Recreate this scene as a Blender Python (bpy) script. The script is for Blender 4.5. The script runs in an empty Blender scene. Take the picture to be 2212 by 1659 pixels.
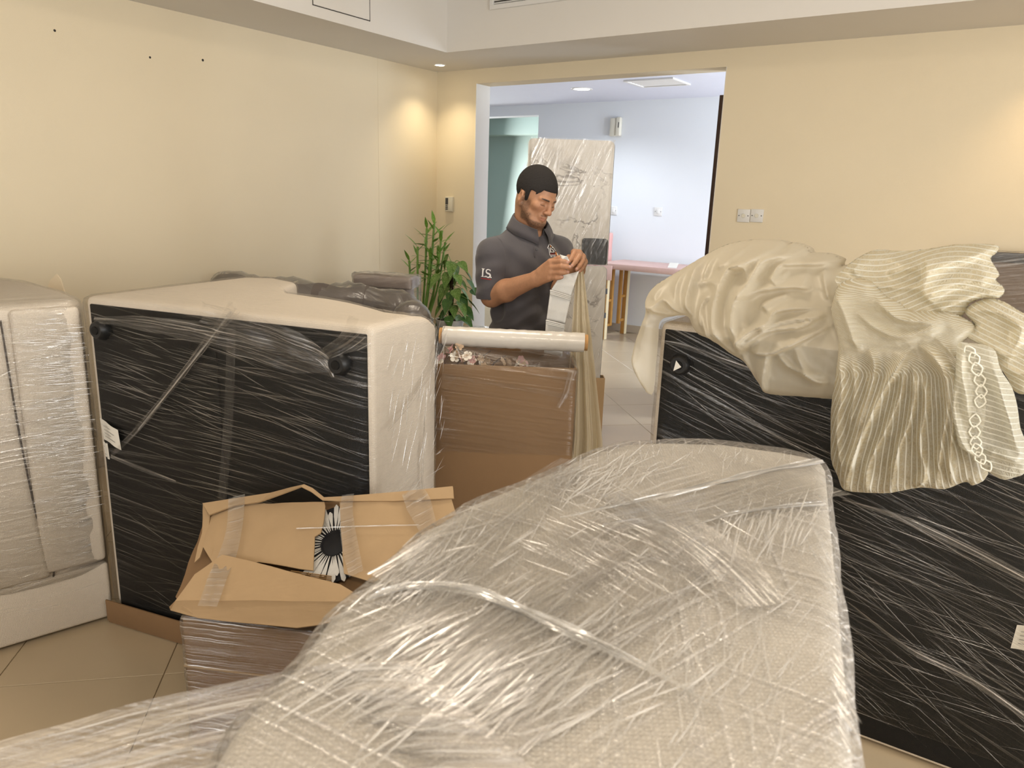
import bpy, bmesh, math, random
import numpy as np
from mathutils import Vector, Matrix, noise as mnoise
from mathutils.bvhtree import BVHTree

SC = bpy.context.scene
COL = SC.collection
random.seed(7)
rng = np.random.RandomState(7)
PI = math.pi

# ------------------------------------------------------------------ camera
F, CX, CY, CAMH = 1615.0, 1106.0, 829.5, 1.55


def nrm(v):
    v = np.array(v, float)
    return v / np.linalg.norm(v)


_down = nrm((888 - CX, 7230 - CY, F))
_up = -_down
_fw = np.array([0, 0, 1.0])
_Y = nrm(_fw - _fw.dot(_up) * _up)
_X = np.cross(_Y, _up)
if _X[0] < 0:
    _X = -_X
RM = np.array([_X, _Y, _up])          # camera (x right, y down, z forward) to world
CAM = np.array([0, 0, CAMH])

cd = bpy.data.cameras.new('camera')
cam = bpy.data.objects.new('camera', cd)
COL.objects.link(cam)
cd.sensor_width = 36.0
cd.lens = F / 2212.0 * 36.0
cd.clip_start = 0.02
cd.clip_end = 60
cd.dof.use_dof = True
cd.dof.focus_distance = 2.9
cd.dof.aperture_fstop = 8.0
m = Matrix.Identity(4)
for i in range(3):
    m[i][0] = RM[i, 0]
    m[i][1] = -RM[i, 1]
    m[i][2] = -RM[i, 2]
    m[i][3] = CAM[i]
cam.matrix_world = m
SC.camera = cam

# ------------------------------------------------------------------ room frame
# a runs along the back wall to the right, b along the left wall away from the camera
TH = math.radians(34.3)
LD = np.array([math.sin(TH), math.cos(TH), 0])
BD = np.array([math.cos(TH), -math.sin(TH), 0])
K0 = np.array([-0.67, 6.3, 0.0])
ROOMROT = -TH


def W(a, b, z=0.0):
    p = K0 + BD * a + LD * b
    return np.array([p[0], p[1], z])


# ------------------------------------------------------------------ world, lights, exposure
wd = bpy.data.worlds.new('daylight')
SC.world = wd
wd.use_nodes = True
bg = wd.node_tree.nodes['Background']
bg.inputs[0].default_value = (0.78, 0.88, 1.0, 1)
bg.inputs[1].default_value = 0.8

SC.view_settings.view_transform = 'Standard'
SC.view_settings.look = 'None'
SC.view_settings.gamma = 1.0
SC.view_settings.use_curve_mapping = False
SC.view_settings.exposure = 0.13


cy = SC.cycles
cy.max_bounces = 5
cy.diffuse_bounces = 3
cy.glossy_bounces = 2
cy.transmission_bounces = 2
cy.transparent_max_bounces = 10
cy.caustics_reflective = False
cy.caustics_refractive = False
cy.sample_clamp_indirect = 5.0
cy.adaptive_threshold = 0.12


def area(name, loc, target, sx, sy, power, col):
    d = bpy.data.lights.new(name, 'AREA')
    d.shape = 'RECTANGLE'
    d.size, d.size_y = sx, sy
    d.energy = power
    d.color = col
    o = bpy.data.objects.new(name, d)
    COL.objects.link(o)
    o.location = Vector(loc)
    o.rotation_euler = (Vector(target) - Vector(loc)).to_track_quat('-Z', 'Y').to_euler()
    return o


# room width: left wall a=0, right wall a=7.2 ; back wall b=0, rear wall b=-8.0
AW, BR = 7.2, -8.0
ZS, ZC = 2.47, 2.95            # bulkhead underside, raised ceiling
# daylight entering through the windows of the right and rear walls
area('window_daylight', W(AW - 0.03, -3.4, 1.45), W(0, -3.4, 1.3), 2.2, 1.9, 100, (0.97, 0.97, 0.96))
area('window_daylight', W(AW - 0.03, -6.2, 1.45), W(0, -6.2, 1.3), 1.6, 1.9, 65, (1.0, 0.95, 0.88))
area('window_daylight', W(3.3, BR + 0.03, 1.45), W(3.3, 0, 1.3), 3.8, 1.9, 54, (1.0, 0.96, 0.91))
# daylight in the hall and in the room beyond it
area('hall_daylight', W(4.6, 1.75, 1.5), W(0, 2.2, 1.4), 1.6, 1.8, 170, (0.80, 0.88, 1.0))
area('side_room_daylight', W(-3.6, 5.0, 1.6), W(-1.6, 5.0, 1.3), 1.2, 1.2, 85, (0.97, 0.98, 1.0))

# ------------------------------------------------------------------ helpers
def ray(px, py):
    return RM @ nrm(((px - CX) / F, (py - CY) / F, 1))


def onZ(px, py, z):
    r = ray(px, py)
    return CAM + r * ((z - CAMH) / r[2])


def onY(px, py, y):
    r = ray(px, py)
    return CAM + r * (y / r[1])


def onPl(px, py, p0, n):
    r = ray(px, py)
    n = np.array(n, float)
    return CAM + r * ((np.array(p0) - CAM).dot(n) / r.dot(n))


def tag(o, label=None, cat=None, group=None, kind=None):
    if label:
        o['label'] = label
    if cat:
        o['category'] = cat
    if group:
        o['group'] = group
    if kind:
        o['kind'] = kind
    return o


def thing(name, loc, label, cat, group=None):
    o = bpy.data.objects.new(name, None)
    COL.objects.link(o)
    o.empty_display_size = 0.1
    o.location = Vector(loc)
    return tag(o, label, cat, group)


def wloc(o):
    v = np.zeros(3)
    while o is not None:
        v += np.array(o.location)
        o = o.parent
    return v


def mo(name, verts, faces, mat, parent=None, smooth=True, uv=None, col=None, sharp=None):
    """mesh object from world-space vertices; its origin is the parent's, or its own base"""
    v = np.array(verts, float).reshape(-1, 3)
    if parent is not None:
        org = wloc(parent)
    else:
        org = np.array([v[:, 0].mean(), v[:, 1].mean(), v[:, 2].min()])
    me = bpy.data.meshes.new(name)
    me.from_pydata((v - org).tolist(), [], [list(map(int, f)) for f in faces])
    if smooth:
        me.polygons.foreach_set('use_smooth', [True] * len(me.polygons))
    if uv is not None:
        l = me.uv_layers.new(name='UVMap')
        vi = np.zeros(len(me.loops), int)
        me.loops.foreach_get('vertex_index', vi)
        l.data.foreach_set('uv', np.array(uv, float)[vi].ravel())
    if col is not None:
        a = me.color_attributes.new('Col', 'FLOAT_COLOR', 'POINT')
        c = np.ones((len(v), 4))
        c[:, :3] = col
        a.data.foreach_set('color', c.ravel())
    if sharp is not None and smooth:
        me.set_sharp_from_angle(angle=math.radians(sharp))
    me.update()
    o = bpy.data.objects.new(name, me)
    if mat is not None:
        me.materials.append(mat)
    COL.objects.link(o)
    if parent is not None:
        o.parent = parent
    else:
        o.location = Vector(org)
    return o


def from_bm(name, bm, mat, parent=None, smooth=True, sharp=35, boxuv=None):
    """bmesh in world space -> object; boxuv=(s_axis, n_axis) adds metre UVs by box projection"""
    if parent is not None:
        org = Vector(wloc(parent))
    else:
        co = [v.co for v in bm.verts]
        org = Vector((sum(c.x for c in co) / len(co), sum(c.y for c in co) / len(co), min(c.z for c in co)))
    if boxuv is not None:
        s, n = Vector(boxuv[0]), Vector(boxuv[1])
        lay = bm.loops.layers.uv.new('UVMap')
        bm.normal_update()
        for f in bm.faces:
            nz, ns, nn = abs(f.normal.z), abs(f.normal.dot(s)), abs(f.normal.dot(n))
            for l in f.loops:
                c = l.vert.co
                if nz > ns and nz > nn:
                    l[lay].uv = (c.dot(s), c.dot(n))
                elif ns > nn:
                    l[lay].uv = (c.dot(n), c.z)
                else:
                    l[lay].uv = (c.dot(s), c.z)
    bmesh.ops.translate(bm, verts=bm.verts[:], vec=-org)
    me = bpy.data.meshes.new(name)
    bm.to_mesh(me)
    bm.free()
    if smooth:
        me.polygons.foreach_set('use_smooth', [True] * len(me.polygons))
        if sharp:
            me.set_sharp_from_angle(angle=math.radians(sharp))
    o = bpy.data.objects.new(name, me)
    if mat is not None:
        me.materials.append(mat)
    COL.objects.link(o)
    if parent is not None:
        o.parent = parent
    else:
        o.location = org
    return o


def v3(p):
    return Vector((float(p[0]), float(p[1]), float(p[2])))


def bm_box(bm, o, ax, ay, az, bev=0.0, seg=2):
    """box from corner o spanned by three vectors"""
    o, ax, ay, az = map(v3, (o, ax, ay, az))
    c = [o + ax * i + ay * j + az * k for k in (0, 1) for j in (0, 1) for i in (0, 1)]
    vs = [bm.verts.new(p) for p in c]
    fs = [bm.faces.new([vs[i] for i in q]) for q in ((0, 2, 3, 1), (4, 5, 7, 6), (0, 1, 5, 4), (2, 6, 7, 3), (0, 4, 6, 2), (1, 3, 7, 5))]
    bmesh.ops.recalc_face_normals(bm, faces=fs)
    if bev > 0:
        es = list({e for f in fs for e in f.edges})
        bmesh.ops.bevel(bm, geom=es, offset=bev, segments=seg, profile=0.5, affect='EDGES')
    return bm


def box(name, o, ax, ay, az, mat, parent=None, bev=0.0, seg=2, boxuv=None):
    bm = bmesh.new()
    bm_box(bm, o, ax, ay, az, bev, seg)
    return from_bm(name, bm, mat, parent, boxuv=boxuv)


def rbox(name, a0, a1, b0, b1, z0, z1, mat, parent=None, bev=0.0):
    """box aligned with the room"""
    return box(name, W(a0, b0, z0), BD * (a1 - a0), LD * (b1 - b0), (0, 0, z1 - z0), mat, parent, bev, boxuv=(BD, LD))


def tube(path, rad, seg=10, cap=True):
    path = [np.array(p, float) for p in path]
    n = len(path)
    if np.isscalar(rad):
        rad = [rad] * n
    V, Fc = [], []
    prev = None
    for i, p in enumerate(path):
        t = nrm(path[min(i + 1, n - 1)] - path[max(i - 1, 0)])
        if prev is None:
            a = np.cross(t, (0, 0, 1))
            if np.linalg.norm(a) < 1e-3:
                a = np.cross(t, (1, 0, 0))
        else:
            a = prev - t * prev.dot(t)
        a = nrm(a)
        prev = a
        b = np.cross(t, a)
        for k in range(seg):
            th = 2 * PI * k / seg
            V.append(p + (a * math.cos(th) + b * math.sin(th)) * rad[i])
    for i in range(n - 1):
        for k in range(seg):
            Fc.append((i * seg + k, i * seg + (k + 1) % seg, (i + 1) * seg + (k + 1) % seg, (i + 1) * seg + k))
    if cap:
        Fc.append(tuple(range(seg))[::-1])
        Fc.append(tuple((n - 1) * seg + k for k in range(seg)))
    return V, Fc


def merge(parts):
    V, Fc = [], []
    for v, f in parts:
        o = len(V)
        V += list(v)
        Fc += [tuple(i + o for i in q) for q in f]
    return V, Fc


def smooth_path(pts, n=8):
    """Catmull-Rom through points"""
    P = [np.array(p, float) for p in pts]
    P = [2 * P[0] - P[1]] + P + [2 * P[-1] - P[-2]]
    out = []
    for i in range(1, len(P) - 2):
        for k in range(n):
            t = k / n
            out.append(0.5 * (2 * P[i] + (P[i + 1] - P[i - 1]) * t + (2 * P[i - 1] - 5 * P[i] + 4 * P[i + 1] - P[i + 2]) * t * t
                              + (3 * P[i] - P[i - 1] - 3 * P[i + 1] + P[i + 2]) * t ** 3))
    out.append(P[-2])
    return out


def disc_obj(name, c, axis, r, h, mat, parent=None, seg=24, bev=0.0):
    """short cylinder with bevelled rims from c along axis"""
    ax = nrm(axis)
    c = np.array(c, float)
    b = min(bev, r * 0.5, h * 0.5)
    V, Fc = tube([c, c + ax * b, c + ax * (h - b), c + ax * h], [r - b, r, r, r - b], seg) if b > 0 else tube([c, c + ax * h], [r, r], seg)
    return mo(name, V, Fc, mat, parent, sharp=40)


def bvh_of(o):
    me = o.data
    wl = Vector(wloc(o))
    return BVHTree.FromPolygons([v.co + wl for v in me.vertices], [p.vertices[:] for p in me.polygons])


def hit(px, py, tree):
    r = v3(ray(px, py))
    loc, nor, _, _ = tree.ray_cast(v3(CAM), r)
    return (np.array(loc), np.array(nor)) if loc is not None else (None, None)


def fbm(p, sc, oc=3):
    return mnoise.fractal(Vector((p[0] * sc, p[1] * sc, p[2] * sc)), 1.0, 2.0, oc)


# ------------------------------------------------------------------ materials
def newmat(name):
    mt = bpy.data.materials.new(name)
    mt.use_nodes = True
    nt = mt.node_tree
    b = nt.nodes['Principled BSDF']
    return mt, nt, b, nt.nodes.new, nt.links.new


def setc(b, col, rough=0.6, spec=0.3, metal=0.0):
    b.inputs['Base Color'].default_value = (*col, 1)
    b.inputs['Roughness'].default_value = rough
    b.inputs['Specular IOR Level'].default_value = spec
    b.inputs['Metallic'].default_value = metal


def plain(name, col, rough=0.6, spec=0.3, metal=0.0, var=0.06, nscale=8.0, bump=0.0, bscale=200.0, coords='Object'):
    """colour with slight mottling and optional fine relief"""
    mt, nt, b, N, L = newmat(name)
    setc(b, col, rough, spec, metal)
    tc = N('ShaderNodeTexCoord')
    if var > 0:
        n = N('ShaderNodeTexNoise')
        n.inputs['Scale'].default_value = nscale
        n.inputs['Detail'].default_value = 4
        L(tc.outputs[coords], n.inputs['Vector'])
        r = N('ShaderNodeMix')
        r.data_type = 'RGBA'
        r.inputs[6].default_value = (*[c * (1 - var) for c in col], 1)
        r.inputs[7].default_value = (*[min(1, c * (1 + var)) for c in col], 1)
        L(n.outputs[0], r.inputs[0])
        L(r.outputs[2], b.inputs['Base Color'])
    if bump > 0:
        n2 = N('ShaderNodeTexNoise')
        n2.inputs['Scale'].default_value = bscale
        n2.inputs['Detail'].default_value = 3
        L(tc.outputs[coords], n2.inputs['Vector'])
        bp = N('ShaderNodeBump')
        bp.inputs['Strength'].default_value = bump
        bp.inputs['Distance'].default_value = 0.004
        L(n2.outputs[0], bp.inputs['Height'])
        L(bp.outputs[0], b.inputs['Normal'])
    return mt


def math_node(nt, op, a, b=None, clamp=False):
    n = nt.nodes.new('ShaderNodeMath')
    n.operation = op
    n.use_clamp = clamp
    for i, v in enumerate((a, b)):
        if v is None:
            continue
        if isinstance(v, (int, float)):
            n.inputs[i].default_value = v
        else:
            nt.links.new(v, n.inputs[i])
    return n.outputs[0]


def ramp(nt, src, lo, hi):
    n = nt.nodes.new('ShaderNodeMapRange')
    n.interpolation_type = 'SMOOTHSTEP'
    n.inputs['From Min'].default_value = lo
    n.inputs['From Max'].default_value = hi
    nt.links.new(src, n.inputs['Value'])
    return n.outputs['Result']


def weave(name, col, pitch=0.0045, contrast=0.16, rough=0.85, bump=0.5):
    """woven upholstery: threads crossing in metre UVs"""
    mt, nt, b, N, L = newmat(name)
    setc(b, col, rough, 0.2)
    tc = N('ShaderNodeTexCoord')
    hs = []
    for rot, k in ((0, 1.0), (PI / 2, 1.13)):
        mp = N('ShaderNodeMapping')
        mp.inputs['Rotation'].default_value = (0, 0, rot)
        L(tc.outputs['UV'], mp.inputs['Vector'])
        wv = N('ShaderNodeTexWave')
        wv.inputs['Scale'].default_value = 0.314 / pitch / k
        wv.inputs['Distortion'].default_value = 3.0
        wv.inputs['Detail'].default_value = 2
        wv.inputs['Detail Scale'].default_value = 2.0
        L(mp.outputs[0], wv.inputs['Vector'])
        hs.append(wv.outputs['Fac'])
    h = math_node(nt, 'MULTIPLY', hs[0], hs[1])
    nz = N('ShaderNodeTexNoise')
    nz.inputs['Scale'].default_value = 60
    nz.inputs['Detail'].default_value = 5
    L(tc.outputs['UV'], nz.inputs['Vector'])
    f = math_node(nt, 'ADD', math_node(nt, 'MULTIPLY', h, 0.65), math_node(nt, 'MULTIPLY', nz.outputs[0], 0.45))
    mx = N('ShaderNodeMix')
    mx.data_type = 'RGBA'
    mx.inputs[6].default_value = (*[c * (1 - contrast) for c in col], 1)
    mx.inputs[7].default_value = (*[min(1, c * (1 + contrast)) for c in col], 1)
    L(f, mx.inputs[0])
    L(mx.outputs[2], b.inputs['Base Color'])
    bp = N('ShaderNodeBump')
    bp.inputs['Strength'].default_value = bump
    bp.inputs['Distance'].default_value = 0.002
    L(h, bp.inputs['Height'])
    L(bp.outputs[0], b.inputs['Normal'])
    return mt


def film(name, layers, haze=0.04, gloss=0.5, rough=0.2, bump=0.5, fres=0.5, tint=(0.93, 0.92, 0.90), crinkle=0.3):
    """clear stretch film: see-through, with stretched wrinkles and whitish highlight streaks painted in.
    layers: (angle, along scale, across scale, amount, low, high, mask scale)"""
    mt, nt, b, N, L = newmat(name)
    nt.nodes.remove(b)
    out = nt.nodes['Material Output']
    tc = N('ShaderNodeTexCoord')
    tot, hts = None, None
    for i, (ang, sl, scx, amt, lo, hi, ms) in enumerate(layers):
        m1 = N('ShaderNodeMapping')
        m1.inputs['Rotation'].default_value = (0, 0, -ang)
        m1.inputs['Location'].default_value = (i * 3.7, i * 1.9, 0)
        L(tc.outputs['UV'], m1.inputs['Vector'])
        m2 = N('ShaderNodeMapping')
        m2.inputs['Scale'].default_value = (sl, scx, 1)
        L(m1.outputs[0], m2.inputs['Vector'])
        n = N('ShaderNodeTexNoise')
        n.inputs['Scale'].default_value = 1.0
        n.inputs['Detail'].default_value = 3
        n.inputs['Roughness'].default_value = 0.62
        n.inputs['Distortion'].default_value = 0.25
        L(m2.outputs[0], n.inputs['Vector'])
        s = ramp(nt, n.outputs[0], lo, hi)
        mk = N('ShaderNodeTexNoise')
        mk.inputs['Scale'].default_value = ms
        mk.inputs['Detail'].default_value = 1
        L(m1.outputs[0], mk.inputs['Vector'])
        s = math_node(nt, 'MULTIPLY', s, math_node(nt, 'MULTIPLY', ramp(nt, mk.outputs[0], 0.36, 0.62), amt))
        tot = s if tot is None else math_node(nt, 'ADD', tot, s)
        hts = n.outputs[0] if hts is None else math_node(nt, 'ADD', hts, n.outputs[0])
    if crinkle > 0:
        cn = N('ShaderNodeTexNoise')
        cn.inputs['Scale'].default_value = 14
        cn.inputs['Detail'].default_value = 4
        cn.inputs['Distortion'].default_value = 1.2
        L(tc.outputs['UV'], cn.inputs['Vector'])
        hts = math_node(nt, 'ADD', hts, math_node(nt, 'MULTIPLY', cn.outputs[0], crinkle))
    bp = N('ShaderNodeBump')
    bp.inputs['Strength'].default_value = bump
    bp.inputs['Distance'].default_value = 0.02
    L(hts, bp.inputs['Height'])
    lw = N('ShaderNodeLayerWeight')
    lw.inputs['Blend'].default_value = 0.25
    L(bp.outputs[0], lw.inputs['Normal'])
    fac = math_node(nt, 'ADD', math_node(nt, 'MULTIPLY', lw.outputs['Fresnel'], fres), math_node(nt, 'ADD', tot, haze), True)
    tr = N('ShaderNodeBsdfTransparent')
    tr.inputs[0].default_value = (0.985, 0.98, 0.97, 1)
    gl = N('ShaderNodeBsdfGlossy')
    gl.inputs['Color'].default_value = (1, 1, 1, 1)
    gl.inputs['Roughness'].default_value = rough
    L(bp.outputs[0], gl.inputs['Normal'])
    df = N('ShaderNodeBsdfDiffuse')  # pale diffuse keeps streaks whitish like highlights, whatever the light angle
    df.inputs['Color'].default_value = (*tint, 1)
    L(bp.outputs[0], df.inputs['Normal'])
    mg = N('ShaderNodeMixShader')
    mg.inputs[0].default_value = gloss
    L(df.outputs[0], mg.inputs[1])
    L(gl.outputs[0], mg.inputs[2])
    ms_ = N('ShaderNodeMixShader')
    L(fac, ms_.inputs[0])
    L(tr.outputs[0], ms_.inputs[1])
    L(mg.outputs[0], ms_.inputs[2])
    L(ms_.outputs[0], out.inputs['Surface'])
    return mt


def sheer(name, col, transp=0.2, transl=0.45, nscale=900, lines=None):
    mt, nt, b, N, L = newmat(name)
    nt.nodes.remove(b)
    out = nt.nodes['Material Output']
    d = N('ShaderNodeBsdfDiffuse')
    t = N('ShaderNodeBsdfTranslucent')
    d.inputs[0].default_value = (*col, 1)
    t.inputs[0].default_value = (*col, 1)
    m1 = N('ShaderNodeMixShader')
    m1.inputs[0].default_value = transl
    L(d.outputs[0], m1.inputs[1])
    L(t.outputs[0], m1.inputs[2])
    gl = N('ShaderNodeBsdfGlossy')
    gl.inputs['Roughness'].default_value = 0.45
    gl.inputs['Color'].default_value = (1, 0.97, 0.9, 1)
    m2 = N('ShaderNodeMixShader')
    m2.inputs[0].default_value = 0.06
    L(m1.outputs[0], m2.inputs[1])
    L(gl.outputs[0], m2.inputs[2])
    tr = N('ShaderNodeBsdfTransparent')
    m3 = N('ShaderNodeMixShader')
    lw = N('ShaderNodeLayerWeight')
    lw.inputs['Blend'].default_value = 0.4
    # seen edge-on a sheer closes up
    f = math_node(nt, 'SUBTRACT', 1.0, math_node(nt, 'MULTIPLY', math_node(nt, 'SUBTRACT', 1.0, lw.outputs['Facing']), transp), True)
    L(f, m3.inputs[0])
    L(tr.outputs[0], m3.inputs[1])
    L(m2.outputs[0], m3.inputs[2])
    L(m3.outputs[0], out.inputs['Surface'])
    if lines:
        # raised white threads running in wavy bands, finer scallops between them
        tc = N('ShaderNodeTexCoord')
        wv = N('ShaderNodeTexWave')
        wv.inputs['Scale'].default_value = lines['scale']
        wv.inputs['Distortion'].default_value = lines.get('dist', 5)
        wv.inputs['Detail'].default_value = 1.5
        wv.inputs['Detail Scale'].default_value = lines.get('dscale', 0.6)
        mp = N('ShaderNodeMapping')
        mp.inputs['Rotation'].default_value = (0, 0, lines.get('rot', 0))
        L(tc.outputs['UV'], mp.inputs['Vector'])
        L(mp.outputs[0], wv.inputs['Vector'])
        th = ramp(nt, wv.outputs['Fac'], 0.72, 0.93)
        vo = N('ShaderNodeTexVoronoi')
        vo.feature = 'DISTANCE_TO_EDGE'
        vo.inputs['Scale'].default_value = lines['scale'] * 4.2
        L(mp.outputs[0], vo.inputs['Vector'])
        net = math_node(nt, 'SUBTRACT', 1.0, ramp(nt, vo.outputs['Distance'], 0.02, 0.16))
        pat = math_node(nt, 'MAXIMUM', th, math_node(nt, 'MULTIPLY', net, 0.4))
        mx = N('ShaderNodeMix')
        mx.data_type = 'RGBA'
        mx.inputs[6].default_value = (*col, 1)
        mx.inputs[7].default_value = (*lines['col'], 1)
        L(pat, mx.inputs[0])
        L(mx.outputs[2], d.inputs[0])
        L(mx.outputs[2], t.inputs[0])
        f2 = math_node(nt, 'MAXIMUM', f, pat)
        L(f2, m3.inputs[0])
        bp = N('ShaderNodeBump')
        bp.inputs['Strength'].default_value = 0.6
        bp.inputs['Distance'].default_value = 0.004
        L(pat, bp.inputs['Height'])
        L(bp.outputs[0], d.inputs['Normal'])
    return mt


def emit(name, col, st):
    mt, nt, b, N, L = newmat(name)
    setc(b, col, 0.5)
    b.inputs['Emission Color'].default_value = (*col, 1)
    b.inputs['Emission Strength'].default_value = st
    return mt


def attr_mat(name, rough=0.5, spec=0.35, bump=0.0, bscale=900, sss=0.0):
    """colour from the mesh's own colour attribute"""
    mt, nt, b, N, L = newmat(name)
    setc(b, (0.5, 0.5, 0.5), rough, spec)
    a = N('ShaderNodeVertexColor')
    a.layer_name = 'Col'
    tc = N('ShaderNodeTexCoord')
    n = N('ShaderNodeTexNoise')
    n.inputs['Scale'].default_value = 120
    L(tc.outputs['Object'], n.inputs['Vector'])
    mx = N('ShaderNodeMix')
    mx.data_type = 'RGBA'
    mx.blend_type = 'MULTIPLY'
    mx.inputs[0].default_value = 0.25
    L(a.outputs[0], mx.inputs[6])
    L(n.outputs[0], mx.inputs[7])
    L(mx.outputs[2], b.inputs['Base Color'])
    if sss:
        b.inputs['Subsurface Weight'].default_value = sss
        b.inputs['Subsurface Radius'].default_value = (0.012, 0.005, 0.003)
        b.inputs['Subsurface Scale'].default_value = 0.6
    if bump:
        n2 = N('ShaderNodeTexNoise')
        n2.inputs['Scale'].default_value = bscale
        L(tc.outputs['Object'], n2.inputs['Vector'])
        bp = N('ShaderNodeBump')
        bp.inputs['Strength'].default_value = bump
        bp.inputs['Distance'].default_value = 0.002
        L(n2.outputs[0], bp.inputs['Height'])
        L(bp.outputs[0], b.inputs['Normal'])
    return mt


M = {}
M['wall'] = plain('cream_wall_paint', (0.82, 0.715, 0.525), 0.75, 0.2, var=0.03, nscale=2.5, bump=0.12, bscale=380)
M['white_paint'] = plain('white_ceiling_paint', (0.80, 0.765, 0.71), 0.8, 0.2, var=0.02, nscale=3, bump=0.05, bscale=300)
M['hall_wall'] = plain('white_hall_paint', (0.80, 0.82, 0.84), 0.8, 0.2, var=0.02, nscale=3, bump=0.05, bscale=300)
M['teal'] = plain('pale_teal_paint', (0.42, 0.50, 0.455), 0.8, 0.2, var=0.03, nscale=3)
M['reveal'] = plain('white_reveal_paint', (0.80, 0.79, 0.76), 0.7, 0.2, var=0.02)
M['dark_wood'] = plain('dark_brown_wood', (0.055, 0.028, 0.02), 0.4, 0.4, var=0.3, nscale=18)
M['tile'] = plain('beige_floor_tile', (0.50, 0.395, 0.26), 0.28, 0.45, var=0.10, nscale=3.0)
M['grout'] = plain('tile_grout', (0.36, 0.28, 0.18), 0.9, 0.1, var=0.1, nscale=20)
M['plate'] = plain('white_switch_plastic', (0.78, 0.77, 0.74), 0.35, 0.5, var=0.02)
M['cream_plastic'] = plain('cream_plastic', (0.76, 0.72, 0.60), 0.4, 0.5, var=0.02)
M['grey_dark'] = plain('dark_grey_plastic', (0.06, 0.06, 0.065), 0.4, 0.4, var=0.1)
M['metal_white'] = plain('white_metal', (0.82, 0.80, 0.77), 0.35, 0.5, var=0.02)
M['black'] = plain('black_dust_cloth', (0.006, 0.0055, 0.005), 0.62, 0.25, var=0.3, nscale=30, bump=0.25, bscale=700)
M['linen'] = weave('beige_linen_weave', (0.67, 0.62, 0.55), 0.0050, 0.17)
M['linen_fine'] = weave('beige_linen_weave_fine', (0.72, 0.64, 0.54), 0.0042, 0.08)
M['linen_dark'] = weave('greige_chenille', (0.50, 0.445, 0.355), 0.006, 0.2)  # a darker, coarser weave than the other linens
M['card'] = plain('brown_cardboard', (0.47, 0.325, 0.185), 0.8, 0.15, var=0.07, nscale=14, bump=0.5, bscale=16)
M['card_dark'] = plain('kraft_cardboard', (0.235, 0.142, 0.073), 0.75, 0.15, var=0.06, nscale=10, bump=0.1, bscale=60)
M['card_edge'] = plain('torn_cardboard_edge', (0.30, 0.18, 0.08), 0.9, 0.1, var=0.3, nscale=120)
M['grey_velvet'] = plain('grey_velvet', (0.16, 0.135, 0.125), 0.7, 0.3, var=0.15, nscale=25)
M['pot'] = plain('white_ceramic', (0.75, 0.73, 0.68), 0.25, 0.5, var=0.02)
M['soil'] = plain('potting_soil', (0.03, 0.02, 0.012), 0.95, 0.1, var=0.4, nscale=90)
M['paper'] = plain('white_paper_label', (0.78, 0.75, 0.68), 0.8, 0.2, var=0.03)
M['ink'] = plain('grey_print', (0.25, 0.24, 0.23), 0.8, 0.1, var=0.0)

H = PI
M['film_black'] = film('film_over_black', [(-0.13, 0.55, 120, 0.20, 0.53, 0.70, 2.2), (0.02, 0.7, 85, 0.14, 0.56, 0.72, 1.8)], haze=0.006, gloss=0.62, rough=0.2, bump=0.3, fres=0.35, tint=(0.50, 0.46, 0.42), crinkle=0.15)
M['film_black2'] = film('film_over_black_slanted', [(-0.36, 0.5, 110, 0.22, 0.53, 0.70, 2.0), (-0.16, 0.6, 80, 0.18, 0.55, 0.72, 1.7)], haze=0.006, gloss=0.62, rough=0.2, bump=0.3, fres=0.35, tint=(0.50, 0.46, 0.42), crinkle=0.15)
M['film_beige'] = film('film_over_linen', [(-0.06, 1.1, 110, 0.42, 0.50, 0.70, 4), (0.25, 1.0, 70, 0.18, 0.55, 0.75, 3)], haze=0.04, gloss=0.75, rough=0.16, bump=0.4, fres=0.5, crinkle=0.2)
M['film_fore'] = film('film_over_near_sofa', [(0.68, 0.9, 170, 0.60, 0.52, 0.64, 3.5), (-0.55, 0.9, 150, 0.5, 0.53, 0.65, 3.0), (1.45, 0.8, 130, 0.35, 0.54, 0.66, 3)], haze=0.06, gloss=0.62, rough=0.14, bump=0.6, fres=0.45, tint=(0.93, 0.88, 0.83), crinkle=0.15)
M['film_band'] = film('film_band', [(0.0, 0.8, 170, 0.60, 0.48, 0.68, 3)], haze=0.05, gloss=0.75, rough=0.15, bump=0.5, fres=0.5, tint=(0.96, 0.92, 0.88), crinkle=0.15)
M['film_rope'] = film('film_twisted', [(0.0, 2, 120, 0.6, 0.42, 0.62, 6)], haze=0.30, gloss=0.6, rough=0.2, bump=0.7, fres=0.7)
M['film_card'] = film('film_over_cardboard', [(-0.1, 1.5, 55, 0.22, 0.55, 0.75, 4)], haze=0.03, gloss=0.65, rough=0.18, bump=0.4, fres=0.5)
M['film_tape'] = film('clear_tape', [(1.5, 4, 80, 0.3, 0.5, 0.7, 8)], haze=0.13, gloss=0.6, rough=0.2, bump=0.4, fres=0.5)
M['film_marble'] = film('film_over_marble', [(1.15, 1.5, 48, 0.5, 0.52, 0.7, 3.5), (1.5, 3, 40, 0.3, 0.55, 0.74, 4)], haze=0.05, gloss=0.65, rough=0.15, bump=0.6, fres=0.5)
M['film_grey'] = film('film_over_velvet', [(0.2, 2, 30, 0.3, 0.5, 0.72, 4)], haze=0.10, gloss=0.6, rough=0.25, bump=0.5, fres=0.6)


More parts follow.
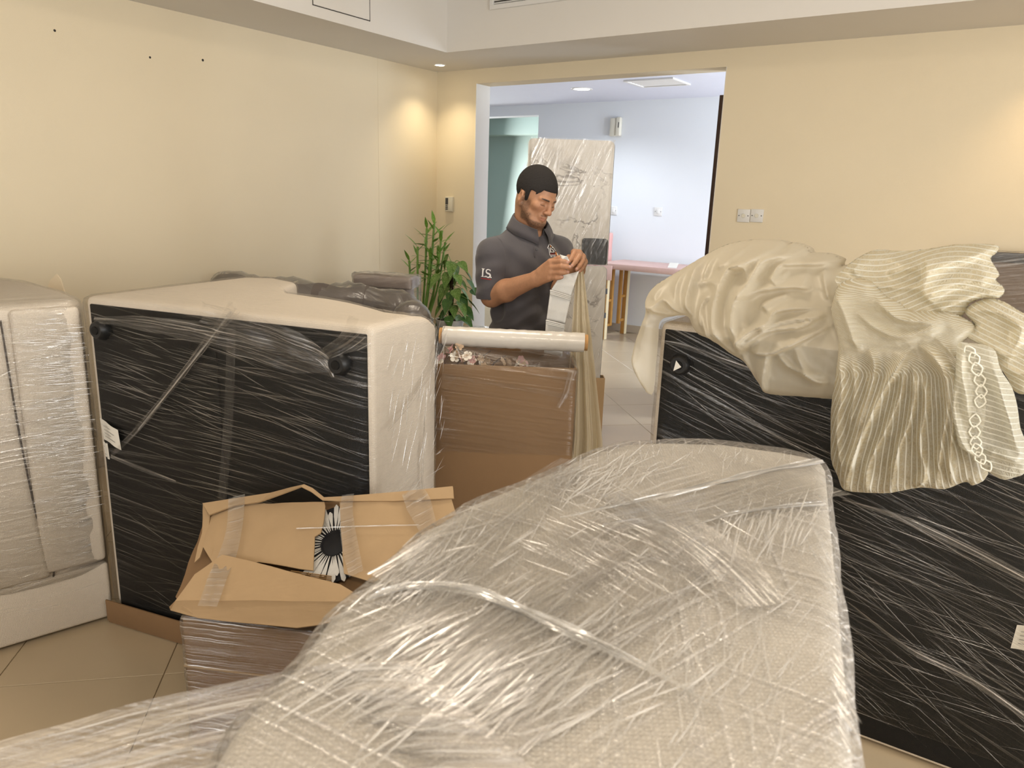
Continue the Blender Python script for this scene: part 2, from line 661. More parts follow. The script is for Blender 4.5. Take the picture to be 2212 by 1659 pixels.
def crease_mat(name, amt, col, gloss=0.5):
    """thin ridge of film with a painted pale highlight that fades out at both ends"""
    mt, nt, b, N, L = newmat(name)
    nt.nodes.remove(b)
    out = nt.nodes['Material Output']
    tc = N('ShaderNodeTexCoord')
    sp = N('ShaderNodeSeparateXYZ')
    L(tc.outputs['UV'], sp.inputs[0])
    u_ = sp.outputs['X']
    f = math_node(nt, 'MULTIPLY', math_node(nt, 'MULTIPLY', math_node(nt, 'MULTIPLY', u_, math_node(nt, 'SUBTRACT', 1.0, u_)), 4.0), amt, True)
    f = math_node(nt, 'MULTIPLY', f, sp.outputs['Y'])
    tr = N('ShaderNodeBsdfTransparent')
    gl = N('ShaderNodeBsdfGlossy')
    gl.inputs['Roughness'].default_value = 0.12
    df = N('ShaderNodeBsdfDiffuse')
    df.inputs['Color'].default_value = (*col, 1)
    m1 = N('ShaderNodeMixShader')
    m1.inputs[0].default_value = gloss
    L(df.outputs[0], m1.inputs[1])
    L(gl.outputs[0], m1.inputs[2])
    m2 = N('ShaderNodeMixShader')
    L(f, m2.inputs[0])
    L(tr.outputs[0], m2.inputs[1])
    L(m1.outputs[0], m2.inputs[2])
    L(m2.outputs[0], out.inputs['Surface'])
    return mt


M['crease_dark'] = crease_mat('film_crease_on_black', 0.42, (0.48, 0.45, 0.41), 0.55)  # greyer painted highlight for creases over black
M['crease'] = crease_mat('film_crease', 0.95, (0.93, 0.90, 0.86), 0.5)


def creases(lines, mat, parent, name='film_creases'):
    """lines: (list of world points, normal, width, strength); every ridge is arched"""
    V, Fc, UV = [], [], []
    for P, nn, w_, st in lines:
        P = [np.array(p, float) for p in P]
        n_ = len(P)
        nn = nrm(nn)
        o = len(V)
        for i, p in enumerate(P):
            t_ = nrm(P[min(i + 1, n_ - 1)] - P[max(i - 1, 0)])
            sd = np.cross(t_, nn)
            k = math.sin(PI * (i + 0.15) / (n_ - 0.7))
            ww = w_ * (0.25 + 0.75 * k)
            for q, hgt in ((-0.5, 0.0), (0.0, 0.45), (0.5, 0.0)):
                V.append(p + sd * q * ww + nn * hgt * ww)
                UV.append((0.04 + 0.92 * i / (n_ - 1), st))
        for i in range(n_ - 1):
            for q in range(2):
                a = o + i * 3 + q
                Fc.append((a, a + 1, a + 4, a + 3))
    ob_ = mo(name, V, Fc, mat, parent, uv=UV)
    tag(ob_, kind='stuff')
    return ob_

# ================================================================== STRUCTURE
ST = dict(kind='structure')

# floor: grout bed with tiles laid on the diagonal
fl = rbox('floor', -4.2, AW + 0.2, BR - 0.2, 6.4, -0.12, -0.004, M['grout'])
tag(fl, **ST)
TS = 0.509
bm = bmesh.new()
h = TS / 2 - 0.0015
bm_box(bm, (-h, -h, -0.006), (2 * h, 0, 0), (0, 2 * h, 0), (0, 0, 0.006), 0.0012, 1)
tile_me = bpy.data.meshes.new('tile')
bm.to_mesh(tile_me)
bm.free()
tile_me.materials.append(M['tile'])
D1, D2 = (BD + LD) / math.sqrt(2), (BD - LD) / math.sqrt(2)
tcount = 0
for i in range(-14, 14):
    for j in range(-6, 18):
        # seams through the measured floor lines
        c1 = 1.345 + (i + 0.5) * TS
        c2 = 4.025 + (j - 8 + 0.5) * TS
        a, b = (c1 + c2) / math.sqrt(2), (c1 - c2) / math.sqrt(2)
        if not (-0.2 < a < 7.3 and -5.6 < b < 3.5):
            continue
        if b > 0.3 and not (-0.9 < a < 3.4):
            continue
        p = W(a, b, 0)
        if a + (-b) * 0.55 > 7.2 or (b < -4.6 and a < 1.2):
            continue
        o = bpy.data.objects.new('tile', tile_me)
        COL.objects.link(o)
        o.parent = fl
        o.location = Vector(p - wloc(fl))
        o.rotation_euler = (0, 0, -TH + PI / 4)
        tcount += 1
TK = 0.2
wl = rbox('wall_left', -TK, 0, BR, 0.173, 0, 3.1, M['wall'])
tag(wl, **ST)

OA0, OA1, OZ, RD = 0.388, 2.34, 2.366, 0.173


def boxes(name, lst, mat, parent=None):
    bm = bmesh.new()
    for a0, a1, b0, b1, z0, z1 in lst:
        bm_box(bm, W(a0, b0, z0), BD * (a1 - a0), LD * (b1 - b0), (0, 0, z1 - z0))
    return from_bm(name, bm, mat, parent, boxuv=(BD, LD))


wb = boxes('wall_back', [(0, OA0, 0, RD, 0, 3.1), (OA1, AW, 0, RD, 0, 3.1), (OA0, OA1, 0, RD, OZ, 3.1)], M['wall'])
tag(wb, **ST)
t1 = boxes('trim_1', [(OA0, OA0 + 0.003, -0.001, RD + 0.001, 0, OZ), (OA1 - 0.003, OA1, -0.001, RD + 0.001, 0, OZ)], M['reveal'])
tag(t1, **ST)
# right wall with two windows, rear wall
w1 = (-4.5, -2.3)
w2 = (-7.0, -5.4)
wr = boxes('wall_right', [(AW, AW + TK, BR, w2[0], 0, 3.1), (AW, AW + TK, w2[1], w1[0], 0, 3.1), (AW, AW + TK, w1[1], 0.173, 0, 3.1)]
           + [(AW, AW + TK, w[0], w[1], 0, 0.5) for w in (w1, w2)] + [(AW, AW + TK, w[0], w[1], 2.4, 3.1) for w in (w1, w2)], M['wall'])
tag(wr, **ST)
w3 = (1.4, 5.2)
tag(boxes('wall_rear', [(-TK, w3[0], BR - TK, BR, 0, 3.1), (w3[1], AW + TK, BR - TK, BR, 0, 3.1), (w3[0], w3[1], BR - TK, BR, 0, 0.5), (w3[0], w3[1], BR - TK, BR, 2.4, 3.1)], M['wall']), **ST)
M['glass'] = film('window_glass', [(0, 1, 1, 0.0, 0.5, 0.6, 1)], haze=0.0, gloss=1.0, rough=0.02, bump=0.0, fres=0.6, crinkle=0)
for i, w in enumerate((w1, w2)):
    fr = boxes('window_%d' % (i + 1), [(AW + 0.05, AW + 0.11, w[0], w[0] + 0.06, 0.5, 2.4), (AW + 0.05, AW + 0.11, w[1] - 0.06, w[1], 0.5, 2.4),
                                      (AW + 0.05, AW + 0.11, w[0], w[1], 0.5, 0.56), (AW + 0.05, AW + 0.11, w[0], w[1], 2.34, 2.4),
                                      (AW + 0.05, AW + 0.11, (w[0] + w[1]) / 2 - 0.03, (w[0] + w[1]) / 2 + 0.03, 0.5, 2.4)], M['metal_white'])
    tag(fr, **ST)
    rbox('pane', AW + 0.075, AW + 0.085, w[0] + 0.06, w[1] - 0.06, 0.56, 2.34, M['glass'], fr)

fr = boxes('window_3', [(w3[0], w3[0] + 0.06, BR - 0.11, BR - 0.05, 0.5, 2.4), (w3[1] - 0.06, w3[1], BR - 0.11, BR - 0.05, 0.5, 2.4), (w3[0], w3[1], BR - 0.11, BR - 0.05, 0.5, 0.56),
                        (w3[0], w3[1], BR - 0.11, BR - 0.05, 2.34, 2.4), (2.64, 2.70, BR - 0.11, BR - 0.05, 0.5, 2.4), (3.90, 3.96, BR - 0.11, BR - 0.05, 0.5, 2.4)], M['metal_white'])
tag(fr, **ST)
rbox('pane', w3[0] + 0.06, w3[1] - 0.06, BR - 0.085, BR - 0.075, 0.56, 2.34, M['glass'], fr)

# ceiling: raised field with a dropped bulkhead all round
ce = rbox('ceiling', -TK, AW + TK, BR, 0.173, ZC, ZC + 0.15, M['white_paint'])
tag(ce, **ST)
SB, SL = 0.627, 0.613
bh = boxes('bulkhead', [(0, AW, -SB, 0, ZS, ZC), (0, SL, BR, -SB, ZS, ZC), (AW - SL, AW, BR, -SB, ZS, ZC), (SL, AW - SL, BR, BR + SB, ZS, ZC)], M['white_paint'], ce)
# access panel on the left bulkhead face, its shadow gap painted as dark strips around it
pm = bmesh.new()
bm_box(pm, W(SL + 0.001, -1.776, 2.532), BD * 0.004, LD * 0.427, (0, 0, 0.36), 0.001, 1)
from_bm('access_panel', pm, M['white_paint'], ce)
M['gap'] = plain('dark_gap', (0.05, 0.045, 0.04), 0.9, 0.1, var=0)
boxes('panel_gap', [(SL + 0.0005, SL + 0.002, -1.781, -1.342, 2.527, 2.531), (SL + 0.0005, SL + 0.002, -1.347, -1.342, 2.531, 2.895), (SL + 0.0005, SL + 0.002, -1.781, -1.777, 2.531, 2.895)], M['gap'], ce)
boxes('wallpaper_seam', [(0.0002, 0.0012, -0.661, -0.6595, 0.1, ZS)], M['wall'], wl)
# screw holes left in the wall
for (px, py) in ((118, 66), (324, 124), (438, 130)):
    p = onPl(px, py, W(0, 0, 0), BD)
    disc_obj('screw_hole', p - BD * 0.002, BD, 0.006 if px != 438 else 0.007, 0.003, M['gap'], wl, 12)
# baseboards
M['skirting'] = plain('tile_skirting', (0.55, 0.47, 0.36), 0.35, 0.4, var=0.06, nscale=4)
tag(rbox('baseboard_left', 0, 0.012, BR, 0, 0, 0.09, M['skirting'], bev=0.002), **ST)
tag(boxes('baseboard_back', [(0.012, OA0, -0.012, 0, 0, 0.09), (OA1, AW, -0.012, 0, 0, 0.09)], M['skirting']), **ST)

# hall behind the opening
HB, HZ = 3.3, 2.635
TA = -1.178
hw = boxes('wall_hall', [(TA, 5.4, HB, HB + 0.18, 0, HZ + 0.2)], M['hall_wall'])
tag(hw, **ST)
hl = boxes('wall_hall_lintel', [(-3.4, TA, HB, HB + 0.18, 2.515, HZ + 0.2)], M['hall_wall'])
tag(hl, **ST)
tag(rbox('wall_hall_left', -3.6, -3.4, RD, HB + 0.18, 0, HZ + 0.2, M['hall_wall']), **ST)
tag(boxes('wall_hall_right', [(5.4, 5.6, RD, 0.8, 0, HZ + 0.2), (5.4, 5.6, 2.7, HB + 0.18, 0, HZ + 0.2), (5.4, 5.6, 0.8, 2.7, 0, 0.5), (5.4, 5.6, 0.8, 2.7, 2.3, HZ + .2)], M['hall_wall']), **ST)
tag(boxes('ceiling_hall', [(-3.6, 5.6, RD, HB + 0.18, HZ, HZ + 0.15)], plain('hall_ceiling_cool_cast', (0.76, 0.78, 0.88), 0.8, 0.2, var=0.02)), **ST)  # blue cast of the cool lamp light mixed into the ceiling colour
tag(boxes('baseboard_hall', [(TA, 5.4, HB - 0.012, HB, 0, 0.09)], M['skirting']), **ST)
tag(boxes('wall_hall_front', [(-3.4, -TK, 0, RD, 0, HZ + 0.2)], M['hall_wall']), **ST)
# pale teal room beyond: its near side wall runs from the hall wall to the back
tag(boxes('wall_side_room', [(-5.0, -4.8, HB + .18, 6.3, 0, 2.9), (-4.8, 0.5, 6.1, 6.3, 0, 2.9), (0.3, 0.5, HB + 0.18, 6.1, 0, 2.9)], M['teal']), **ST)
tag(boxes('ceiling_side_room', [(-5.0, 0.5, HB + 0.18, 6.3, 2.78, 2.9)], plain('pale_blue_ceiling', (0.55, 0.68, 0.72), 0.8, 0.2, var=0.02)), **ST)
tag(boxes('wall_side_room_beam', [(-4.8, 0.3, 5.75, 6.1, 2.52, 2.78)], M['teal']), **ST)

# door leaf standing open just behind the right jamb
d1 = thing('door_1', W(2.25, 0.65, 0), None, None)
tag(d1, **ST)
rbox('door_leaf', 2.222, 2.262, 0.24, 1.08, 0.01, 2.235, M['dark_wood'], d1, 0.003)
for z in (0.25, 1.1, 1.95):
    rbox('hinge', 2.262, 2.275, 0.236, 0.25, z, z + 0.1, M['metal_white'], d1)


def vent(name, c, ex, ey, en, w, hgt, nsl, label, cat='vent'):
    """frame, dark backing and louvre slats; ex, ey in plane, en outwards"""
    t = thing(name, c, label, cat)
    c, ex, ey, en = [np.array(q, float) for q in (c, ex, ey, en)]
    fw = 0.028
    bm = bmesh.new()
    for (x0, x1, y0, y1) in ((-w / 2, w / 2, -hgt / 2, -hgt / 2 + fw), (-w / 2, w / 2, hgt / 2 - fw, hgt / 2), (-w / 2, -w / 2 + fw, -hgt / 2 + fw, hgt / 2 - fw), (w / 2 - fw, w / 2, -hgt / 2 + fw, hgt / 2 - fw)):
        bm_box(bm, c + ex * x0 + ey * y0 + en * 0.001, ex * (x1 - x0), ey * (y1 - y0), en * 0.014, 0.002, 1)
    from_bm('frame', bm, M['metal_white'], t)
    box('backing', c + ex * (-w / 2 + fw) + ey * (-hgt / 2 + fw) + en * 0.001, ex * (w - 2 * fw), ey * (hgt - 2 * fw), en * 0.001, M['gap'], t)
    for k in range(nsl):
        y = -hgt / 2 + fw + (k + 0.5) * (hgt - 2 * fw) / nsl
        sl = (hgt - 2 * fw) / nsl * 0.42
        box('slat', c + ex * (-w / 2 + fw) + ey * (y - sl / 2) + en * 0.002, ex * (w - 2 * fw), ey * sl + en * 0.007, en * 0.0015, M['metal_white'], t)
    return t


vent('air_vent', W(1.50, -SB, 2.79), BD, (0, 0, 1), -LD, 1.05, 0.19, 8, 'long white air grille on the ceiling bulkhead above the opening')
vc = onZ(1420, 177, HZ)
vent('air_vent', np.array([vc[0], vc[1], HZ]), BD, LD, (0, 0, -1), 0.50, 0.42, 6, 'square white air grille in the hall ceiling')


def spot(name, loc, to, power, col, size=1.6, blend=0.8, rad=0.03, parent=None):
    d = bpy.data.lights.new(name, 'SPOT')
    d.energy = power
    d.color = col
    d.spot_size = size
    d.spot_blend = blend
    d.shadow_soft_size = rad
    o = bpy.data.objects.new(name, d)
    COL.objects.link(o)
    o.location = Vector(loc) - (Vector(wloc(parent)) if parent else Vector((0, 0, 0)))
    o.rotation_euler = (Vector(to) - Vector(loc)).to_track_quat('-Z', 'Y').to_euler()
    o.parent = parent
    return o


M['lamp_warm'] = emit('warm_lamp_glass', (1.0, 0.86, 0.62), 14)
M['lamp_cool'] = emit('cool_lamp_glass', (0.86, 0.92, 1.0), 9)


def downlight(c, r, mat, label, power, col, size=1.9):
    t = thing('recessed_downlight', c, label, 'downlight')
    c = np.array(c, float)
    # stepped ring
    V, Fc = [], []
    prof = [(r * 1.35, 0.0), (r * 1.33, -0.004), (r * 1.05, -0.006), (r, -0.003), (r * 0.96, 0.0)]
    n = 28
    for (rr, zz) in prof:
        for k in range(n):
            V.append(c + np.array([rr * math.cos(2 * PI * k / n), rr * math.sin(2 * PI * k / n), zz - 0.0005]))
    for i in range(len(prof) - 1):
        for k in range(n):
            Fc.append((i * n + k, i * n + (k + 1) % n, (i + 1) * n + (k + 1) % n, (i + 1) * n + k))
    mo('trim_ring', V, Fc, M['metal_white'], t)
    disc_obj('lamp', c + np.array([0, 0, -0.0035]), (0, 0, 1), r * 0.95, 0.003, mat, t, 24)
    spot('downlight_beam', c + np.array([0, 0, -0.012]), c + np.array([0, 0, -1.0]), power, col, size, 0.9, r * 0.7, t)
    return t


downlight(W(0.247, -0.265, ZS), 0.036, M['lamp_warm'], 'small lit downlight under the bulkhead in the room corner', 17, (1.0, 0.84, 0.58))
downlight(W(4.15, -0.265, ZS), 0.036, M['lamp_warm'], 'small warm downlight under the bulkhead along the back wall', 15, (1.0, 0.68, 0.36))
lc = onZ(1257, 192, HZ)
downlight(np.array([lc[0], lc[1], HZ]), 0.085, M['lamp_cool'], 'wide round lit downlight in the hall ceiling', 115, (0.86, 0.92, 1.0), 2.6)
# flush lamps in the raised middle of the ceiling
M['lamp_diffuser'] = emit('lamp_diffuser', (1.0, 0.88, 0.70), 2.0)
for (la, lb, pw, lab) in ((2.5, -2.7, 16, 'round flush ceiling lamp nearer the back wall, in the raised ceiling'), (4.5, -5.1, 22, 'round flush ceiling lamp nearer the rear window, in the raised ceiling')):
    t = thing('ceiling_lamp', W(la, lb, ZC), lab, 'lamp')
    disc_obj('base', W(la, lb, ZC - 0.03), (0, 0, 1), 0.34, 0.029, M['metal_white'], t, 40, 0.006)
    disc_obj('diffuser', W(la, lb, ZC - 0.09), (0, 0, 1), 0.31, 0.06, M['lamp_diffuser'], t, 40, 0.03)
    d = bpy.data.lights.new('ceiling_lamp_light', 'AREA')
    d.shape = 'DISK'
    d.size = 0.6
    d.energy = pw
    d.color = (1.0, 0.87, 0.70)
    o = bpy.data.objects.new('ceiling_lamp_light', d)
    COL.objects.link(o)
    o.parent = t
    o.location = (0, 0, -0.1)

# ------------------------------------------------------------------ wall fittings
def switch(name, p, ex, en, s, label, kind='socket'):
    t = thing(name, p, label, 'switch' if kind == 'switch' else 'socket')
    p, ex, en = [np.array(q, float) for q in (p, ex, en)]
    ez = np.array([0, 0, 1.0])
    box('face_plate', p - ex * s / 2 - ez * s / 2, ex * s, ez * s, en * 0.009, M['plate'], t, 0.003)
    if kind == 'switch':
        box('rocker', p - ex * s * 0.18 - ez * s * 0.25 + en * 0.008, ex * s * 0.36, ez * s * 0.5, en * 0.006, M['plate'], t, 0.002)
    else:
        disc_obj('tv_outlet', p + en * 0.009, en, s * 0.16, 0.004, M['cream_plastic'], t, 18, 0.001)
    for sx in (-1, 1):
        disc_obj('screw', p + ex * sx * s * 0.36 + en * 0.0088, en, s * 0.045, 0.001, M['grey_dark'], t, 10)
    return t


p1_, p2_ = onPl(1607, 466, W(0, 0, 0), LD), onPl(1635.5, 466, W(0, 0, 0), LD)
switch('wall_socket', p1_, BD, -LD, 0.080, 'white outlet plate nearer the doorway, of the pair on the back wall')
switch('wall_socket', p2_, BD, -LD, 0.080, 'white outlet plate farther from the doorway, of the pair on the back wall')
switch('light_switch', onPl(1422, 457, W(0, HB, 0), LD), BD, -LD, 0.095, 'white light switch on the hall wall above the pink console', 'switch')
switch('light_switch', onPl(1325, 455, W(0, HB, 0), LD), BD, -LD, 0.095, 'white light switch on the hall wall beside the marble slab', 'switch')
# thermostat
tp = onPl(973, 441, W(0, 0, 0), LD)
t = thing('thermostat', tp, 'cream wall thermostat with dark display above the bamboo plant', 'thermostat')
ez = np.array([0, 0, 1.0])
box('housing', tp - BD * 0.038 - ez * 0.058, BD * 0.076, ez * 0.116, -LD * 0.026, M['cream_plastic'], t, 0.005)
box('display', tp - BD * 0.030 + ez * (-0.004) - LD * 0.0255, BD * 0.027, ez * 0.052, -LD * 0.002, M['grey_dark'], t)
for k in range(3):
    box('button', tp - BD * 0.028 + ez * (-0.018 - k * 0.013) - LD * 0.0255, BD * 0.022, ez * 0.008, -LD * 0.003, M['grey_dark'], t)
# alarm sensor box in the hall
sp = onPl(1332, 275, W(0, HB, 0), LD)
t = thing('alarm_sensor', sp, 'small cream sensor box high on the hall wall', 'sensor')
box('housing', sp - BD * 0.066 - ez * 0.098, BD * 0.072, ez * 0.196, -LD * 0.045, M['cream_plastic'], t, 0.006)
box('cover', sp + BD * 0.010 - ez * 0.098, BD * 0.060, ez * 0.205, -LD * 0.055, M['cream_plastic'], t, 0.012, 3)
box('indicator', sp + BD * 0.045 - ez * 0.01 - LD * 0.0545, BD * 0.010, ez * 0.06, -LD * 0.002, M['grey_dark'], t)

# ================================================================== SOFAS
def prism(outline, org, u, n, z0, z1, bev_top=0.03, seg=3):
    """vertical prism over a plan outline given as (along, depth) pairs; all rims rounded"""
    org, u, n = [np.array(q, float) for q in (org, u, n)]
    bm = bmesh.new()
    lo = [bm.verts.new(v3(org + u * s + n * t + np.array([0, 0, z0]))) for s, t in outline]
    hi = [bm.verts.new(v3(org + u * s + n * t + np.array([0, 0, z1]))) for s, t in outline]
    k = len(outline)
    fs = [bm.faces.new(lo[::-1]), bm.faces.new(hi)]
    for i in range(k):
        fs.append(bm.faces.new((lo[i], lo[(i + 1) % k], hi[(i + 1) % k], hi[i])))
    bmesh.ops.recalc_face_normals(bm, faces=fs)
    if bev_top > 0:
        es = [e for e in bm.edges]
        bmesh.ops.bevel(bm, geom=es, offset=bev_top, segments=seg, profile=0.5, affect='EDGES', clamp_overlap=True)
    return bm


def densify(bm, size, maxit=7):
    for _ in range(maxit):
        es = [e for e in bm.edges if e.calc_length() > size * 1.5]
        if not es:
            break
        bmesh.ops.subdivide_edges(bm, edges=es, cuts=1, use_grid_fill=True)
        bmesh.ops.triangulate(bm, faces=[f for f in bm.faces if len(f.verts) > 4])


def wrap(bm, name, mat, parent, boxuv, off=0.004, amp=0.003, sc=9.0, size=0.035):
    """film pulled over a shape: the same surface, a little outside, slightly rumpled"""
    densify(bm, size)
    bm.normal_update()
    new = []
    for v in bm.verts:
        w = abs(fbm(v.co, sc, 3)) * amp
        new.append(v.co + v.normal * (off + w))
    for v, c in zip(bm.verts, new):
        v.co = c
    return from_bm(name, bm, mat, parent, sharp=None, boxuv=boxuv)


def strip(pts, width, mat, name, parent, nor=None, crumple=0.15, uvs=1.0, nw=6, taper=None, thick=0.0):
    """a band of film through world points with rumpled cross-section"""
    P = smooth_path(pts, 8)
    n = len(P)
    V, Fc, UV = [], [], []
    dist = 0
    for i, p in enumerate(P):
        t = nrm(P[min(i + 1, n - 1)] - P[max(i - 1, 0)])
        nn = np.array(nor[0] if nor is not None and len(nor) == 1 else (nor[min(i * len(nor) // n, len(nor) - 1)] if nor is not None else (0, -1, 0)), float)
        sd = nrm(np.cross(t, nn))
        nn = nrm(np.cross(sd, t))
        if i:
            dist += np.linalg.norm(P[i] - P[i - 1])
        w = width if np.isscalar(width) else np.interp(i / (n - 1), np.linspace(0, 1, len(width)), width)
        for k in range(nw + 1):
            f = k / nw - 0.5
            lift = crumple * w * (0.5 + 0.5 * math.sin(k * 2.4 + dist * 9 + 1.7 * math.sin(dist * 23 + k)))
            V.append(p + sd * f * w + nn * lift)
            UV.append((dist * uvs, f * w))
    for i in range(n - 1):
        for k in range(nw):
            a = i * (nw + 1) + k
            Fc.append((a, a + 1, a + nw + 2, a + nw + 1))
    return mo(name, V, Fc, mat, parent, uv=UV)


Z1 = np.array([0, 0, 1.0])

# ---- sofa standing on its arm, black underside to the camera
A = np.array([-1.41, 2.43, 0])
u = nrm(np.array([-.39, 2.04, 0]) - A)
n = np.array([-u[1], u[0], 0])
prof = [(0, 0), (1.09, 0), (1.105, 0.30), (1.08, 0.41), (0.98, 0.445), (0.60, 0.425), (0.46, 0.45), (0.36, 0.56), (0.30, 0.72), (0.14, 0.79), (0.02, 0.74)]
s1 = thing('sofa', A + u * .55 + n * .3, 'wrapped beige sofa on end, black underside facing out, beside the stretch film roll', 'sofa', 'beige sofas stood on end')


def droop(bm):
    """the upholstered far corner of the arm is rounded off"""
    densify(bm, 0.05)
    for v in bm.verts:
        q = np.array(v.co) - A
        s_, t_ = q @ u, q @ n
        d_ = max(0.0, (t_ - 0.20) / 0.24) * max(0.0, min(1.0, (s_ - 0.55) / 0.45))
        k_ = max(0.0, (v.co.z - 0.85) / 0.335)
        v.co.z -= 0.075 * min(1.3, d_) ** 2 * k_ * k_
    return bm


bm = droop(prism(prof, A, u, n, 0.012, 1.185, 0.022, 3))
from_bm('body', bm, M['linen_fine'], s1, boxuv=(u, n))
fp = lambda s, d, z: A + u * s + n * d + Z1 * z
under = box('underside', fp(0.028, -0.006, 0.03), u * 1.045, n * 0.02, Z1 * 1.132, M['black'], s1, 0.004, boxuv=(u, n))
box('seat_slat', fp(0.50, -0.012, 0.04), u * 0.045, n * 0.01, Z1 * 1.10, M['black'], under, 0.003, boxuv=(u, n))


M['foot'] = plain('black_plastic_foot', (0.012, 0.012, 0.012), 0.4, 0.4, var=0.1)


def sofa_foot(c, ax, parent):
    V, Fc = tube([c, c + ax * 0.006, c + ax * 0.03, c + ax * 0.034], [0.034, 0.036, 0.028, 0.024], 20)
    o = mo('foot', V, Fc, M['foot'], parent, sharp=40)
    V, Fc = tube([c + ax * 0.034, c + ax * 0.038], [0.014, 0.013], 16)
    mo('foot_pad', V, Fc, M['black'], o, sharp=40)


for (s_, z_) in ((0.083, 1.084), (0.994, 1.073)):
    sofa_foot(fp(s_, -0.006, z_), -n, s1)
# sewn-in labels
bmv = [fp(0.026, -0.010, 0.775), fp(0.126, -0.030, 0.752), fp(0.128, -0.026, 0.680), fp(0.036, -0.010, 0.700)]


def label_tag(q, parent, name='care_label', lines=4):
    q = [np.array(x, float) for x in q]
    nn = nrm(np.cross(q[1] - q[0], q[3] - q[0]))
    V = []
    N_ = 6
    Fc = []
    for i in range(N_ + 1):
        for j in range(3):
            s, t = i / N_, j / 2
            p = q[0] * (1 - s) * (1 - t) + q[1] * s * (1 - t) + q[2] * s * t + q[3] * (1 - s) * t
            V.append(p + nn * 0.002 * math.sin(s * 7))
    for i in range(N_):
        for j in range(2):
            a = i * 3 + j
            Fc.append((a, a + 1, a + 4, a + 3))
    o = mo(name, V, Fc, M['paper'], parent)
    pr = []
    sgn = -1 if nn[1] > 0 else 1
    for k in range(lines):
        t = 0.25 + 0.5 * k / max(1, lines - 1)
        a_ = q[0] * (1 - t) + q[3] * t
        b_ = q[1] * (1 - t) + q[2] * t
        s0, s1_ = a_ + (b_ - a_) * 0.2, a_ + (b_ - a_) * (0.55 + 0.2 * (k % 2))
        up = (q[0] - q[3]) * 0.025
        off = nn * sgn * 0.003
        pr.append(([s0 + off, s1_ + off, s1_ + up + off, s0 + up + off], [(0, 1, 2, 3)]))
    for V, Fc in pr:
        mo('printed_line', V, Fc, M['ink'], o, smooth=False)
    return o


label_tag(bmv, s1)
label_tag([fp(0.030, -0.010, 0.692), fp(0.055, -0.016, 0.690), fp(0.056, -0.014, 0.632), fp(0.036, -0.010, 0.638)], s1, lines=2)
wrap(droop(prism([(s_ + (0.002 if s_ > .5 else -0.002), t_ - (0.012 if t_ == 0 else -0.002)) for s_, t_ in prof], A, u, n, 0.06, 1.187, 0.024, 2)), 'stretch_film', M['film_black'], s1, (u, n), amp=0.004)
# twisted strands of film over the underside
PF = lambda px, py, off=0.03: onPl(px, py, A - n * off, n)
strip([PF(512, 662), PF(440, 750), PF(375, 832), PF(300, 925), PF(240, 985)], [0.045, 0.026, 0.020, 0.022, 0.012], M['film_band'], 'film_strand', s1, [-n], 0.3)
strip([PF(500, 672), PF(436, 755), PF(372, 836), PF(298, 928)], [0.006, 0.006, 0.005, 0.004], M['film_rope'], 'film_strand', s1, [-n], 0.3)
strip([PF(205, 690), PF(330, 700), PF(500, 735), PF(640, 775), PF(742, 800)], [0.02, 0.05, 0.07, 0.075, 0.02], M['film_band'], 'film_strand', s1, [-n], 0.3)
strip([PF(440, 672), PF(540, 705), PF(640, 742), PF(700, 775), PF(720, 815)], [0.06, 0.09, 0.07, 0.04, 0.012], M['film_band'], 'film_strand', s1, [-n], 0.3)
strip([PF(790, 712), PF(740, 745), PF(700, 770), PF(712, 800)], [0.10, 0.05, 0.03, 0.012], M['film_band'], 'film_strand', s1, [-n], 0.35)
strip([PF(240, 985), PF(300, 1010), PF(380, 1040)], [0.012, 0.02, 0.008], M['film_band'], 'film_strand', s1, [-n], 0.2)
strip([PF(500, 700, 0.02), PF(495, 880, 0.02), PF(480, 1080, 0.02)], 0.035, M['film_card'], 'film_strand', s1, [-n], 0.05)
fs = lambda t, z: A + u * 1.112 + n * t + Z1 * z + u * 0.006
strip([fs(0.40, 1.12), fs(0.28, 1.0), fs(0.16, 0.93), fs(0.03, 0.88)], [0.05, 0.03, 0.02, 0.01], M['film_band'], 'film_strand', s1, [u], 0.2)
strip([fs(0.27, 0.95), fs(0.25, 0.8), fs(0.24, 0.66), fs(0.25, 0.55)], [0.008, 0.014, 0.012, 0.05], M['film_band'], 'film_strand', s1, [u], 0.3)
rc = random.Random(21)


def face_lines(org, uu, nn, off, spec):
    """creases on an upright face: spec = (count, s range, z range, angle, spread, length range, width range, strength range)"""
    out = []
    for (cnt, sr, zr, ang, spd, lr, wr_, st) in spec:
        for _ in range(cnt):
            s0, z0 = rc.uniform(*sr), rc.uniform(*zr)
            a = ang + rc.gauss(0, spd)
            L_ = rc.uniform(*lr)
            P_ = []
            bow = rc.uniform(-.02, .02) * L_
            for i in range(7):
                t = i / 6 - 0.5
                ss = s0 + math.cos(a) * t * L_ - math.sin(a) * bow * (1 - 4 * t * t)
                z_ = z0 + math.sin(a) * t * L_ + math.cos(a) * bow * (1 - 4 * t * t)
                P_.append(org + uu * ss + np.array([0, 0, z_]) - nn * off)
            lo, hi = min(p[2] for p in P_), max(p[2] for p in P_)
            if lo < 0.06 or hi > 1.165:
                continue
            se = [(p - org).dot(uu) for p in P_]
            if min(se) < sr[2] if len(sr) > 2 else False:
                continue
            out.append((P_, -nn, rc.uniform(*wr_), rc.uniform(*st)))
    return out


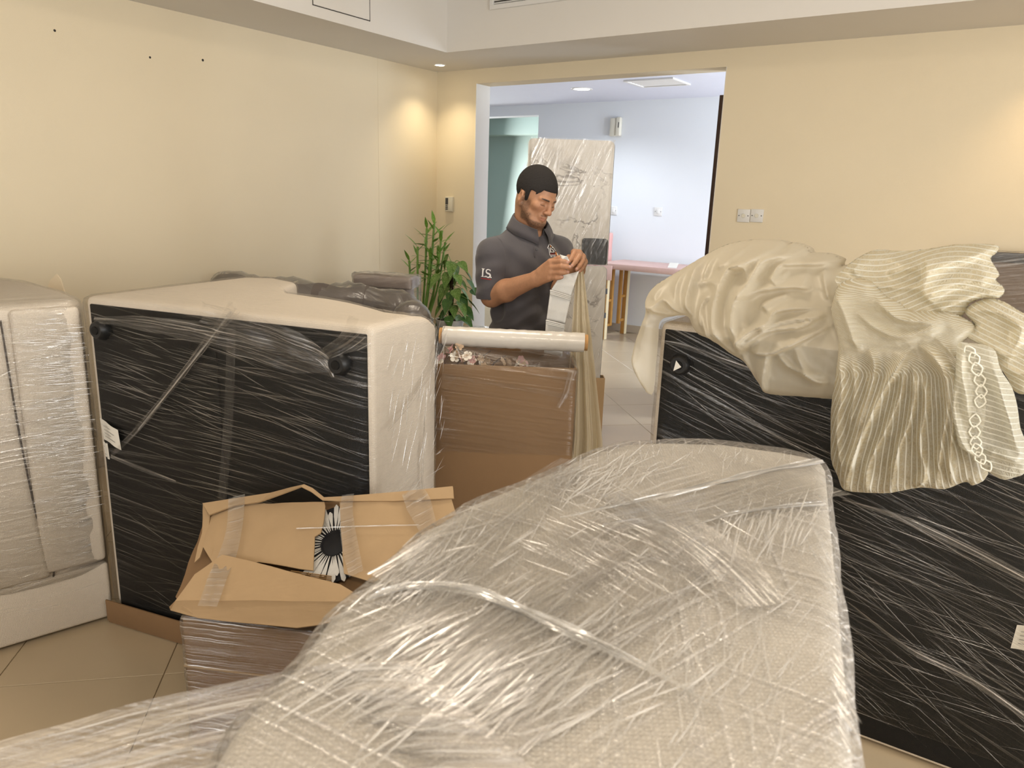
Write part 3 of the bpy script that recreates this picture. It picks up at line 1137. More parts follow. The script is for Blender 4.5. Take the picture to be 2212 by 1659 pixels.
ln = face_lines(A, u, n, 0.022, [
    (150, (0.15, 0.95), (0.80, 1.13), -0.14, 0.08, (0.08, 0.30), (0.0012, 0.004), (0.15, 0.8)),
    (60, (0.10, 0.55), (0.72, 1.0), -0.10, 0.10, (0.08, 0.20), (0.001, 0.003), (0.2, 0.7)),
    (22, (0.35, 0.75), (0.35, 0.80), -0.02, 0.02, (0.2, 0.5), (0.001, 0.002), (0.3, 0.9)),
    (36, (0.15, 0.95), (0.10, 0.50), 0.03, 0.10, (0.06, 0.3), (0.001, 0.0025), (0.1, 0.4)),
    (14, (0.2, 0.4), (0.08, 0.6), -0.35, 0.05, (0.1, 0.3), (0.001, 0.003), (0.1, 0.5))])
for k in range(13):                                   # evenly pulled ridges right of the slat
    z0 = 0.86 - k * 0.021
    L0, L1 = 0.42 + 0.02 * math.sin(k), 0.66 + 0.08 * math.sin(k * 1.7)
    ln.append(([A + u * (L0 + (L1 - L0) * i / 6) + Z1 * (z0 - 0.012 * i / 6) - n * 0.022 for i in range(7)], -n, 0.0022, 0.9))
creases(ln, M['crease_dark'], s1)
ln = []
for (cnt, t0, t1, z0, z1, ang, spd, lr) in ((60, 0.05, 0.40, 0.75, 1.12, 1.2, 0.3, (0.03, 0.14)), (60, 0.05, 0.40, 0.25, 0.75, 0.25, 0.25, (0.03, 0.16))):
    for _ in range(cnt):
        tc_, zc_ = rc.uniform(t0, t1), rc.uniform(z0, z1)
        a, L_ = ang + rc.gauss(0, spd), rc.uniform(*lr)
        tc_ = min(max(tc_, 0.03 + abs(math.cos(a)) * L_ / 2), 0.41 - abs(math.cos(a)) * L_ / 2)
        ln.append(([fs(tc_ + math.cos(a) * L_ * (i / 6 - .5), zc_ + math.sin(a) * L_ * (i / 6 - .5)) for i in range(7)], u, rc.uniform(.001, .003), rc.uniform(.2, .9)))
creases(ln, M['crease'], s1)
# cardboard sheet turned up under the sofa
tr = thing('cardboard_tray', A + u * .5, 'strip of brown cardboard folded up under the standing sofa', 'cardboard')
box('lip', fp(-0.012, -0.035, 0.012), u * 1.02, n * 0.006, Z1 * 0.082, M['card_dark'], tr, 0.001)
box('sheet', fp(-0.012, -0.029, 0.002), u * 1.02, n * 0.02, Z1 * 0.009, M['card_dark'], tr)

# ---- light sofa beside it, seat cushions facing the camera
P = np.array([-1.44, 2.435, 0])
w = nrm((-.76, -.65, 0))
nw = nrm(np.cross(w, (0, 0, 1)))          # away from the camera
s2 = thing('sofa', P + w * .4 + nw * .4, 'wrapped light beige sofa on end, seat cushion seam showing, partly out of frame', 'sofa', 'beige sofas stood on end')
gp = lambda s, d, z: P + w * s + nw * d + Z1 * z
prof2 = [(0, 0.02), (0.15, 0.0), (0.5, 0.02), (1.15, 0.02), (1.15, 0.80), (1.0, 0.86), (0.15, 0.86), (0.04, 0.62), (-0.02, 0.30), (-0.03, 0.08)]
from_bm('body', prism(prof2, P, w, nw, 0.012, 1.165, 0.03, 3), M['linen_fine'], s2, boxuv=(w, nw))
cu = bmesh.new()
# cushion bulging beside the seam; its near edge leans with the seam
co = [(0.215, 1.12), (0.206, 0.76), (0.190, 0.48), (0.165, 0.225), (0.60, 0.225), (1.10, 0.225), (1.10, 1.12)]
lo = [cu.verts.new(v3(gp(s_, 0.05, z_))) for s_, z_ in co]
hi = [cu.verts.new(v3(gp(s_, -0.022, z_))) for s_, z_ in co]
k = len(co)
ff = [cu.faces.new(lo), cu.faces.new(hi[::-1])] + [cu.faces.new((lo[i], hi[i], hi[(i + 1) % k], lo[(i + 1) % k])) for i in range(k)]
bmesh.ops.recalc_face_normals(cu, faces=ff)
bmesh.ops.bevel(cu, geom=cu.edges[:], offset=0.02, segments=3, profile=0.5, affect='EDGES')
from_bm('seat_cushion', cu, M['linen_fine'], s2, boxuv=(w, nw))
box('side_panel', gp(-0.005, -0.018, 0.24), w * 0.195, nw * 0.05, Z1 * 0.91, M['linen_fine'], s2, 0.016, 3, boxuv=(w, nw))
box('base_panel', gp(-0.008, -0.014, 0.014), w * 1.12, nw * 0.05, Z1 * 0.212, M['linen_fine'], s2, 0.012, 3, boxuv=(w, nw))
# dark tube along the seam, painted in for the shade of the cushion gap
pth = smooth_path([gp(0.214, -0.004, 1.12), gp(0.205, -0.008, 0.76), gp(0.189, -0.008, 0.48), gp(0.163, -0.006, 0.215), gp(0.30, -0.004, 0.222)], 8)
V, Fc = tube(pth, 0.0035, 6)
mo('seam_line', V, Fc, plain('seam_shade', (0.06, 0.045, 0.035), 0.8, 0.2, var=0.1), s2)
wrap(prism([(s_, t_ - (0.028 if t_ < .05 else 0)) for s_, t_ in prof2], P, w, nw, 0.20, 1.168, 0.03, 2), 'stretch_film', M['film_beige'], s2, (w, nw), amp=0.005)
QF = lambda px, py, off=0.035: onPl(px, py, P - nw * off, nw)
strip([QF(0, 815), QF(90, 770), QF(165, 735)], [0.012, 0.012, 0.006], M['film_band'], 'film_strand', s2, [-nw], 0.15)
strip([QF(0, 905), QF(100, 915), QF(205, 908)], [0.01, 0.012, 0.01], M['film_band'], 'film_strand', s2, [-nw], 0.15)
creases(face_lines(P, w, nw, 0.050, [
    (170, (0.02, 0.19), (0.42, 1.10), 0.06, 0.07, (0.03, 0.11), (0.0012, 0.0035), (0.25, 1.0)),
    (120, (0.02, 0.12), (0.45, 1.12), 0.05, 0.05, (0.04, 0.10), (0.002, 0.0042), (0.5, 1.0)),
    (110, (0.24, 0.55), (0.28, 1.08), 0.10, 0.12, (0.03, 0.16), (0.001, 0.003), (0.15, 0.7)),
    (50, (0.05, 0.45), (0.12, 0.45), 0.05, 0.12, (0.04, 0.16), (0.001, 0.003), (0.2, 0.8))]), M['crease'], s2)
# bit of cardboard sticking up behind it
q0 = onY(120, 600, 3.25)
bt = thing('cardboard_scrap', (q0[0], q0[1], 0), 'pale torn cardboard corner sticking up behind the light sofa', 'cardboard')
pts = [onY(px, py, 3.25) for px, py in ((95, 640), (108, 606), (122, 592), (131, 604), (142, 640))]
low = [np.array([pts[0][0], pts[0][1], 0.003]), np.array([pts[-1][0], pts[-1][1], 0.003])]
ring = [low[0]] + pts + [low[1]]
V = ring + [p + np.array([0.0, 0.006, 0]) for p in ring]
k = len(ring)
Fc = [tuple(range(k)), tuple(range(2 * k - 1, k - 1, -1))] + [(i, i + k, (i + 1) % k + k, (i + 1) % k) for i in range(k)]
mo('flap', V, Fc, plain('pale_cardboard', (0.86, 0.72, 0.52), 0.8, 0.2, var=0.05), bt, smooth=False)

# ---- right sofa, black underside to the camera
P2 = np.array([.455, 2.30, 0])
u2 = nrm((.848, -.53, 0))
n2 = np.array([-u2[1], u2[0], 0])
s3 = thing('sofa', P2 + u2 * .7 + n2 * .3, 'wrapped sofa on end with black underside, draped with curtains', 'sofa', 'beige sofas stood on end')
hp = lambda s, d, z: P2 + u2 * s + n2 * d + Z1 * z
prof3 = [(0, 0), (1.45, 0), (1.46, 0.5), (1.3, 0.8), (1.05, 0.8), (0.95, 0.5), (0.7, 0.42), (0.06, 0.44), (0.0, 0.36)]
from_bm('body', prism(prof3, P2, u2, n2, 0.012, 1.185, 0.02, 3), M['linen_fine'], s3, boxuv=(u2, n2))
box('underside', hp(0.018, -0.006, 0.03), u2 * 1.41, n2 * 0.02, Z1 * 1.135, M['black'], s3, 0.004, boxuv=(u2, n2))
for (s_, z_) in ((0.082, 1.065), (1.36, 1.065)):
    sofa_foot(hp(s_, -0.006, z_), -n2, s3)
# little white corner of a felt pad on the upper foot
c0 = hp(0.082, -0.046, 1.065)
mo('felt_pad', [c0 + u2 * -.006 + Z1 * .016, c0 + u2 * .012 + Z1 * -.002, c0 + u2 * -.012 + Z1 * -.018], [(0, 1, 2)], M['paper'], s3, smooth=False)
label_tag([onPl(2197, 1350, P2 - n2 * .012, n2), onPl(2262, 1358, P2 - n2 * .03, n2), onPl(2250, 1412, P2 - n2 * .03, n2), onPl(2183, 1400, P2 - n2 * .012, n2)], s3)
wrap(prism([(s_, t_ - (0.014 if t_ == 0 else 0)) for s_, t_ in prof3], P2, u2, n2, 0.10, 1.187, 0.02, 2), 'stretch_film', M['film_black2'], s3, (u2, n2), amp=0.004)
RF = lambda px, py, off=0.03: onPl(px, py, P2 - n2 * off, n2)
strip([RF(1424, 735), RF(1480, 748), RF(1600, 790), RF(1720, 830)], [0.004, 0.016, 0.015, 0.004], M['film_band'], 'film_strand', s3, [-n2], 0.15)
strip([RF(1820, 1080), RF(1950, 1120), RF(2080, 1180), RF(2230, 1260)], [0.004, 0.02, 0.02, 0.02], M['film_band'], 'film_strand', s3, [-n2], 0.08)
strip([RF(1830, 1300), RF(1960, 1400), RF(2100, 1470), RF(2230, 1560)], [0.003, 0.015, 0.02, 0.02], M['film_band'], 'film_strand', s3, [-n2], 0.08)

creases(face_lines(P2, u2, n2, 0.024, [
    (210, (0.12, 1.25), (0.45, 1.08), -0.33, 0.10, (0.10, 0.45), (0.001, 0.003), (0.12, 0.7)),
    (80, (0.10, 1.2), (0.6, 1.05), -0.16, 0.06, (0.10, 0.4), (0.001, 0.003), (0.15, 0.7)),
    (120, (0.55, 1.35), (0.10, 0.60), -0.10, 0.08, (0.10, 0.4), (0.001, 0.0025), (0.12, 0.6)),
    (100, (0.55, 1.35), (0.10, 0.55), -0.55, 0.08, (0.10, 0.4), (0.001, 0.0025), (0.12, 0.6))]), M['crease_dark'], s3)

# ---- near sofa: lying on end right in front of the camera, arm side up
ZT = 1.10
out_px = [(1785, 1003), (1700, 985), (1560, 966), (1430, 962), (1345, 966), (1270, 985), (1190, 1022), (1120, 1052), (1000, 1100), (900, 1160), (800, 1258), (700, 1345), (640, 1430)]
ol = [onZ(x, y, ZT - 0.012)[:2] for x, y in out_px]
ol += [np.array([-0.235, 0.56]), np.array([-0.24, 0.40]), np.array([-0.20, 0.22]), np.array([0.0, 0.14]), np.array([0.18, 0.20])]
s4 = thing('sofa', (0.2, 0.8, 0), 'large wrapped linen sofa on end nearest the camera, pale arm side up', 'sofa', 'beige sofas stood on end')
ux = np.array([1.0, 0, 0])
uy = np.array([0, 1.0, 0])
ol_s = [np.array(p) for p in ol]


def top_z(x, y):
    return ZT


def near_prism(off=0.0, z0=0.012, z1=ZT, bev=0.05, seg=5):
    bm = bmesh.new()
    c = np.mean(ol_s, axis=0)
    pts = []
    kk = len(ol_s)
    for i, p in enumerate(ol_s):
        a_, b_ = ol_s[i - 1], ol_s[(i + 1) % kk]
        t_ = nrm(np.append(b_ - a_, 0))
        nn_ = np.array([t_[1], -t_[0]])
        if nn_.dot(p - c) < 0:
            nn_ = -nn_
        pts.append(p + nn_ * off)
    lo = [bm.verts.new((p[0], p[1], z0)) for p in pts]
    hi = [bm.verts.new((p[0], p[1], z1)) for p in pts]
    fs = [bm.faces.new(lo), bm.faces.new(hi)]
    for i in range(kk):
        fs.append(bm.faces.new((lo[i], lo[(i + 1) % kk], hi[(i + 1) % kk], hi[i])))
    bmesh.ops.recalc_face_normals(bm, faces=fs)
    rim = [e for e in bm.edges if all(v.co.z > z1 - 1e-4 for v in e.verts)]
    cor = [e for e in bm.edges if abs(e.verts[0].co.z - e.verts[1].co.z) > 0.1 and (e.verts[0].co.xy - Vector(ol_s[0])).length < 0.08]
    bmesh.ops.bevel(bm, geom=rim + cor, offset=bev, segments=seg, profile=0.5, affect='EDGES', clamp_overlap=True)
    return bm


nb = near_prism(bev=0.028, seg=4)
densify(nb, 0.05)
for v in nb.verts:
    if v.co.z > ZT - 0.001:
        v.co.z += 0.006 * fbm(v.co, 3, 2)
near_body = from_bm('body', nb, M['linen'], s4, sharp=50, boxuv=(ux, uy))
nt_ = near_prism(0.003, 0.25, ZT + 0.002, 0.03, 4)
wrap(nt_, 'stretch_film', M['film_fore'], s4, (ux, uy), off=0.004, amp=0.007, sc=6, size=0.025)
near_tree = bvh_of(near_body)


def on_near(px, py, lift=0.012):
    l, nn_ = hit(px, py, near_tree)
    if l is None:
        l = onZ(px, py, ZT)
    return l + np.array([0, 0, lift])


# lower seat part of the same sofa, left of the raised arm
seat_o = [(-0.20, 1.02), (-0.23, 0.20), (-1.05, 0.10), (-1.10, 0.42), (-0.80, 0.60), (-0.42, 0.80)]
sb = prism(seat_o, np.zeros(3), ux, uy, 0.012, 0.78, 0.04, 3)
from_bm('seat', sb, M['linen_dark'], s4, boxuv=(ux, uy))
# piping along the rounded arm side
_c = np.mean(ol_s, axis=0)
pp = smooth_path([np.append(ol_s[i] + nrm(ol_s[i] - _c) * 0.004, 1.045) for i in (8, 9, 10, 11, 12)], 6)
V, Fc = tube(pp, 0.004, 8)
mo('seam_line', V, Fc, M['linen_dark'], s4)
# bands and ropes of film lying over the arm
for pts, wd_, mt_ in (
        ([(1772, 1012), (1650, 1035), (1500, 1072), (1350, 1105), (1210, 1135)], [0.018, 0.018, 0.014, 0.010, 0.002], 'film_rope'),
        ([(1778, 1106), (1690, 1112), (1580, 1128), (1470, 1160)], [0.012, 0.010, 0.008, 0.001], 'film_rope'),
        ([(1770, 1058), (1640, 1085), (1480, 1120), (1300, 1150)], [0.12, 0.10, 0.08, 0.05], 'film_band'),
        ([(790, 1318), (830, 1304), (900, 1291), (1010, 1300), (1130, 1345), (1260, 1402), (1400, 1470), (1560, 1560)], [0.002, 0.012, 0.016, 0.018, 0.018, 0.016, 0.010, 0.001], 'film_rope'),
        ([(1330, 1080), (1420, 1140), (1540, 1220), (1650, 1330)], [0.06, 0.10, 0.10, 0.06], 'film_band'),
        ([(1240, 1010), (1130, 1100), (1000, 1200), (860, 1290)], [0.05, 0.09, 0.12, 0.10], 'film_band'),
        ([(1330, 1150), (1180, 1250), (1020, 1360), (880, 1480)], [0.10, 0.14, 0.15, 0.14], 'film_band'),
        ([(1500, 1180), (1340, 1300), (1180, 1430), (1000, 1600)], [0.10, 0.14, 0.14, 0.12], 'film_band')):
    pts = [q for q in pts if hit(q[0], q[1], near_tree)[0] is not None]
    strip([on_near(x, y) for x, y in pts], wd_, M[mt_], 'film_strand', s4, [(0, 0, 1)], 0.035 if mt_ == 'film_band' else 0.3, nw=8)
# creases: short ridges pulled across the arm in the directions the bands were wound
ln = []
for (cx_, cy_, sx_, sy_, dx, dy, spd, cnt, lr, wr_, st) in (
        (930, 1230, 170, 110, -0.72, 0.69, 0.16, 150, (50, 190), (0.0008, 0.0028), (0.2, 0.9)),
        (1150, 1340, 230, 170, 0.80, -0.60, 0.10, 110, (40, 130), (0.001, 0.0035), (0.2, 1.0)),
        (1330, 1200, 190, 120, 0.85, 0.52, 0.12, 170, (50, 170), (0.0007, 0.0022), (0.2, 0.8)),
        (980, 1500, 320, 120, -0.86, 0.50, 0.14, 200, (90, 280), (0.0008, 0.003), (0.2, 0.9)),
        (1660, 1150, 110, 55, -0.35, 0.94, 0.14, 80, (40, 110), (0.001, 0.003), (0.2, 0.8)),
        (1500, 1000, 200, 25, -0.40, 0.90, 0.2, 60, (15, 50), (0.0008, 0.002), (0.2, 0.8)),
        (1280, 1040, 110, 50, -0.80, 0.60, 0.3, 110, (25, 90), (0.0008, 0.0028), (0.3, 1.0)),
        (1560, 1400, 170, 190, 0.20, -0.98, 0.25, 90, (60, 190), (0.0007, 0.002), (0.1, 0.5)),
        (1420, 1420, 220, 150, 0.62, -0.78, 0.12, 70, (40, 130), (0.0008, 0.0022), (0.2, 0.9))):
    for _ in range(cnt):
        x0, y0 = rc.gauss(cx_, sx_ * 0.6), rc.gauss(cy_, sy_ * 0.6)
        a = math.atan2(dy, dx) + rc.gauss(0, spd)
        L_ = rc.uniform(*lr)
        P_, ok = [], True
        for i in range(7):
            x, y = x0 + math.cos(a) * L_ * (i / 6 - .5), y0 + math.sin(a) * L_ * (i / 6 - .5)
            l, nn_ = hit(x, y, near_tree)
            if l is None or l[2] < ZT - 0.03:
                ok = False
                break
            P_.append(l + np.array([0, 0, 0.0125]))
        if ok:
            ln.append((P_, (0, 0, 1), rc.uniform(*wr_), rc.uniform(*st)))
creases(ln, M['crease'], s4)
# pulled film along the right-hand edge, its highlight painted as pale creases
ln = []
for _ in range(90):
    t = rc.uniform(0.02, 0.98)
    x, y = 1786 + 62 * t + rc.uniform(-22, 4), 1010 + 640 * t
    l, nn_ = hit(x - 8, y, near_tree)
    if l is None:
        continue
    dv = np.array([rc.uniform(-.05, .05), -1.0, rc.uniform(-.1, .1)])
    L_ = rc.uniform(.01, .06)
    ln.append(([l + np.array([0.0, 0, 0.012]) + dv * L_ * (i / 6 - .5) * np.array([1, 1, 0.3]) for i in range(7)], (0.3, 0, 1), rc.uniform(.001, .003), rc.uniform(.3, 1)))
creases(ln, M['crease'], s4)
# sheet of film stretched from the arm down across the seat
V, Fc, UV = [], [], []
NU, NV = 60, 40
top_edge = [(900, 1425), (760, 1428), (640, 1446), (470, 1480), (300, 1516), (150, 1560), (0, 1600), (-160, 1650)]
te = smooth_path([np.array([x, y, 0.0]) for x, y in top_edge], 10)


def sheet_p(s_, t_, lift=0.0):
    f = min(max(s_, 0), 1) * (len(te) - 1)
    i0 = min(int(f), len(te) - 2)
    q = te[i0] + (te[i0 + 1] - te[i0]) * (f - i0)
    px = q[0] + t_ * (90 + 260 * (1 - s_))
    py = q[1] + t_ * (330 - 40 * s_)
    z = 1.125 - 0.20 * s_ ** 1.3 + 0.02 * t_
    fold = 0.007 * math.sin(t_ * 34 + 2.2 * math.sin(s_ * 4)) + 0.004 * math.sin(t_ * 71 + s_ * 5) + 0.01 * math.sin(s_ * 9 + t_ * 5)
    return onZ(px, py, z + fold * min(1, s_ * 3 + .25) + lift)


for i in range(NU + 1):
    for j in range(NV + 1):
        V.append(sheet_p(i / NU, j / NV))
        UV.append((i / NU * 0.9, j / NV * 0.35))
for i in range(NU):
    for j in range(NV):
        a = i * (NV + 1) + j
        Fc.append((a, a + 1, a + NV + 2, a + NV + 1))
ln = []
for _ in range(260):
    s0, t0, L_ = rc.uniform(0.0, 0.95), rc.random() ** 0.8, rc.uniform(0.05, 0.35)
    sl = rc.gauss(0.02, 0.05)
    P_ = [sheet_p(s0 + (i / 6 - .5) * L_, min(1, max(0, t0 + sl * (i / 6 - .5))), 0.003) for i in range(7)]
    if s0 - L_ / 2 < 0 or s0 + L_ / 2 > 1:
        continue
    ln.append((P_, (0, 0, 1), rc.uniform(.0008, .0035), rc.uniform(.2, 1)))
creases(ln, M['crease'], s4)
M['film_sheet'] = film('film_sheet', [(0.05, 1.6, 75, 0.55, 0.46, 0.68, 3), (-0.5, 1.2, 60, 0.25, 0.52, 0.72, 3)], haze=0.07, gloss=0.55, rough=0.2, bump=0.6, fres=0.5, tint=(0.90, 0.83, 0.77))
mo('film_sheet', V, Fc, M['film_sheet'], s4, uv=UV)

# ================================================================== PERSON
class Field:
    """signed distance grid; primitives only touch the cells near them"""

    def __init__(self, lo, hi, h):
        self.lo, self.h = np.array(lo, float), h
        self.n = np.ceil((np.array(hi) - self.lo) / h).astype(int) + 1
        self.D = np.full(self.n, 0.5, np.float32)
        self.ax = [(self.lo[i] + np.arange(self.n[i]) * h).astype(np.float32) for i in range(3)]

    def sub(self, lo, hi):
        i0 = np.clip(np.floor((np.array(lo) - self.lo) / self.h).astype(int), 0, self.n)
        i1 = np.clip(np.ceil((np.array(hi) - self.lo) / self.h).astype(int) + 1, 0, self.n)
        if (i1 <= i0).any():
            return None, None
        sl = tuple(slice(a, b) for a, b in zip(i0, i1))
        g = np.meshgrid(*[self.ax[i][sl[i]] for i in range(3)], indexing='ij', sparse=True)
        return sl, g

    def put(self, sl, d, k, op):
        o = self.D[sl]
        if op == 'sub':
            hh = np.clip(0.5 - 0.5 * (o + d) / k, 0, 1)
            self.D[sl] = o * (1 - hh) - d * hh + k * hh * (1 - hh)
        else:
            hh = np.clip(0.5 + 0.5 * (o - d) / k, 0, 1)
            self.D[sl] = o * (1 - hh) + d * hh - k * hh * (1 - hh)

    def cone(self, a, b, ra, rb, k=0.01, op='add'):
        a, b = np.array(a, float), np.array(b, float)
        R = max(ra, rb) + k * 2 + 3 * self.h
        sl, g = self.sub(np.minimum(a, b) - R, np.maximum(a, b) + R)
        if sl is None:
            return
        ba = b - a
        L2 = max(ba.dot(ba), 1e-9)
        t = ((g[0] - a[0]) * ba[0] + (g[1] - a[1]) * ba[1] + (g[2] - a[2]) * ba[2]) / L2
        t = np.clip(t, 0, 1)
        d = np.sqrt((g[0] - a[0] - ba[0] * t) ** 2 + (g[1] - a[1] - ba[1] * t) ** 2 + (g[2] - a[2] - ba[2] * t) ** 2) - (ra + (rb - ra) * t)
        self.put(sl, d, k, op)

    def ell(self, c, ax, r, k=0.01, op='add'):
        """ellipsoid with axes ax (3 unit vectors) and radii r"""
        c = np.array(c, float)
        R = max(r) + k * 2 + 3 * self.h
        sl, g = self.sub(c - R, c + R)
        if sl is None:
            return
        q = [((g[0] - c[0]) * a[0] + (g[1] - c[1]) * a[1] + (g[2] - c[2]) * a[2]) for a in ax]
        k0 = np.sqrt(sum((q[i] / r[i]) ** 2 for i in range(3)))
        k1 = np.sqrt(sum((q[i] / r[i] ** 2) ** 2 for i in range(3))) + 1e-9
        self.put(sl, k0 * (k0 - 1) / k1, k, op)

    def cut(self, p, nn, k=0.004):
        """keep what lies behind the plane (p, nn outwards)"""
        p, nn = np.array(p, float), nrm(nn)
        g = np.meshgrid(*self.ax, indexing='ij', sparse=True)
        d = ((g[0] - p[0]) * nn[0] + (g[1] - p[1]) * nn[1] + (g[2] - p[2]) * nn[2]).astype(np.float32)
        self.D = np.maximum(self.D, d)

    def mesh(self):
        """surface nets"""
        D = self.D
        ins = D < 0
        c = [ins[i:ins.shape[0] - 1 + i, j:ins.shape[1] - 1 + j, k:ins.shape[2] - 1 + k] for i in (0, 1) for j in (0, 1) for k in (0, 1)]
        anyi = c[0].copy()
        alli = c[0].copy()
        for q in c[1:]:
            anyi |= q
            alli &= q
        act = np.argwhere(anyi & ~alli)
        idx = np.full(anyi.shape, -1, np.int32)
        idx[tuple(act.T)] = np.arange(len(act))
        corners = np.array([(i, j, k) for i in (0, 1) for j in (0, 1) for k in (0, 1)])
        vals = np.stack([D[tuple((act + cc).T)] for cc in corners], 1)
        acc = np.zeros((len(act), 3))
        cnt = np.zeros(len(act))
        for a in range(8):
            for b in range(a + 1, 8):
                if np.abs(corners[a] - corners[b]).sum() != 1:
                    continue
                va, vb = vals[:, a], vals[:, b]
                m_ = (va < 0) != (vb < 0)
                t = np.where(m_, va / np.where(m_, va - vb, 1), 0)
                acc += np.where(m_[:, None], corners[a] + (corners[b] - corners[a]) * t[:, None], 0)
                cnt += m_
        V = self.lo + (act + acc / cnt[:, None]) * self.h
        Fs = []
        for ax in range(3):
            o1, o2 = [q for q in range(3) if q != ax]
            s0 = [slice(1, -1)] * 3
            s0[ax] = slice(0, -1)
            s1_ = list(s0)
            s1_[ax] = slice(1, None)
            A0, A1 = ins[tuple(s0)], ins[tuple(s1_)]
            e = np.argwhere(A0 != A1)
            if not len(e):
                continue
            flip = A0[tuple(e.T)]
            base = e.copy()
            base[:, o1] += 1
            base[:, o2] += 1
            def cell(d1, d2):
                q = base.copy()
                q[:, o1] -= d1
                q[:, o2] -= d2
                return idx[tuple(q.T)]
            quad = np.stack([cell(1, 1), cell(0, 1), cell(0, 0), cell(1, 0)], 1)
            if ax == 1:
                flip = ~flip
            quad[~flip] = quad[~flip][:, ::-1]
            Fs.append(quad)
        Fq = np.concatenate(Fs)
        Fq = Fq[(Fq >= 0).all(1)]
        return V, Fq


def relax(V, Fq, it=2, lam=0.5):
    n = len(V)
    e = np.concatenate([Fq[:, [0, 1]], Fq[:, [1, 2]], Fq[:, [2, 3]], Fq[:, [3, 0]]])
    e = np.concatenate([e, e[:, ::-1]])
    for _ in range(it):
        acc = np.zeros_like(V)
        for q in range(3):
            acc[:, q] = np.bincount(e[:, 0], V[e[:, 1], q], n)
        c = np.bincount(e[:, 0], minlength=n)[:, None]
        V = V + lam * (acc / np.maximum(c, 1) - V)
    return V


# torso frame: facing, his left
TY = math.radians(36)
tf = np.array([math.sin(TY), -math.cos(TY), 0])
ts = np.array([math.cos(TY), math.sin(TY), 0])
zz = np.array([0, 0, 1.0])
TC = np.array([0.045, 3.07, 0.0])
bp_ = lambda s, f, z: TC + ts * s + tf * f + zz * z
RSH, LSH = bp_(-0.168, 0.0, 1.322), bp_(0.160, 0.0, 1.330)
REL = onY(1062, 640, 2.955)
LEL = onY(1190, 642, 3.09)
RWR = onY(1158, 602, 2.765)
LWR = onY(1250, 582, 2.875)
# head frame
HYW, HPT = math.radians(43), math.radians(22)
hf = np.array([math.sin(HYW) * math.cos(HPT), -math.cos(HYW) * math.cos(HPT), -math.sin(HPT)])
hs = np.array([math.cos(HYW), math.sin(HYW), 0])
hu = np.cross(hf, hs)
# slight sideways tilt of the head
tilt = math.radians(-7)
hs, hu = hs * math.cos(tilt) + hu * math.sin(tilt), hu * math.cos(tilt) - hs * math.sin(tilt)
HC = onY(1158, 423, 3.03)
HSC = 0.875                       # overall head size
hd = lambda s, f, u_: HC + (hs * s + hf * f + hu * u_) * HSC
HAX = (hs, hf, hu)

person = thing('person', (TC[0], TC[1], 0), 'man in a grey polo shirt bending his head over a curtain tape in his hands', 'person')

B = Field((-0.22, 2.62, 0.80), (0.36, 3.30, 1.70), 0.0022)
def hE(c, ax, r, k=0.01, op='add'):
    B.ell(c, ax, tuple(q * HSC for q in r), k * HSC, op)


def hCn(a, b, ra, rb, k=0.01, op='add'):
    B.cone(a, b, ra * HSC, rb * HSC, k * HSC, op)


# head
hE(hd(0, -0.014, 0.034), HAX, (0.0770, 0.0965, 0.0905), 0.01)
hE(hd(0, 0.030, -0.012), HAX, (0.0615, 0.064, 0.082), 0.03)
hE(hd(0, 0.036, -0.062), HAX, (0.050, 0.050, 0.052), 0.025)
for sx in (-1, 1):
    hCn(hd(sx * 0.053, 0.000, -0.045), hd(sx * 0.030, 0.068, -0.094), 0.016, 0.018, 0.02)   # jaw line
    hE(hd(sx * 0.044, 0.066, -0.022), HAX, (0.020, 0.020, 0.016), 0.02)                     # cheekbone
    hCn(hd(sx * 0.012, 0.0905, 0.014), hd(sx * 0.046, 0.076, 0.013), 0.0085, 0.007, 0.012)   # brow ridge
hE(hd(0, 0.079, -0.098), HAX, (0.022, 0.018, 0.016), 0.02)
for sx in (-1, 1):
    hE(hd(sx * 0.032, 0.098, -0.003), HAX, (0.019, 0.015, 0.011), 0.010, 'sub')             # socket
    hE(hd(sx * 0.0315, 0.0765, -0.005), HAX, (0.0145, 0.0135, 0.0115), 0.004)                # lowered lid
    hCn(hd(sx * 0.020, 0.0875, -0.0125), hd(sx * 0.044, 0.0800, -0.0105), 0.0022, 0.0018, 0.003)   # lash line
hCn(hd(0, 0.0915, 0.010), hd(0, 0.1075, -0.030), 0.0085, 0.0115, 0.010)                     # nose
hE(hd(0, 0.112, -0.036), HAX, (0.0125, 0.0120, 0.0105), 0.008)
for sx in (-1, 1):
    hE(hd(sx * 0.0125, 0.101, -0.039), HAX, (0.0085, 0.0115, 0.0075), 0.005)
    hE(hd(sx * 0.007, 0.107, -0.0475), HAX, (0.0035, 0.005, 0.003), 0.003, 'sub')
hE(hd(0, 0.083, -0.060), HAX, (0.026, 0.014, 0.016), 0.012)                                 # mouth mound
hCn(hd(-0.021, 0.0885, -0.066), hd(0, 0.0965, -0.0635), 0.0035, 0.0055, 0.006)
hCn(hd(0.021, 0.0885, -0.066), hd(0, 0.0965, -0.0635), 0.0035, 0.0055, 0.006)
hCn(hd(-0.018, 0.0880, -0.0735), hd(0, 0.0950, -0.0755), 0.0035, 0.0062, 0.006)
hCn(hd(0.018, 0.0880, -0.0735), hd(0, 0.0950, -0.0755), 0.0035, 0.0062, 0.006)
hCn(hd(-0.021, 0.0925, -0.0695), hd(0.021, 0.0925, -0.0695), 0.0016, 0.0016, 0.003, 'sub')
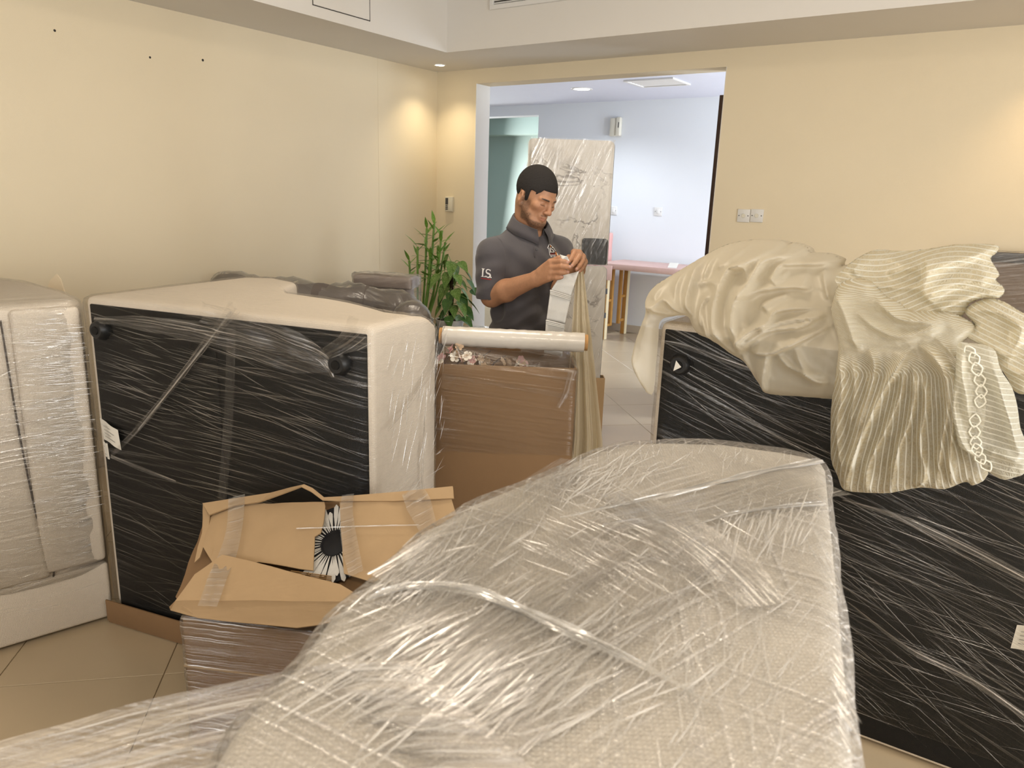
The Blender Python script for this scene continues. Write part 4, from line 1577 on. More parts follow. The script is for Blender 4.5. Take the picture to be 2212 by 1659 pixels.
for sx in (-1, 1):
    ea = (nrm(hs + sx * -0.35 * hf * 1.0), nrm(hf + sx * 0.35 * hs), hu)
    e0 = hd(sx * 0.0770, -0.014, -0.020)
    hE(e0, ea, (0.0085, 0.0185, 0.031), 0.006)
    hE(e0 + (hs * sx * 0.0075 + hf * 0.001 + hu * 0.004) * HSC, ea, (0.0055, 0.010, 0.018), 0.003, 'sub')
    hE(hd(sx * 0.0735, -0.004, -0.048), HAX, (0.006, 0.008, 0.010), 0.006)
    hCn(hd(sx * 0.074, 0.002, -0.014), hd(sx * 0.074, 0.002, -0.026), 0.004, 0.004, 0.004)      # tragus
# neck and trunk
NB = bp_(0.002, -0.008, 1.36)
B.cone(hd(0, -0.030, -0.050), NB, 0.050, 0.057, 0.03)
B.cone(hd(0, 0.028, -0.075), bp_(0.004, 0.030, 1.36), 0.027, 0.032, 0.03)
B.ell(bp_(0, 0.0, 1.22), (ts, tf, zz), (0.140, 0.092, 0.165), 0.04)
B.ell(bp_(0, 0.0, 1.02), (ts, tf, zz), (0.118, 0.080, 0.18), 0.04)
B.cone(RSH, LSH, 0.045, 0.045, 0.03)
# arms
B.cone(RSH, REL, 0.050, 0.040, 0.02)
B.cone(REL, REL + (RWR - REL) * 0.35, 0.041, 0.0425, 0.02)
B.cone(REL + (RWR - REL) * 0.35, RWR, 0.0425, 0.0265, 0.015)
B.cone(LSH, LEL, 0.050, 0.041, 0.02)
B.cone(LEL, LEL + (LWR - LEL) * 0.35, 0.041, 0.041, 0.02)
B.cone(LEL + (LWR - LEL) * 0.35, LWR, 0.041, 0.0265, 0.015)
# hands: joints from wrist to tips
Hj = lambda q: onY(*q)
RH = dict(mcp=[(1189, 566, 2.705), (1192, 578, 2.697), (1191, 590, 2.697), (1187, 601, 2.705)],
          pip=[(1212, 564, 2.672), (1213, 575.5, 2.665), (1211, 588, 2.667), (1203, 600, 2.678)],
          tip=[(1226, 567, 2.668), (1231, 577, 2.664), (1226, 588, 2.670), (1214, 598.5, 2.674)])
for i in range(4):
    m_, p_, t_ = Hj(RH['mcp'][i]), Hj(RH['pip'][i]), Hj(RH['tip'][i])
    B.cone(RWR + zz * (0.012 - 0.008 * i), m_, 0.0175, 0.0125, 0.012)
    rr = (0.0100, 0.0100, 0.0096, 0.0088)[i]
    B.cone(m_, p_, rr * 1.12, rr * 0.98, 0.004)
    dip = p_ + (t_ - p_) * 0.5 + tf * 0.002
    B.cone(p_, dip, rr * 0.98, rr * 0.9, 0.003)
    B.cone(dip, t_, rr * 0.9, rr * 0.74, 0.003)
m0, m1, m2, m3 = Hj((1170, 588, 2.745)), Hj((1190, 566, 2.728)), Hj((1208, 558, 2.708)), Hj((1222, 561, 2.692))
B.cone(m0, m1, 0.017, 0.0125, 0.010)
B.cone(m1, m2, 0.0120, 0.0108, 0.004)
B.cone(m2, m3, 0.0108, 0.0082, 0.003)
LH = dict(mcp=[(1240, 545, 2.800), (1251, 546, 2.797), (1259, 555, 2.803), (1263, 566, 2.815)],
          pip=[(1240.5, 546, 2.752), (1251, 553, 2.743), (1257, 564, 2.748), (1259, 575, 2.76)],
          tip=[(1228, 566, 2.715), (1235, 575, 2.708), (1245, 582, 2.714), (1250, 587, 2.73)])
for i in range(4):
    m_, p_, t_ = Hj(LH['mcp'][i]), Hj(LH['pip'][i]), Hj(LH['tip'][i])
    B.cone(LWR + zz * (0.010 - 0.007 * i), m_, 0.0175, 0.0125, 0.012)
    rr = (0.0098, 0.0098, 0.0094, 0.0085)[i]
    B.cone(m_, p_, rr * 1.12, rr * 1.02, 0.004)
    dip = p_ + (t_ - p_) * 0.55 + tf * 0.003
    B.cone(p_, dip, rr * 1.02, rr * 0.92, 0.003)
    B.cone(dip, t_, rr * 0.92, rr * 0.74, 0.003)
k0_, k1_, k2_, k3_ = Hj((1250, 570, 2.845)), Hj((1236, 558, 2.80)), Hj((1229, 556, 2.765)), Hj((1225, 561, 2.728))
B.cone(k0_, k1_, 0.017, 0.0125, 0.010)
B.cone(k1_, k2_, 0.0118, 0.0105, 0.004)
B.cone(k2_, k3_, 0.0105, 0.0082, 0.003)
SV, SF = B.mesh()
SV = relax(SV, SF, 2, 0.4)
# colour: skin with beard, brows, lips, nails
rel = (SV - HC) / HSC
hx, hy, hz = rel @ hs, rel @ hf, rel @ hu
skin = np.tile(np.array([0.475, 0.245, 0.138]), (len(SV), 1))
nz_ = np.array([mnoise.noise(Vector(p * 60)) for p in SV]) if len(SV) < 400000 else np.zeros(len(SV))
skin *= (1 + 0.05 * nz_)[:, None]


def paint(mask, col):
    global skin
    mk = np.clip(mask, 0, 1)[:, None]
    skin = skin * (1 - mk) + np.array(col) * mk


sm = lambda x, a, b: np.clip((x - a) / (b - a), 0, 1) ** 2 * (3 - 2 * np.clip((x - a) / (b - a), 0, 1))
headm = (hz > -0.14) & (np.abs(hx) < 0.09) & (np.abs(hy) < 0.14) & (SV[:, 2] > 1.36)
ax_ = np.abs(hx)
# beard: along the jaw, chin and a light moustache
line = -0.058 + 0.0 * hy
jaw = sm(-(hz + 0.062 + 0.10 * np.clip(0.055 - hy, 0, 1) * -1.0), 0.0, 0.018)
side = sm(0.052 - hy, 0, 0.016) * sm(-hz, 0.002, 0.02) * sm(ax_, 0.040, 0.052) * sm(hy, -0.006, 0.006)
chin = sm(-hz, 0.083, 0.094) * sm(hy, 0.0, 0.03)
jl = sm(-hz, 0.052, 0.075) * sm(0.072 - hy, 0, 0.02) * sm(hy, -0.004, 0.008) * sm(ax_, 0.020, 0.034)
neckcut = 1 - sm(-hz - 0.104 - 0.02 * sm(hy, 0.03, 0.07), 0, 0.012)
mous = sm(0.0045 - np.abs(hz + 0.0555), 0, 0.003) * sm(0.026 - ax_, 0, 0.006) * sm(hy, 0.075, 0.085)
under = sm(0.008 - np.abs(hz + 0.087), 0, 0.006) * sm(0.010 - ax_, 0, 0.005) * sm(hy, 0.07, 0.08)
be = np.maximum.reduce([side * 0.75, jl * 0.9, chin * 0.85, mous * 0.7, under * 0.5]) * neckcut * headm
mott = np.clip(0.8 + 0.5 * np.array([mnoise.noise(Vector(p * 320)) for p in SV]), 0, 1) if len(SV) < 400000 else 0.85
paint(be * mott * 0.92, (0.035, 0.024, 0.018))
# eyebrows
bl = 0.0145 + 0.05 * (ax_ - 0.02) - 6.0 * np.clip(ax_ - 0.036, 0, 1) ** 2
brow = sm(0.0048 - np.abs(hz - bl) - 0.0015 * sm(ax_, 0.03, 0.05), 0, 0.002) * sm(ax_, 0.011, 0.015) * sm(0.052 - ax_, 0, 0.006) * (hy > 0.06)
paint(brow * headm * 0.93, (0.018, 0.012, 0.010))
# lash line
lash = sm(0.0022 - np.abs(hz + 0.0122 - 0.05 * (ax_ - 0.03)), 0, 0.0014) * sm(ax_, 0.017, 0.02) * sm(0.047 - ax_, 0, 0.003) * (hy > 0.07)
paint(lash * headm * 0.85, (0.03, 0.018, 0.014))
# lips
lip = sm(0.009 - np.abs(hz + 0.0705), 0, 0.003) * sm(0.022 - ax_, 0, 0.005) * sm(hy, 0.0865, 0.090)
paint(lip * headm * 0.6, (0.40, 0.16, 0.12))
# redder nose, cheek, ear
paint(headm * (np.exp(-((hx / 0.018) ** 2 + ((hy - 0.108) / 0.02) ** 2 + ((hz + 0.034) / 0.02) ** 2)) * 0.25 + np.exp(-(((ax_ - 0.045) / 0.02) ** 2 + ((hz + 0.03) / 0.02) ** 2)) * 0.12 * (hy > 0.03)), (0.50, 0.19, 0.13))
# shaved head shadow of stubble under the hair edge stays with the hair part; nails
for hand in (RH, LH):
    for q, pq in zip(hand['tip'], hand['pip']):
        t_, p_ = Hj(q), Hj(pq)
        dirn = nrm(t_ - p_)
        side_n = nrm(np.array([0, -1.0, 0.45]) - dirn * np.dot(np.array([0, -1.0, 0.45]), dirn))
        c_ = t_ + side_n * 0.007 + dirn * 0.001
        dd = np.linalg.norm(SV - c_, axis=1)
        paint(sm(0.0062 - dd, 0, 0.002) * 0.7, (0.62, 0.36, 0.30))
M['skin'] = attr_mat('skin', 0.48, 0.4, bump=0.12, bscale=600, sss=0.08)
body = mo('body', SV, SF, M['skin'], person, col=skin)

# hair: close-cropped cap
Hf = Field(HC - 0.15, HC + 0.15, 0.0024)
g_ = np.meshgrid(*Hf.ax, indexing='ij', sparse=True)
Hf.ell(hd(0, -0.016, 0.036), HAX, tuple(q * HSC for q in (0.0825, 0.1015, 0.0965)), 0.01)
Hf.ell(hd(0, 0.018, 0.020), HAX, tuple(q * HSC for q in (0.0690, 0.0735, 0.070)), 0.02)
for sx in (-1, 1):
    Hf.cone(hd(sx * 0.0645, 0.014, -0.004), hd(sx * 0.0625, 0.010, -0.026), 0.0085, 0.0045, 0.008)
rx = [((g_[0] - HC[0]) * a[0] + (g_[1] - HC[1]) * a[1] + (g_[2] - HC[2]) * a[2]) / HSC for a in HAX]
# hairline height by position front to back
X_, Y_, U_ = rx
front = 0.050 - 1.6 * np.clip(np.abs(X_) - 0.045, 0, 1)
lim = np.where(Y_ > 0.052, front + 0 * Y_, np.where(Y_ > 0.020, 0.050 + (0.052 - Y_) * -0.55 * 1.0, 0.0))
lim = np.where(Y_ > 0.052, front, np.where(Y_ > 0.026, 0.030, np.where(Y_ > 0.002, -0.034, np.where(Y_ > -0.036, 0.010, -0.056))))
Hf.D = np.maximum(Hf.D, (lim - U_).astype(np.float32) * 0.8)
HV, HFc = Hf.mesh()
HV = relax(HV, HFc, 5, 0.5)
HV = HV + np.array([nrm(p - hd(0, -0.014, 0.02)) * 0.0012 * mnoise.noise(Vector(p * 450)) for p in HV])
mo('hair', HV, HFc, plain('short_black_hair', (0.022, 0.019, 0.018), 0.7, 0.3, var=0.35, nscale=260, bump=0.8, bscale=900), person)

# polo shirt
S = Field((-0.28, 2.72, 0.77), (0.42, 3.36, 1.50), 0.0034)
S.ell(bp_(0, 0.005, 1.255), (ts, tf, zz), (0.168, 0.120, 0.160), 0.03)
S.ell(bp_(0, 0.004, 1.06), (ts, tf, zz), (0.158, 0.118, 0.22), 0.06)
S.ell(bp_(0, 0.0, 0.88), (ts, tf, zz), (0.168, 0.122, 0.16), 0.05)
S.cone(bp_(-0.045, -0.012, 1.392), RSH, 0.040, 0.056, 0.04)
S.cone(bp_(0.045, -0.012, 1.392), LSH, 0.040, 0.056, 0.04)
S.cone(bp_(0, -0.01, 1.365), bp_(0, 0.01, 1.28), 0.070, 0.09, 0.05)
rs_end = RSH + (REL - RSH) * 0.92
ls_end = LSH + (LEL - LSH) * 0.86
S.cone(RSH, RSH + (REL - RSH) * 0.35, 0.062, 0.065, 0.03)
S.cone(RSH + (REL - RSH) * 0.35, rs_end, 0.065, 0.062, 0.012)
S.cone(LSH, ls_end, 0.062, 0.060, 0.022)
# open the sleeves and the neck
S.cone(RSH + (REL - RSH) * 0.78, REL + (REL - RSH) * 0.35, 0.050, 0.056, 0.004, 'sub')
S.cone(LSH + (LEL - LSH) * 0.78, LEL + (LEL - LSH) * 0.35, 0.050, 0.055, 0.004, 'sub')
S.cone(bp_(0.0, 0.0, 1.420), bp_(0.0, 0.0, 1.60), 0.060, 0.08, 0.006, 'sub')
S.cone(bp_(0.0, 0.06, 1.415), bp_(0.0, 0.14, 1.43), 0.022, 0.03, 0.006, 'sub')
S.cut((0, 0, 0.80), (0, 0, -1))
PV, PF_ = S.mesh()
PV = relax(PV, PF_, 3, 0.5)
# soft folds: across the waist, from the armpits, along the sleeve
pr = PV - TC
ps, pf, pz = pr @ ts, pr @ tf, PV[:, 2]
ctr = TC + np.outer(ps * 0.55, ts) + np.outer(np.ones(len(PV)), zz) * pz[:, None]
nd = PV - ctr
nd[:, 2] = 0
nd /= np.maximum(np.linalg.norm(nd, axis=1), 1e-6)[:, None]
wz = np.clip((1.22 - pz) / 0.2, 0, 1)
nzp = np.array([mnoise.noise(Vector((p[0] * 5, p[1] * 5, p[2] * 4))) for p in PV])
fold = wz * (0.006 * np.sin(pz * 62 + ps * 38 + 3 * nzp) + 0.004 * np.sin(pz * 105 - ps * 45 + 4 * nzp))
chestf = (1 - wz) * 0.0035 * np.sin(ps * 70 + pz * 40 + 3 * nzp)
arm_t = np.clip(((PV - RSH) @ (REL - RSH)) / np.dot(REL - RSH, REL - RSH), 0, 1)
isarm = (np.linalg.norm(PV - (RSH + arm_t[:, None] * (REL - RSH)), axis=1) < 0.075) & (ps < -0.16)
fold = np.where(isarm, 0.004 * nzp + 0.0022 * np.sin(arm_t * 15 + ps * 30 + pf * 40 + 4 * nzp), fold + chestf)
PV = PV + nd * fold[:, None]


def knit(name, col):
    mt, nt, b, N, L = newmat(name)
    setc(b, col, 0.85, 0.2)
    b.inputs['Sheen Weight'].default_value = 0.25
    tc = N('ShaderNodeTexCoord')
    vo = N('ShaderNodeTexVoronoi')
    vo.inputs['Scale'].default_value = 700
    L(tc.outputs['Object'], vo.inputs['Vector'])
    bp = N('ShaderNodeBump')
    bp.inputs['Strength'].default_value = 0.35
    bp.inputs['Distance'].default_value = 0.0015
    L(vo.outputs['Distance'], bp.inputs['Height'])
    L(bp.outputs[0], b.inputs['Normal'])
    n = N('ShaderNodeTexNoise')
    n.inputs['Scale'].default_value = 9
    L(tc.outputs['Object'], n.inputs['Vector'])
    mx = N('ShaderNodeMix')
    mx.data_type = 'RGBA'
    mx.inputs[6].default_value = (*[c * 0.9 for c in col], 1)
    mx.inputs[7].default_value = (*[c * 1.1 for c in col], 1)
    L(n.outputs[0], mx.inputs[0])
    L(mx.outputs[2], b.inputs['Base Color'])
    return mt


M['polo'] = knit('charcoal_pique', (0.078, 0.072, 0.078))
M['polo_rib'] = knit('charcoal_rib', (0.070, 0.064, 0.070))
shirt = mo('polo_shirt', PV, PF_, M['polo'], person)
shirt_tree = bvh_of(shirt)
# sleeve band
def sleeve_band(c0, c1, r0, r1, wd_):
    ax = nrm(c1 - c0)
    V, Fc = [], []
    a_ = nrm(np.cross(ax, (0, 1, 0.2)))
    b_ = np.cross(ax, a_)
    n_ = 40
    prof_ = [(0, r0 + 0.0015), (wd_ * 0.5, (r0 + r1) / 2 + 0.003), (wd_, r1 + 0.002), (wd_ + 0.001, r1 - 0.004)]
    for (t, r) in prof_:
        for k in range(n_):
            th = 2 * PI * k / n_
            V.append(c0 + ax * t + (a_ * math.cos(th) + b_ * math.sin(th)) * r)
    for i in range(len(prof_) - 1):
        for k in range(n_):
            Fc.append((i * n_ + k, i * n_ + (k + 1) % n_, (i + 1) * n_ + (k + 1) % n_, (i + 1) * n_ + k))
    return mo('sleeve_band', V, Fc, M['polo_rib'], shirt)


# collar
V, Fc = [], []
NT = 56
rows = [(0.0, 0.0), (0.25, 0.5), (0.5, 1.0), (0.56, 1.0), (0.8, 0.55), (1.0, 0.0)]
CB = bp_(0.002, 0.010, 1.438)
for i in range(NT + 1):
    th = math.radians(-166 + 332 * i / NT)           # 0 = behind
    d_ = -tf * math.cos(th) + ts * math.sin(th)
    fr_ = (1 - math.cos(th)) / 2                        # 0 behind, 1 in front
    tip = max(0, (abs(math.degrees(th)) - 120) / 46)
    ztop = 0.050 * (1 - fr_) - 0.008 * fr_ - 0.008 * tip
    zin = ztop - 0.03
    zout = ztop - 0.055 + 0.008 * fr_ - 0.004 * tip
    rin, rtop, rout = 0.060 + 0.004 * fr_, 0.064 + 0.004 * fr_, 0.090 + 0.006 * fr_ + 0.010 * tip
    for (r, z) in ((rin + 0.002, zin), (rin, (zin + ztop) / 2), (rtop - 0.002, ztop - 0.002), (rtop + 0.003, ztop), (rtop + 0.007, ztop - 0.006), ((rtop + rout) / 2 + 0.006, (ztop + zout) / 2), (rout, zout), (rout - 0.004, zout + 0.001)):
        side_w = 1.08 if abs(math.degrees(th)) < 130 else 1.0
        V.append(CB + ts * (d_ @ ts) * r * side_w + tf * (d_ @ tf) * r + zz * z)
nr = 8
for i, p in enumerate(V):                       # lay the fall of the collar on the shirt
    k = i % nr
    if k < 5:
        continue
    l, nn_, _, _ = shirt_tree.find_nearest(v3(p))
    l, nn_ = np.array(l), np.array(nn_)
    sd_ = (p - l) @ nn_
    lo_, hi_ = ((0.008, 0.016), (0.005, 0.008), (0.001, 0.004))[k - 5]
    V[i] = p + nn_ * (max(lo_ - sd_, 0) - max(sd_ - hi_, 0) * (1 if k > 5 else 0.5))
for i in range(NT):
    for k in range(nr - 1):
        a = i * nr + k
        Fc.append((a, a + 1, a + nr + 1, a + nr))
mo('collar', V, Fc, M['polo_rib'], shirt)


def conform(shape, c, ex, ey, en, name, mat, parent, off=0.0016, sub=2):
    """flat shape (2D polys) pressed onto the shirt"""
    bm = bmesh.new()
    for poly in shape:
        vs = [bm.verts.new((x, y, 0)) for x, y in poly]
        bm.faces.new(vs)
    bmesh.ops.triangulate(bm, faces=bm.faces[:])
    for _ in range(sub):
        es = [e for e in bm.edges if e.calc_length() > 0.006]
        if es:
            bmesh.ops.subdivide_edges(bm, edges=es, cuts=1)
            bmesh.ops.triangulate(bm, faces=bm.faces[:])
    V, Fc = [], []
    for v in bm.verts:
        p = np.array(c) + ex * v.co.x + ey * v.co.y
        l, nn_, _, _ = shirt_tree.ray_cast(v3(p + en * 0.12), v3(-en))
        V.append(np.array(l) + en * off if l is not None else p)
    bm.verts.index_update()
    Fc = [tuple(v.index for v in f.verts) for f in bm.faces]
    bm.free()
    o = mo(name, V, Fc, mat, parent, smooth=False)
    return o


def stroke(pts, wds, closed=False):
    """polyline with varying width -> quads"""
    P = [np.array(p, float) for p in pts]
    n = len(P)
    Ls, Rs = [], []
    for i in range(n):
        a = P[i - 1] if (i > 0 or closed) else P[i]
        b = P[(i + 1) % n] if (i < n - 1 or closed) else P[i]
        t = (b - a) / max(np.linalg.norm(b - a), 1e-9)
        q = np.array([-t[1], t[0]])
        w_ = (wds if np.isscalar(wds) else wds[i]) / 2
        Ls.append(P[i] + q * w_)
        Rs.append(P[i] - q * w_)
    rng_ = range(n if closed else n - 1)
    return [[tuple(Ls[i]), tuple(Rs[i]), tuple(Rs[(i + 1) % n]), tuple(Ls[(i + 1) % n])] for i in rng_]


def letter_I(x, y, h):
    w_ = h * 0.2
    return [[(x - w_ / 2, y), (x + w_ / 2, y), (x + w_ / 2, y + h), (x - w_ / 2, y + h)],
            [(x - w_, y), (x + w_, y), (x + w_, y + h * 0.07), (x - w_, y + h * 0.07)],
            [(x - w_, y + h * 0.93), (x + w_, y + h * 0.93), (x + w_, y + h), (x - w_, y + h)]]


def letter_S(x, y, h):
    pts, wds = [], []
    r = h * 0.235
    for k in range(15):                      # upper bowl
        th = math.radians(30 + 225 * k / 14)
        pts.append((x + r * 1.08 * math.cos(th), y + h * 0.735 + r * math.sin(th)))
        wds.append(h * (0.09 + 0.11 * (k / 14) ** 2))
    for k in range(1, 15):                   # lower bowl
        th = math.radians(75 - 225 * k / 14)
        pts.append((x + r * 1.12 * math.cos(th), y + h * 0.265 + r * 1.0 * math.sin(th)))
        wds.append(h * (0.20 - 0.11 * (k / 14) ** 2))
    return stroke(pts, wds) + [[(x + r * 0.80, y + h * 0.80), (x + r * 1.12, y + h * 0.80), (x + r * 1.12, y + h * 1.0), (x + r * 1.0, y + h * 1.0)],
                               [(x - r * 0.80, y + h * 0.2), (x - r * 1.2, y + h * 0.2), (x - r * 1.2, y), (x - r * 1.08, y)]]


def dot(x, y, r):
    return [[(x + r * math.cos(2 * PI * k / 10), y + r * math.sin(2 * PI * k / 10)) for k in range(10)]]


M['thread_white'] = plain('white_embroidery', (0.78, 0.76, 0.74), 0.8, 0.2, var=0.05, nscale=300)
M['thread_red'] = plain('red_embroidery', (0.36, 0.035, 0.03), 0.8, 0.2, var=0.1, nscale=300)
M['thread_maroon'] = plain('maroon_embroidery', (0.13, 0.025, 0.022), 0.8, 0.2, var=0.1, nscale=300)
M['thread_orange'] = plain('orange_embroidery', (0.62, 0.22, 0.06), 0.8, 0.2, var=0.1, nscale=300)
M['thread_black'] = plain('black_embroidery', (0.012, 0.010, 0.010), 0.8, 0.2, var=0.1, nscale=300)
# sleeve lettering
sc_, snn = hit(1050, 590, shirt_tree)
if sc_ is not None:
    en = nrm(np.array([-0.22, -1.0, 0.1]))
    ey = nrm(nrm(RSH - REL) + np.array([0.10, 0, 0]))
    ex = nrm(np.cross(ey, en))
    en = np.cross(ex, ey)
    ls = letter_I(-0.0135, -0.016, 0.032) + dot(-0.0035, -0.0135, 0.0026) + letter_S(0.0085, -0.016, 0.032) + dot(0.0205, -0.0135, 0.0026)
    conform(ls, sc_, ex, ey, en, 'sleeve_lettering', M['thread_white'], shirt)
    conform([[(-0.020, -0.0235), (0.022, -0.0235), (0.022, -0.0205), (-0.020, -0.0205)]], sc_, ex, ey, en, 'sleeve_underline', M['thread_red'], shirt)
# chest emblem: house outline, letters, flame, bar, small van, two small words
cc_, cnn = hit(1191, 541, shirt_tree)
if cc_ is not None:
    en = nrm(cnn * 0.5 + np.array([0.25, -1, 0.0]))
    ey = nrm(zz - en * zz.dot(en) + np.array([-0.05, 0, 0]))
    ex = np.cross(ey, en)
    k_ = 0.0001575
    X0, Y0 = 600, 480
    E = lambda x, y: ((x - X0) * k_, (Y0 - y) * k_)
    house = [E(500, 430), E(560, 335), E(572, 318), E(650, 380), E(720, 445)]
    hs_ = stroke([E(495, 415), E(535, 360), E(567, 308), E(640, 372), E(725, 450)], 0.0034)
    hs_ += stroke([E(495, 415), E(530, 440), E(533, 600)], 0.0026) + stroke([E(533, 597), E(715, 597)], 0.0024) + stroke([E(700, 450), E(755, 495)], 0.0024)
    conform(hs_, cc_, ex, ey, en, 'emblem_house', M['thread_white'], shirt)
    conform([[E(540, 420), E(567, 330), E(690, 440), E(690, 540), E(540, 540)]], cc_, ex, ey, en, 'emblem_field', M['thread_black'], shirt, 0.0008)
    hgt = 120 * k_
    conform(letter_I(E(568, 0)[0], E(0, 528)[1], hgt) + letter_S(E(640, 0)[0], E(0, 528)[1], hgt) + dot(*E(600, 522), 0.0012) + dot(*E(680, 522), 0.0012), cc_, ex, ey, en, 'emblem_lettering', M['thread_white'], shirt, 0.0022)
    conform([[E(585, 350), E(602, 375), E(600, 398), E(580, 400), E(572, 380)]], cc_, ex, ey, en, 'emblem_flame', M['thread_orange'], shirt, 0.0022)
    conform([[E(548, 548), E(705, 548), E(705, 585), E(548, 585)]], cc_, ex, ey, en, 'emblem_bar', M['thread_maroon'], shirt, 0.0020)
    conform([[E(715, 520), E(765, 520), E(765, 610), E(715, 610)]], cc_, ex, ey, en, 'emblem_van_body', M['thread_orange'], shirt, 0.0024)
    conform([[E(765, 545), E(790, 545), E(818, 590), E(818, 640), E(765, 640)]] + dot(*E(745, 655), 0.0034) + dot(*E(795, 660), 0.0030), cc_, ex, ey, en, 'emblem_van', M['thread_white'], shirt, 0.0028)
    small = []
    for x0 in (548, 565, 582, 598, 640, 658, 676, 694):
        small += [[E(x0, 620), E(x0 + 11, 620), E(x0 + 11, 648), E(x0, 648)]]
    conform(small, cc_, ex, ey, en, 'emblem_small_words', M['thread_white'], shirt, 0.0020, sub=0)
# placket edge and buttons
pk = [hit(x, y, shirt_tree)[0] for x, y in ((1151, 512), (1153, 525), (1154, 540), (1155, 556))]
pk = [p for p in pk if p is not None]
if len(pk) > 2:
    V, Fc = tube(smooth_path([p + np.array([0, -0.0015, 0]) for p in pk], 4), 0.0022, 6)
    mo('placket_edge', V, Fc, M['polo_rib'], shirt)
for (x, y) in ((1159, 539), (1157, 517)):
    p, nn_ = hit(x, y, shirt_tree)
    if p is not None:
        disc_obj('button', p - nn_ * 0.0005, nn_, 0.0046, 0.0026, M['grey_dark'], shirt, 16, 0.0008)

# trousers and shoes
T = Field((-0.24, 2.80, 0.05), (0.34, 3.34, 1.0), 0.008)
T.ell(bp_(0, 0, 0.90), (ts, tf, zz), (0.155, 0.108, 0.11), 0.03)
for sx in (-1, 1):
    T.cone(bp_(sx * 0.08, 0, 0.86), bp_(sx * 0.10, 0.01, 0.50), 0.088, 0.068, 0.03)
    T.cone(bp_(sx * 0.10, 0.01, 0.50), bp_(sx * 0.105, -0.01, 0.085), 0.068, 0.058, 0.02)
TV, TF_ = T.mesh()
TV = relax(TV, TF_, 2, 0.5)
mo('trousers', TV, TF_, plain('dark_trousers', (0.02, 0.02, 0.024), 0.8, 0.2, var=0.1, bump=0.2, bscale=500), person)
for sx in (-1, 1):
    Q = Field(bp_(sx * 0.105, 0.05, 0.0) - 0.22, bp_(sx * 0.105, 0.05, 0.0) + 0.22, 0.006)
    Q.ell(bp_(sx * 0.108, 0.0, 0.055), (ts, tf, zz), (0.045, 0.07, 0.055), 0.03)
    Q.ell(bp_(sx * 0.115, 0.10, 0.036), (ts, tf, zz), (0.050, 0.10, 0.038), 0.03)
    Q.cut((0, 0, 0.003), (0, 0, -1))
    qv, qf = Q.mesh()
    mo('shoe', relax(qv, qf, 1), qf, plain('dark_shoe', (0.03, 0.028, 0.03), 0.6, 0.3, var=0.1), person)

# ================================================================== BOX, FLOWERS, FILM ROLL
BX0, BX1, BY0, BY1, BZ = -0.265, 0.222, 2.52, 2.83, 0.974
cb = thing('cardboard_box', ((BX0 + BX1) / 2, (BY0 + BY1) / 2, 0), 'tall brown cardboard box packed with artificial blossom in front of the man', 'box')
th_ = 0.006
box('front_panel', (BX0, BY0, 0.003), (BX1 - BX0, 0, 0), (0, th_, 0), (0, 0, BZ), M['card_dark'], cb, 0.0015)
box('back_panel', (BX0, BY1 - th_, 0.003), (BX1 - BX0, 0, 0), (0, th_, 0), (0, 0, BZ), M['card_dark'], cb, 0.0015)
box('side_panel', (BX0, BY0 + th_, 0.003), (th_, 0, 0), (0, BY1 - BY0 - 2 * th_, 0), (0, 0, BZ - 0.004), M['card_dark'], cb, 0.0015)
box('side_panel', (BX1 - th_, BY0 + th_, 0.003), (th_, 0, 0), (0, BY1 - BY0 - 2 * th_, 0), (0, 0, BZ - 0.004), M['card_dark'], cb, 0.0015)
box('bottom_panel', (BX0 + th_, BY0 + th_, 0.003), (BX1 - BX0 - 2 * th_, 0, 0), (0, BY1 - BY0 - 2 * th_, 0), (0, 0, th_), M['card_dark'], cb)
box('packing_paper', (BX0 + 0.02, BY0 + 0.02, 0.30), (BX1 - BX0 - 0.04, 0, 0), (0, BY1 - BY0 - 0.04, 0), (0, 0, 0.60), plain('crumpled_kraft_paper', (0.30, 0.2, 0.11), 0.8, 0.2, var=0.3, nscale=20, bump=0.8, bscale=40), cb, 0.02)
# film around the upper half and over the contents
V, Fc, UV = [], [], []
per = [(BX0 - .004, BY1 + .004), (BX0 - .004, BY0 - .004), (BX1 + .004, BY0 - .004), (BX1 + .004, BY1 + .004), (BX0 - .004, BY1 + .004)]
pts = []
for i in range(4):
    for k in range(18):
        a_, b_ = np.array(per[i]), np.array(per[i + 1])
        pts.append(a_ + (b_ - a_) * k / 18)
npt = len(pts)
rowsz = np.linspace(0.66, 0.975, 16)
for j, z in enumerate(rowsz):
    for i, p in enumerate(pts):
        q = np.array([p[0], p[1], z])
        o_ = 0.002 * fbm(q, 14, 2) + 0.002
        d_ = nrm(np.array([p[0] - (BX0 + BX1) / 2, p[1] - (BY0 + BY1) / 2, 0]))
        V.append(q + d_ * o_)
        UV.append((i * 0.027, z))
cz = [np.array([(BX0 + BX1) / 2, (BY0 + BY1) / 2, 0])]
for j, (sh, up) in enumerate(((0.97, 0.012), (0.9, 0.03), (0.75, 0.042), (0.5, 0.046), (0.2, 0.048))):
    for i, p in enumerate(pts):
        c2 = (np.array([(BX0 + BX1) / 2, (BY0 + BY1) / 2]))
        q = c2 + (p - c2) * sh
        left = np.clip((0.08 - q[0]) / 0.25, 0, 1)
        z = BZ + up * (0.5 + 0.62 * left) + 0.004 * fbm((q[0], q[1], 0), 18, 3)
        V.append(np.array([q[0], q[1], z]))
        UV.append((i * 0.027, 0.975 + (1 - sh) * 0.25))
nrow = len(rowsz) + 5
for j in range(nrow - 1):
    for i in range(npt):
        Fc.append((j * npt + i, j * npt + (i + 1) % npt, (j + 1) * npt + (i + 1) % npt, (j + 1) * npt + i))
mo('stretch_film', V, Fc, M['film_card'], cb, uv=UV)
YF = lambda px, py, y=2.508: onY(px, py, y)
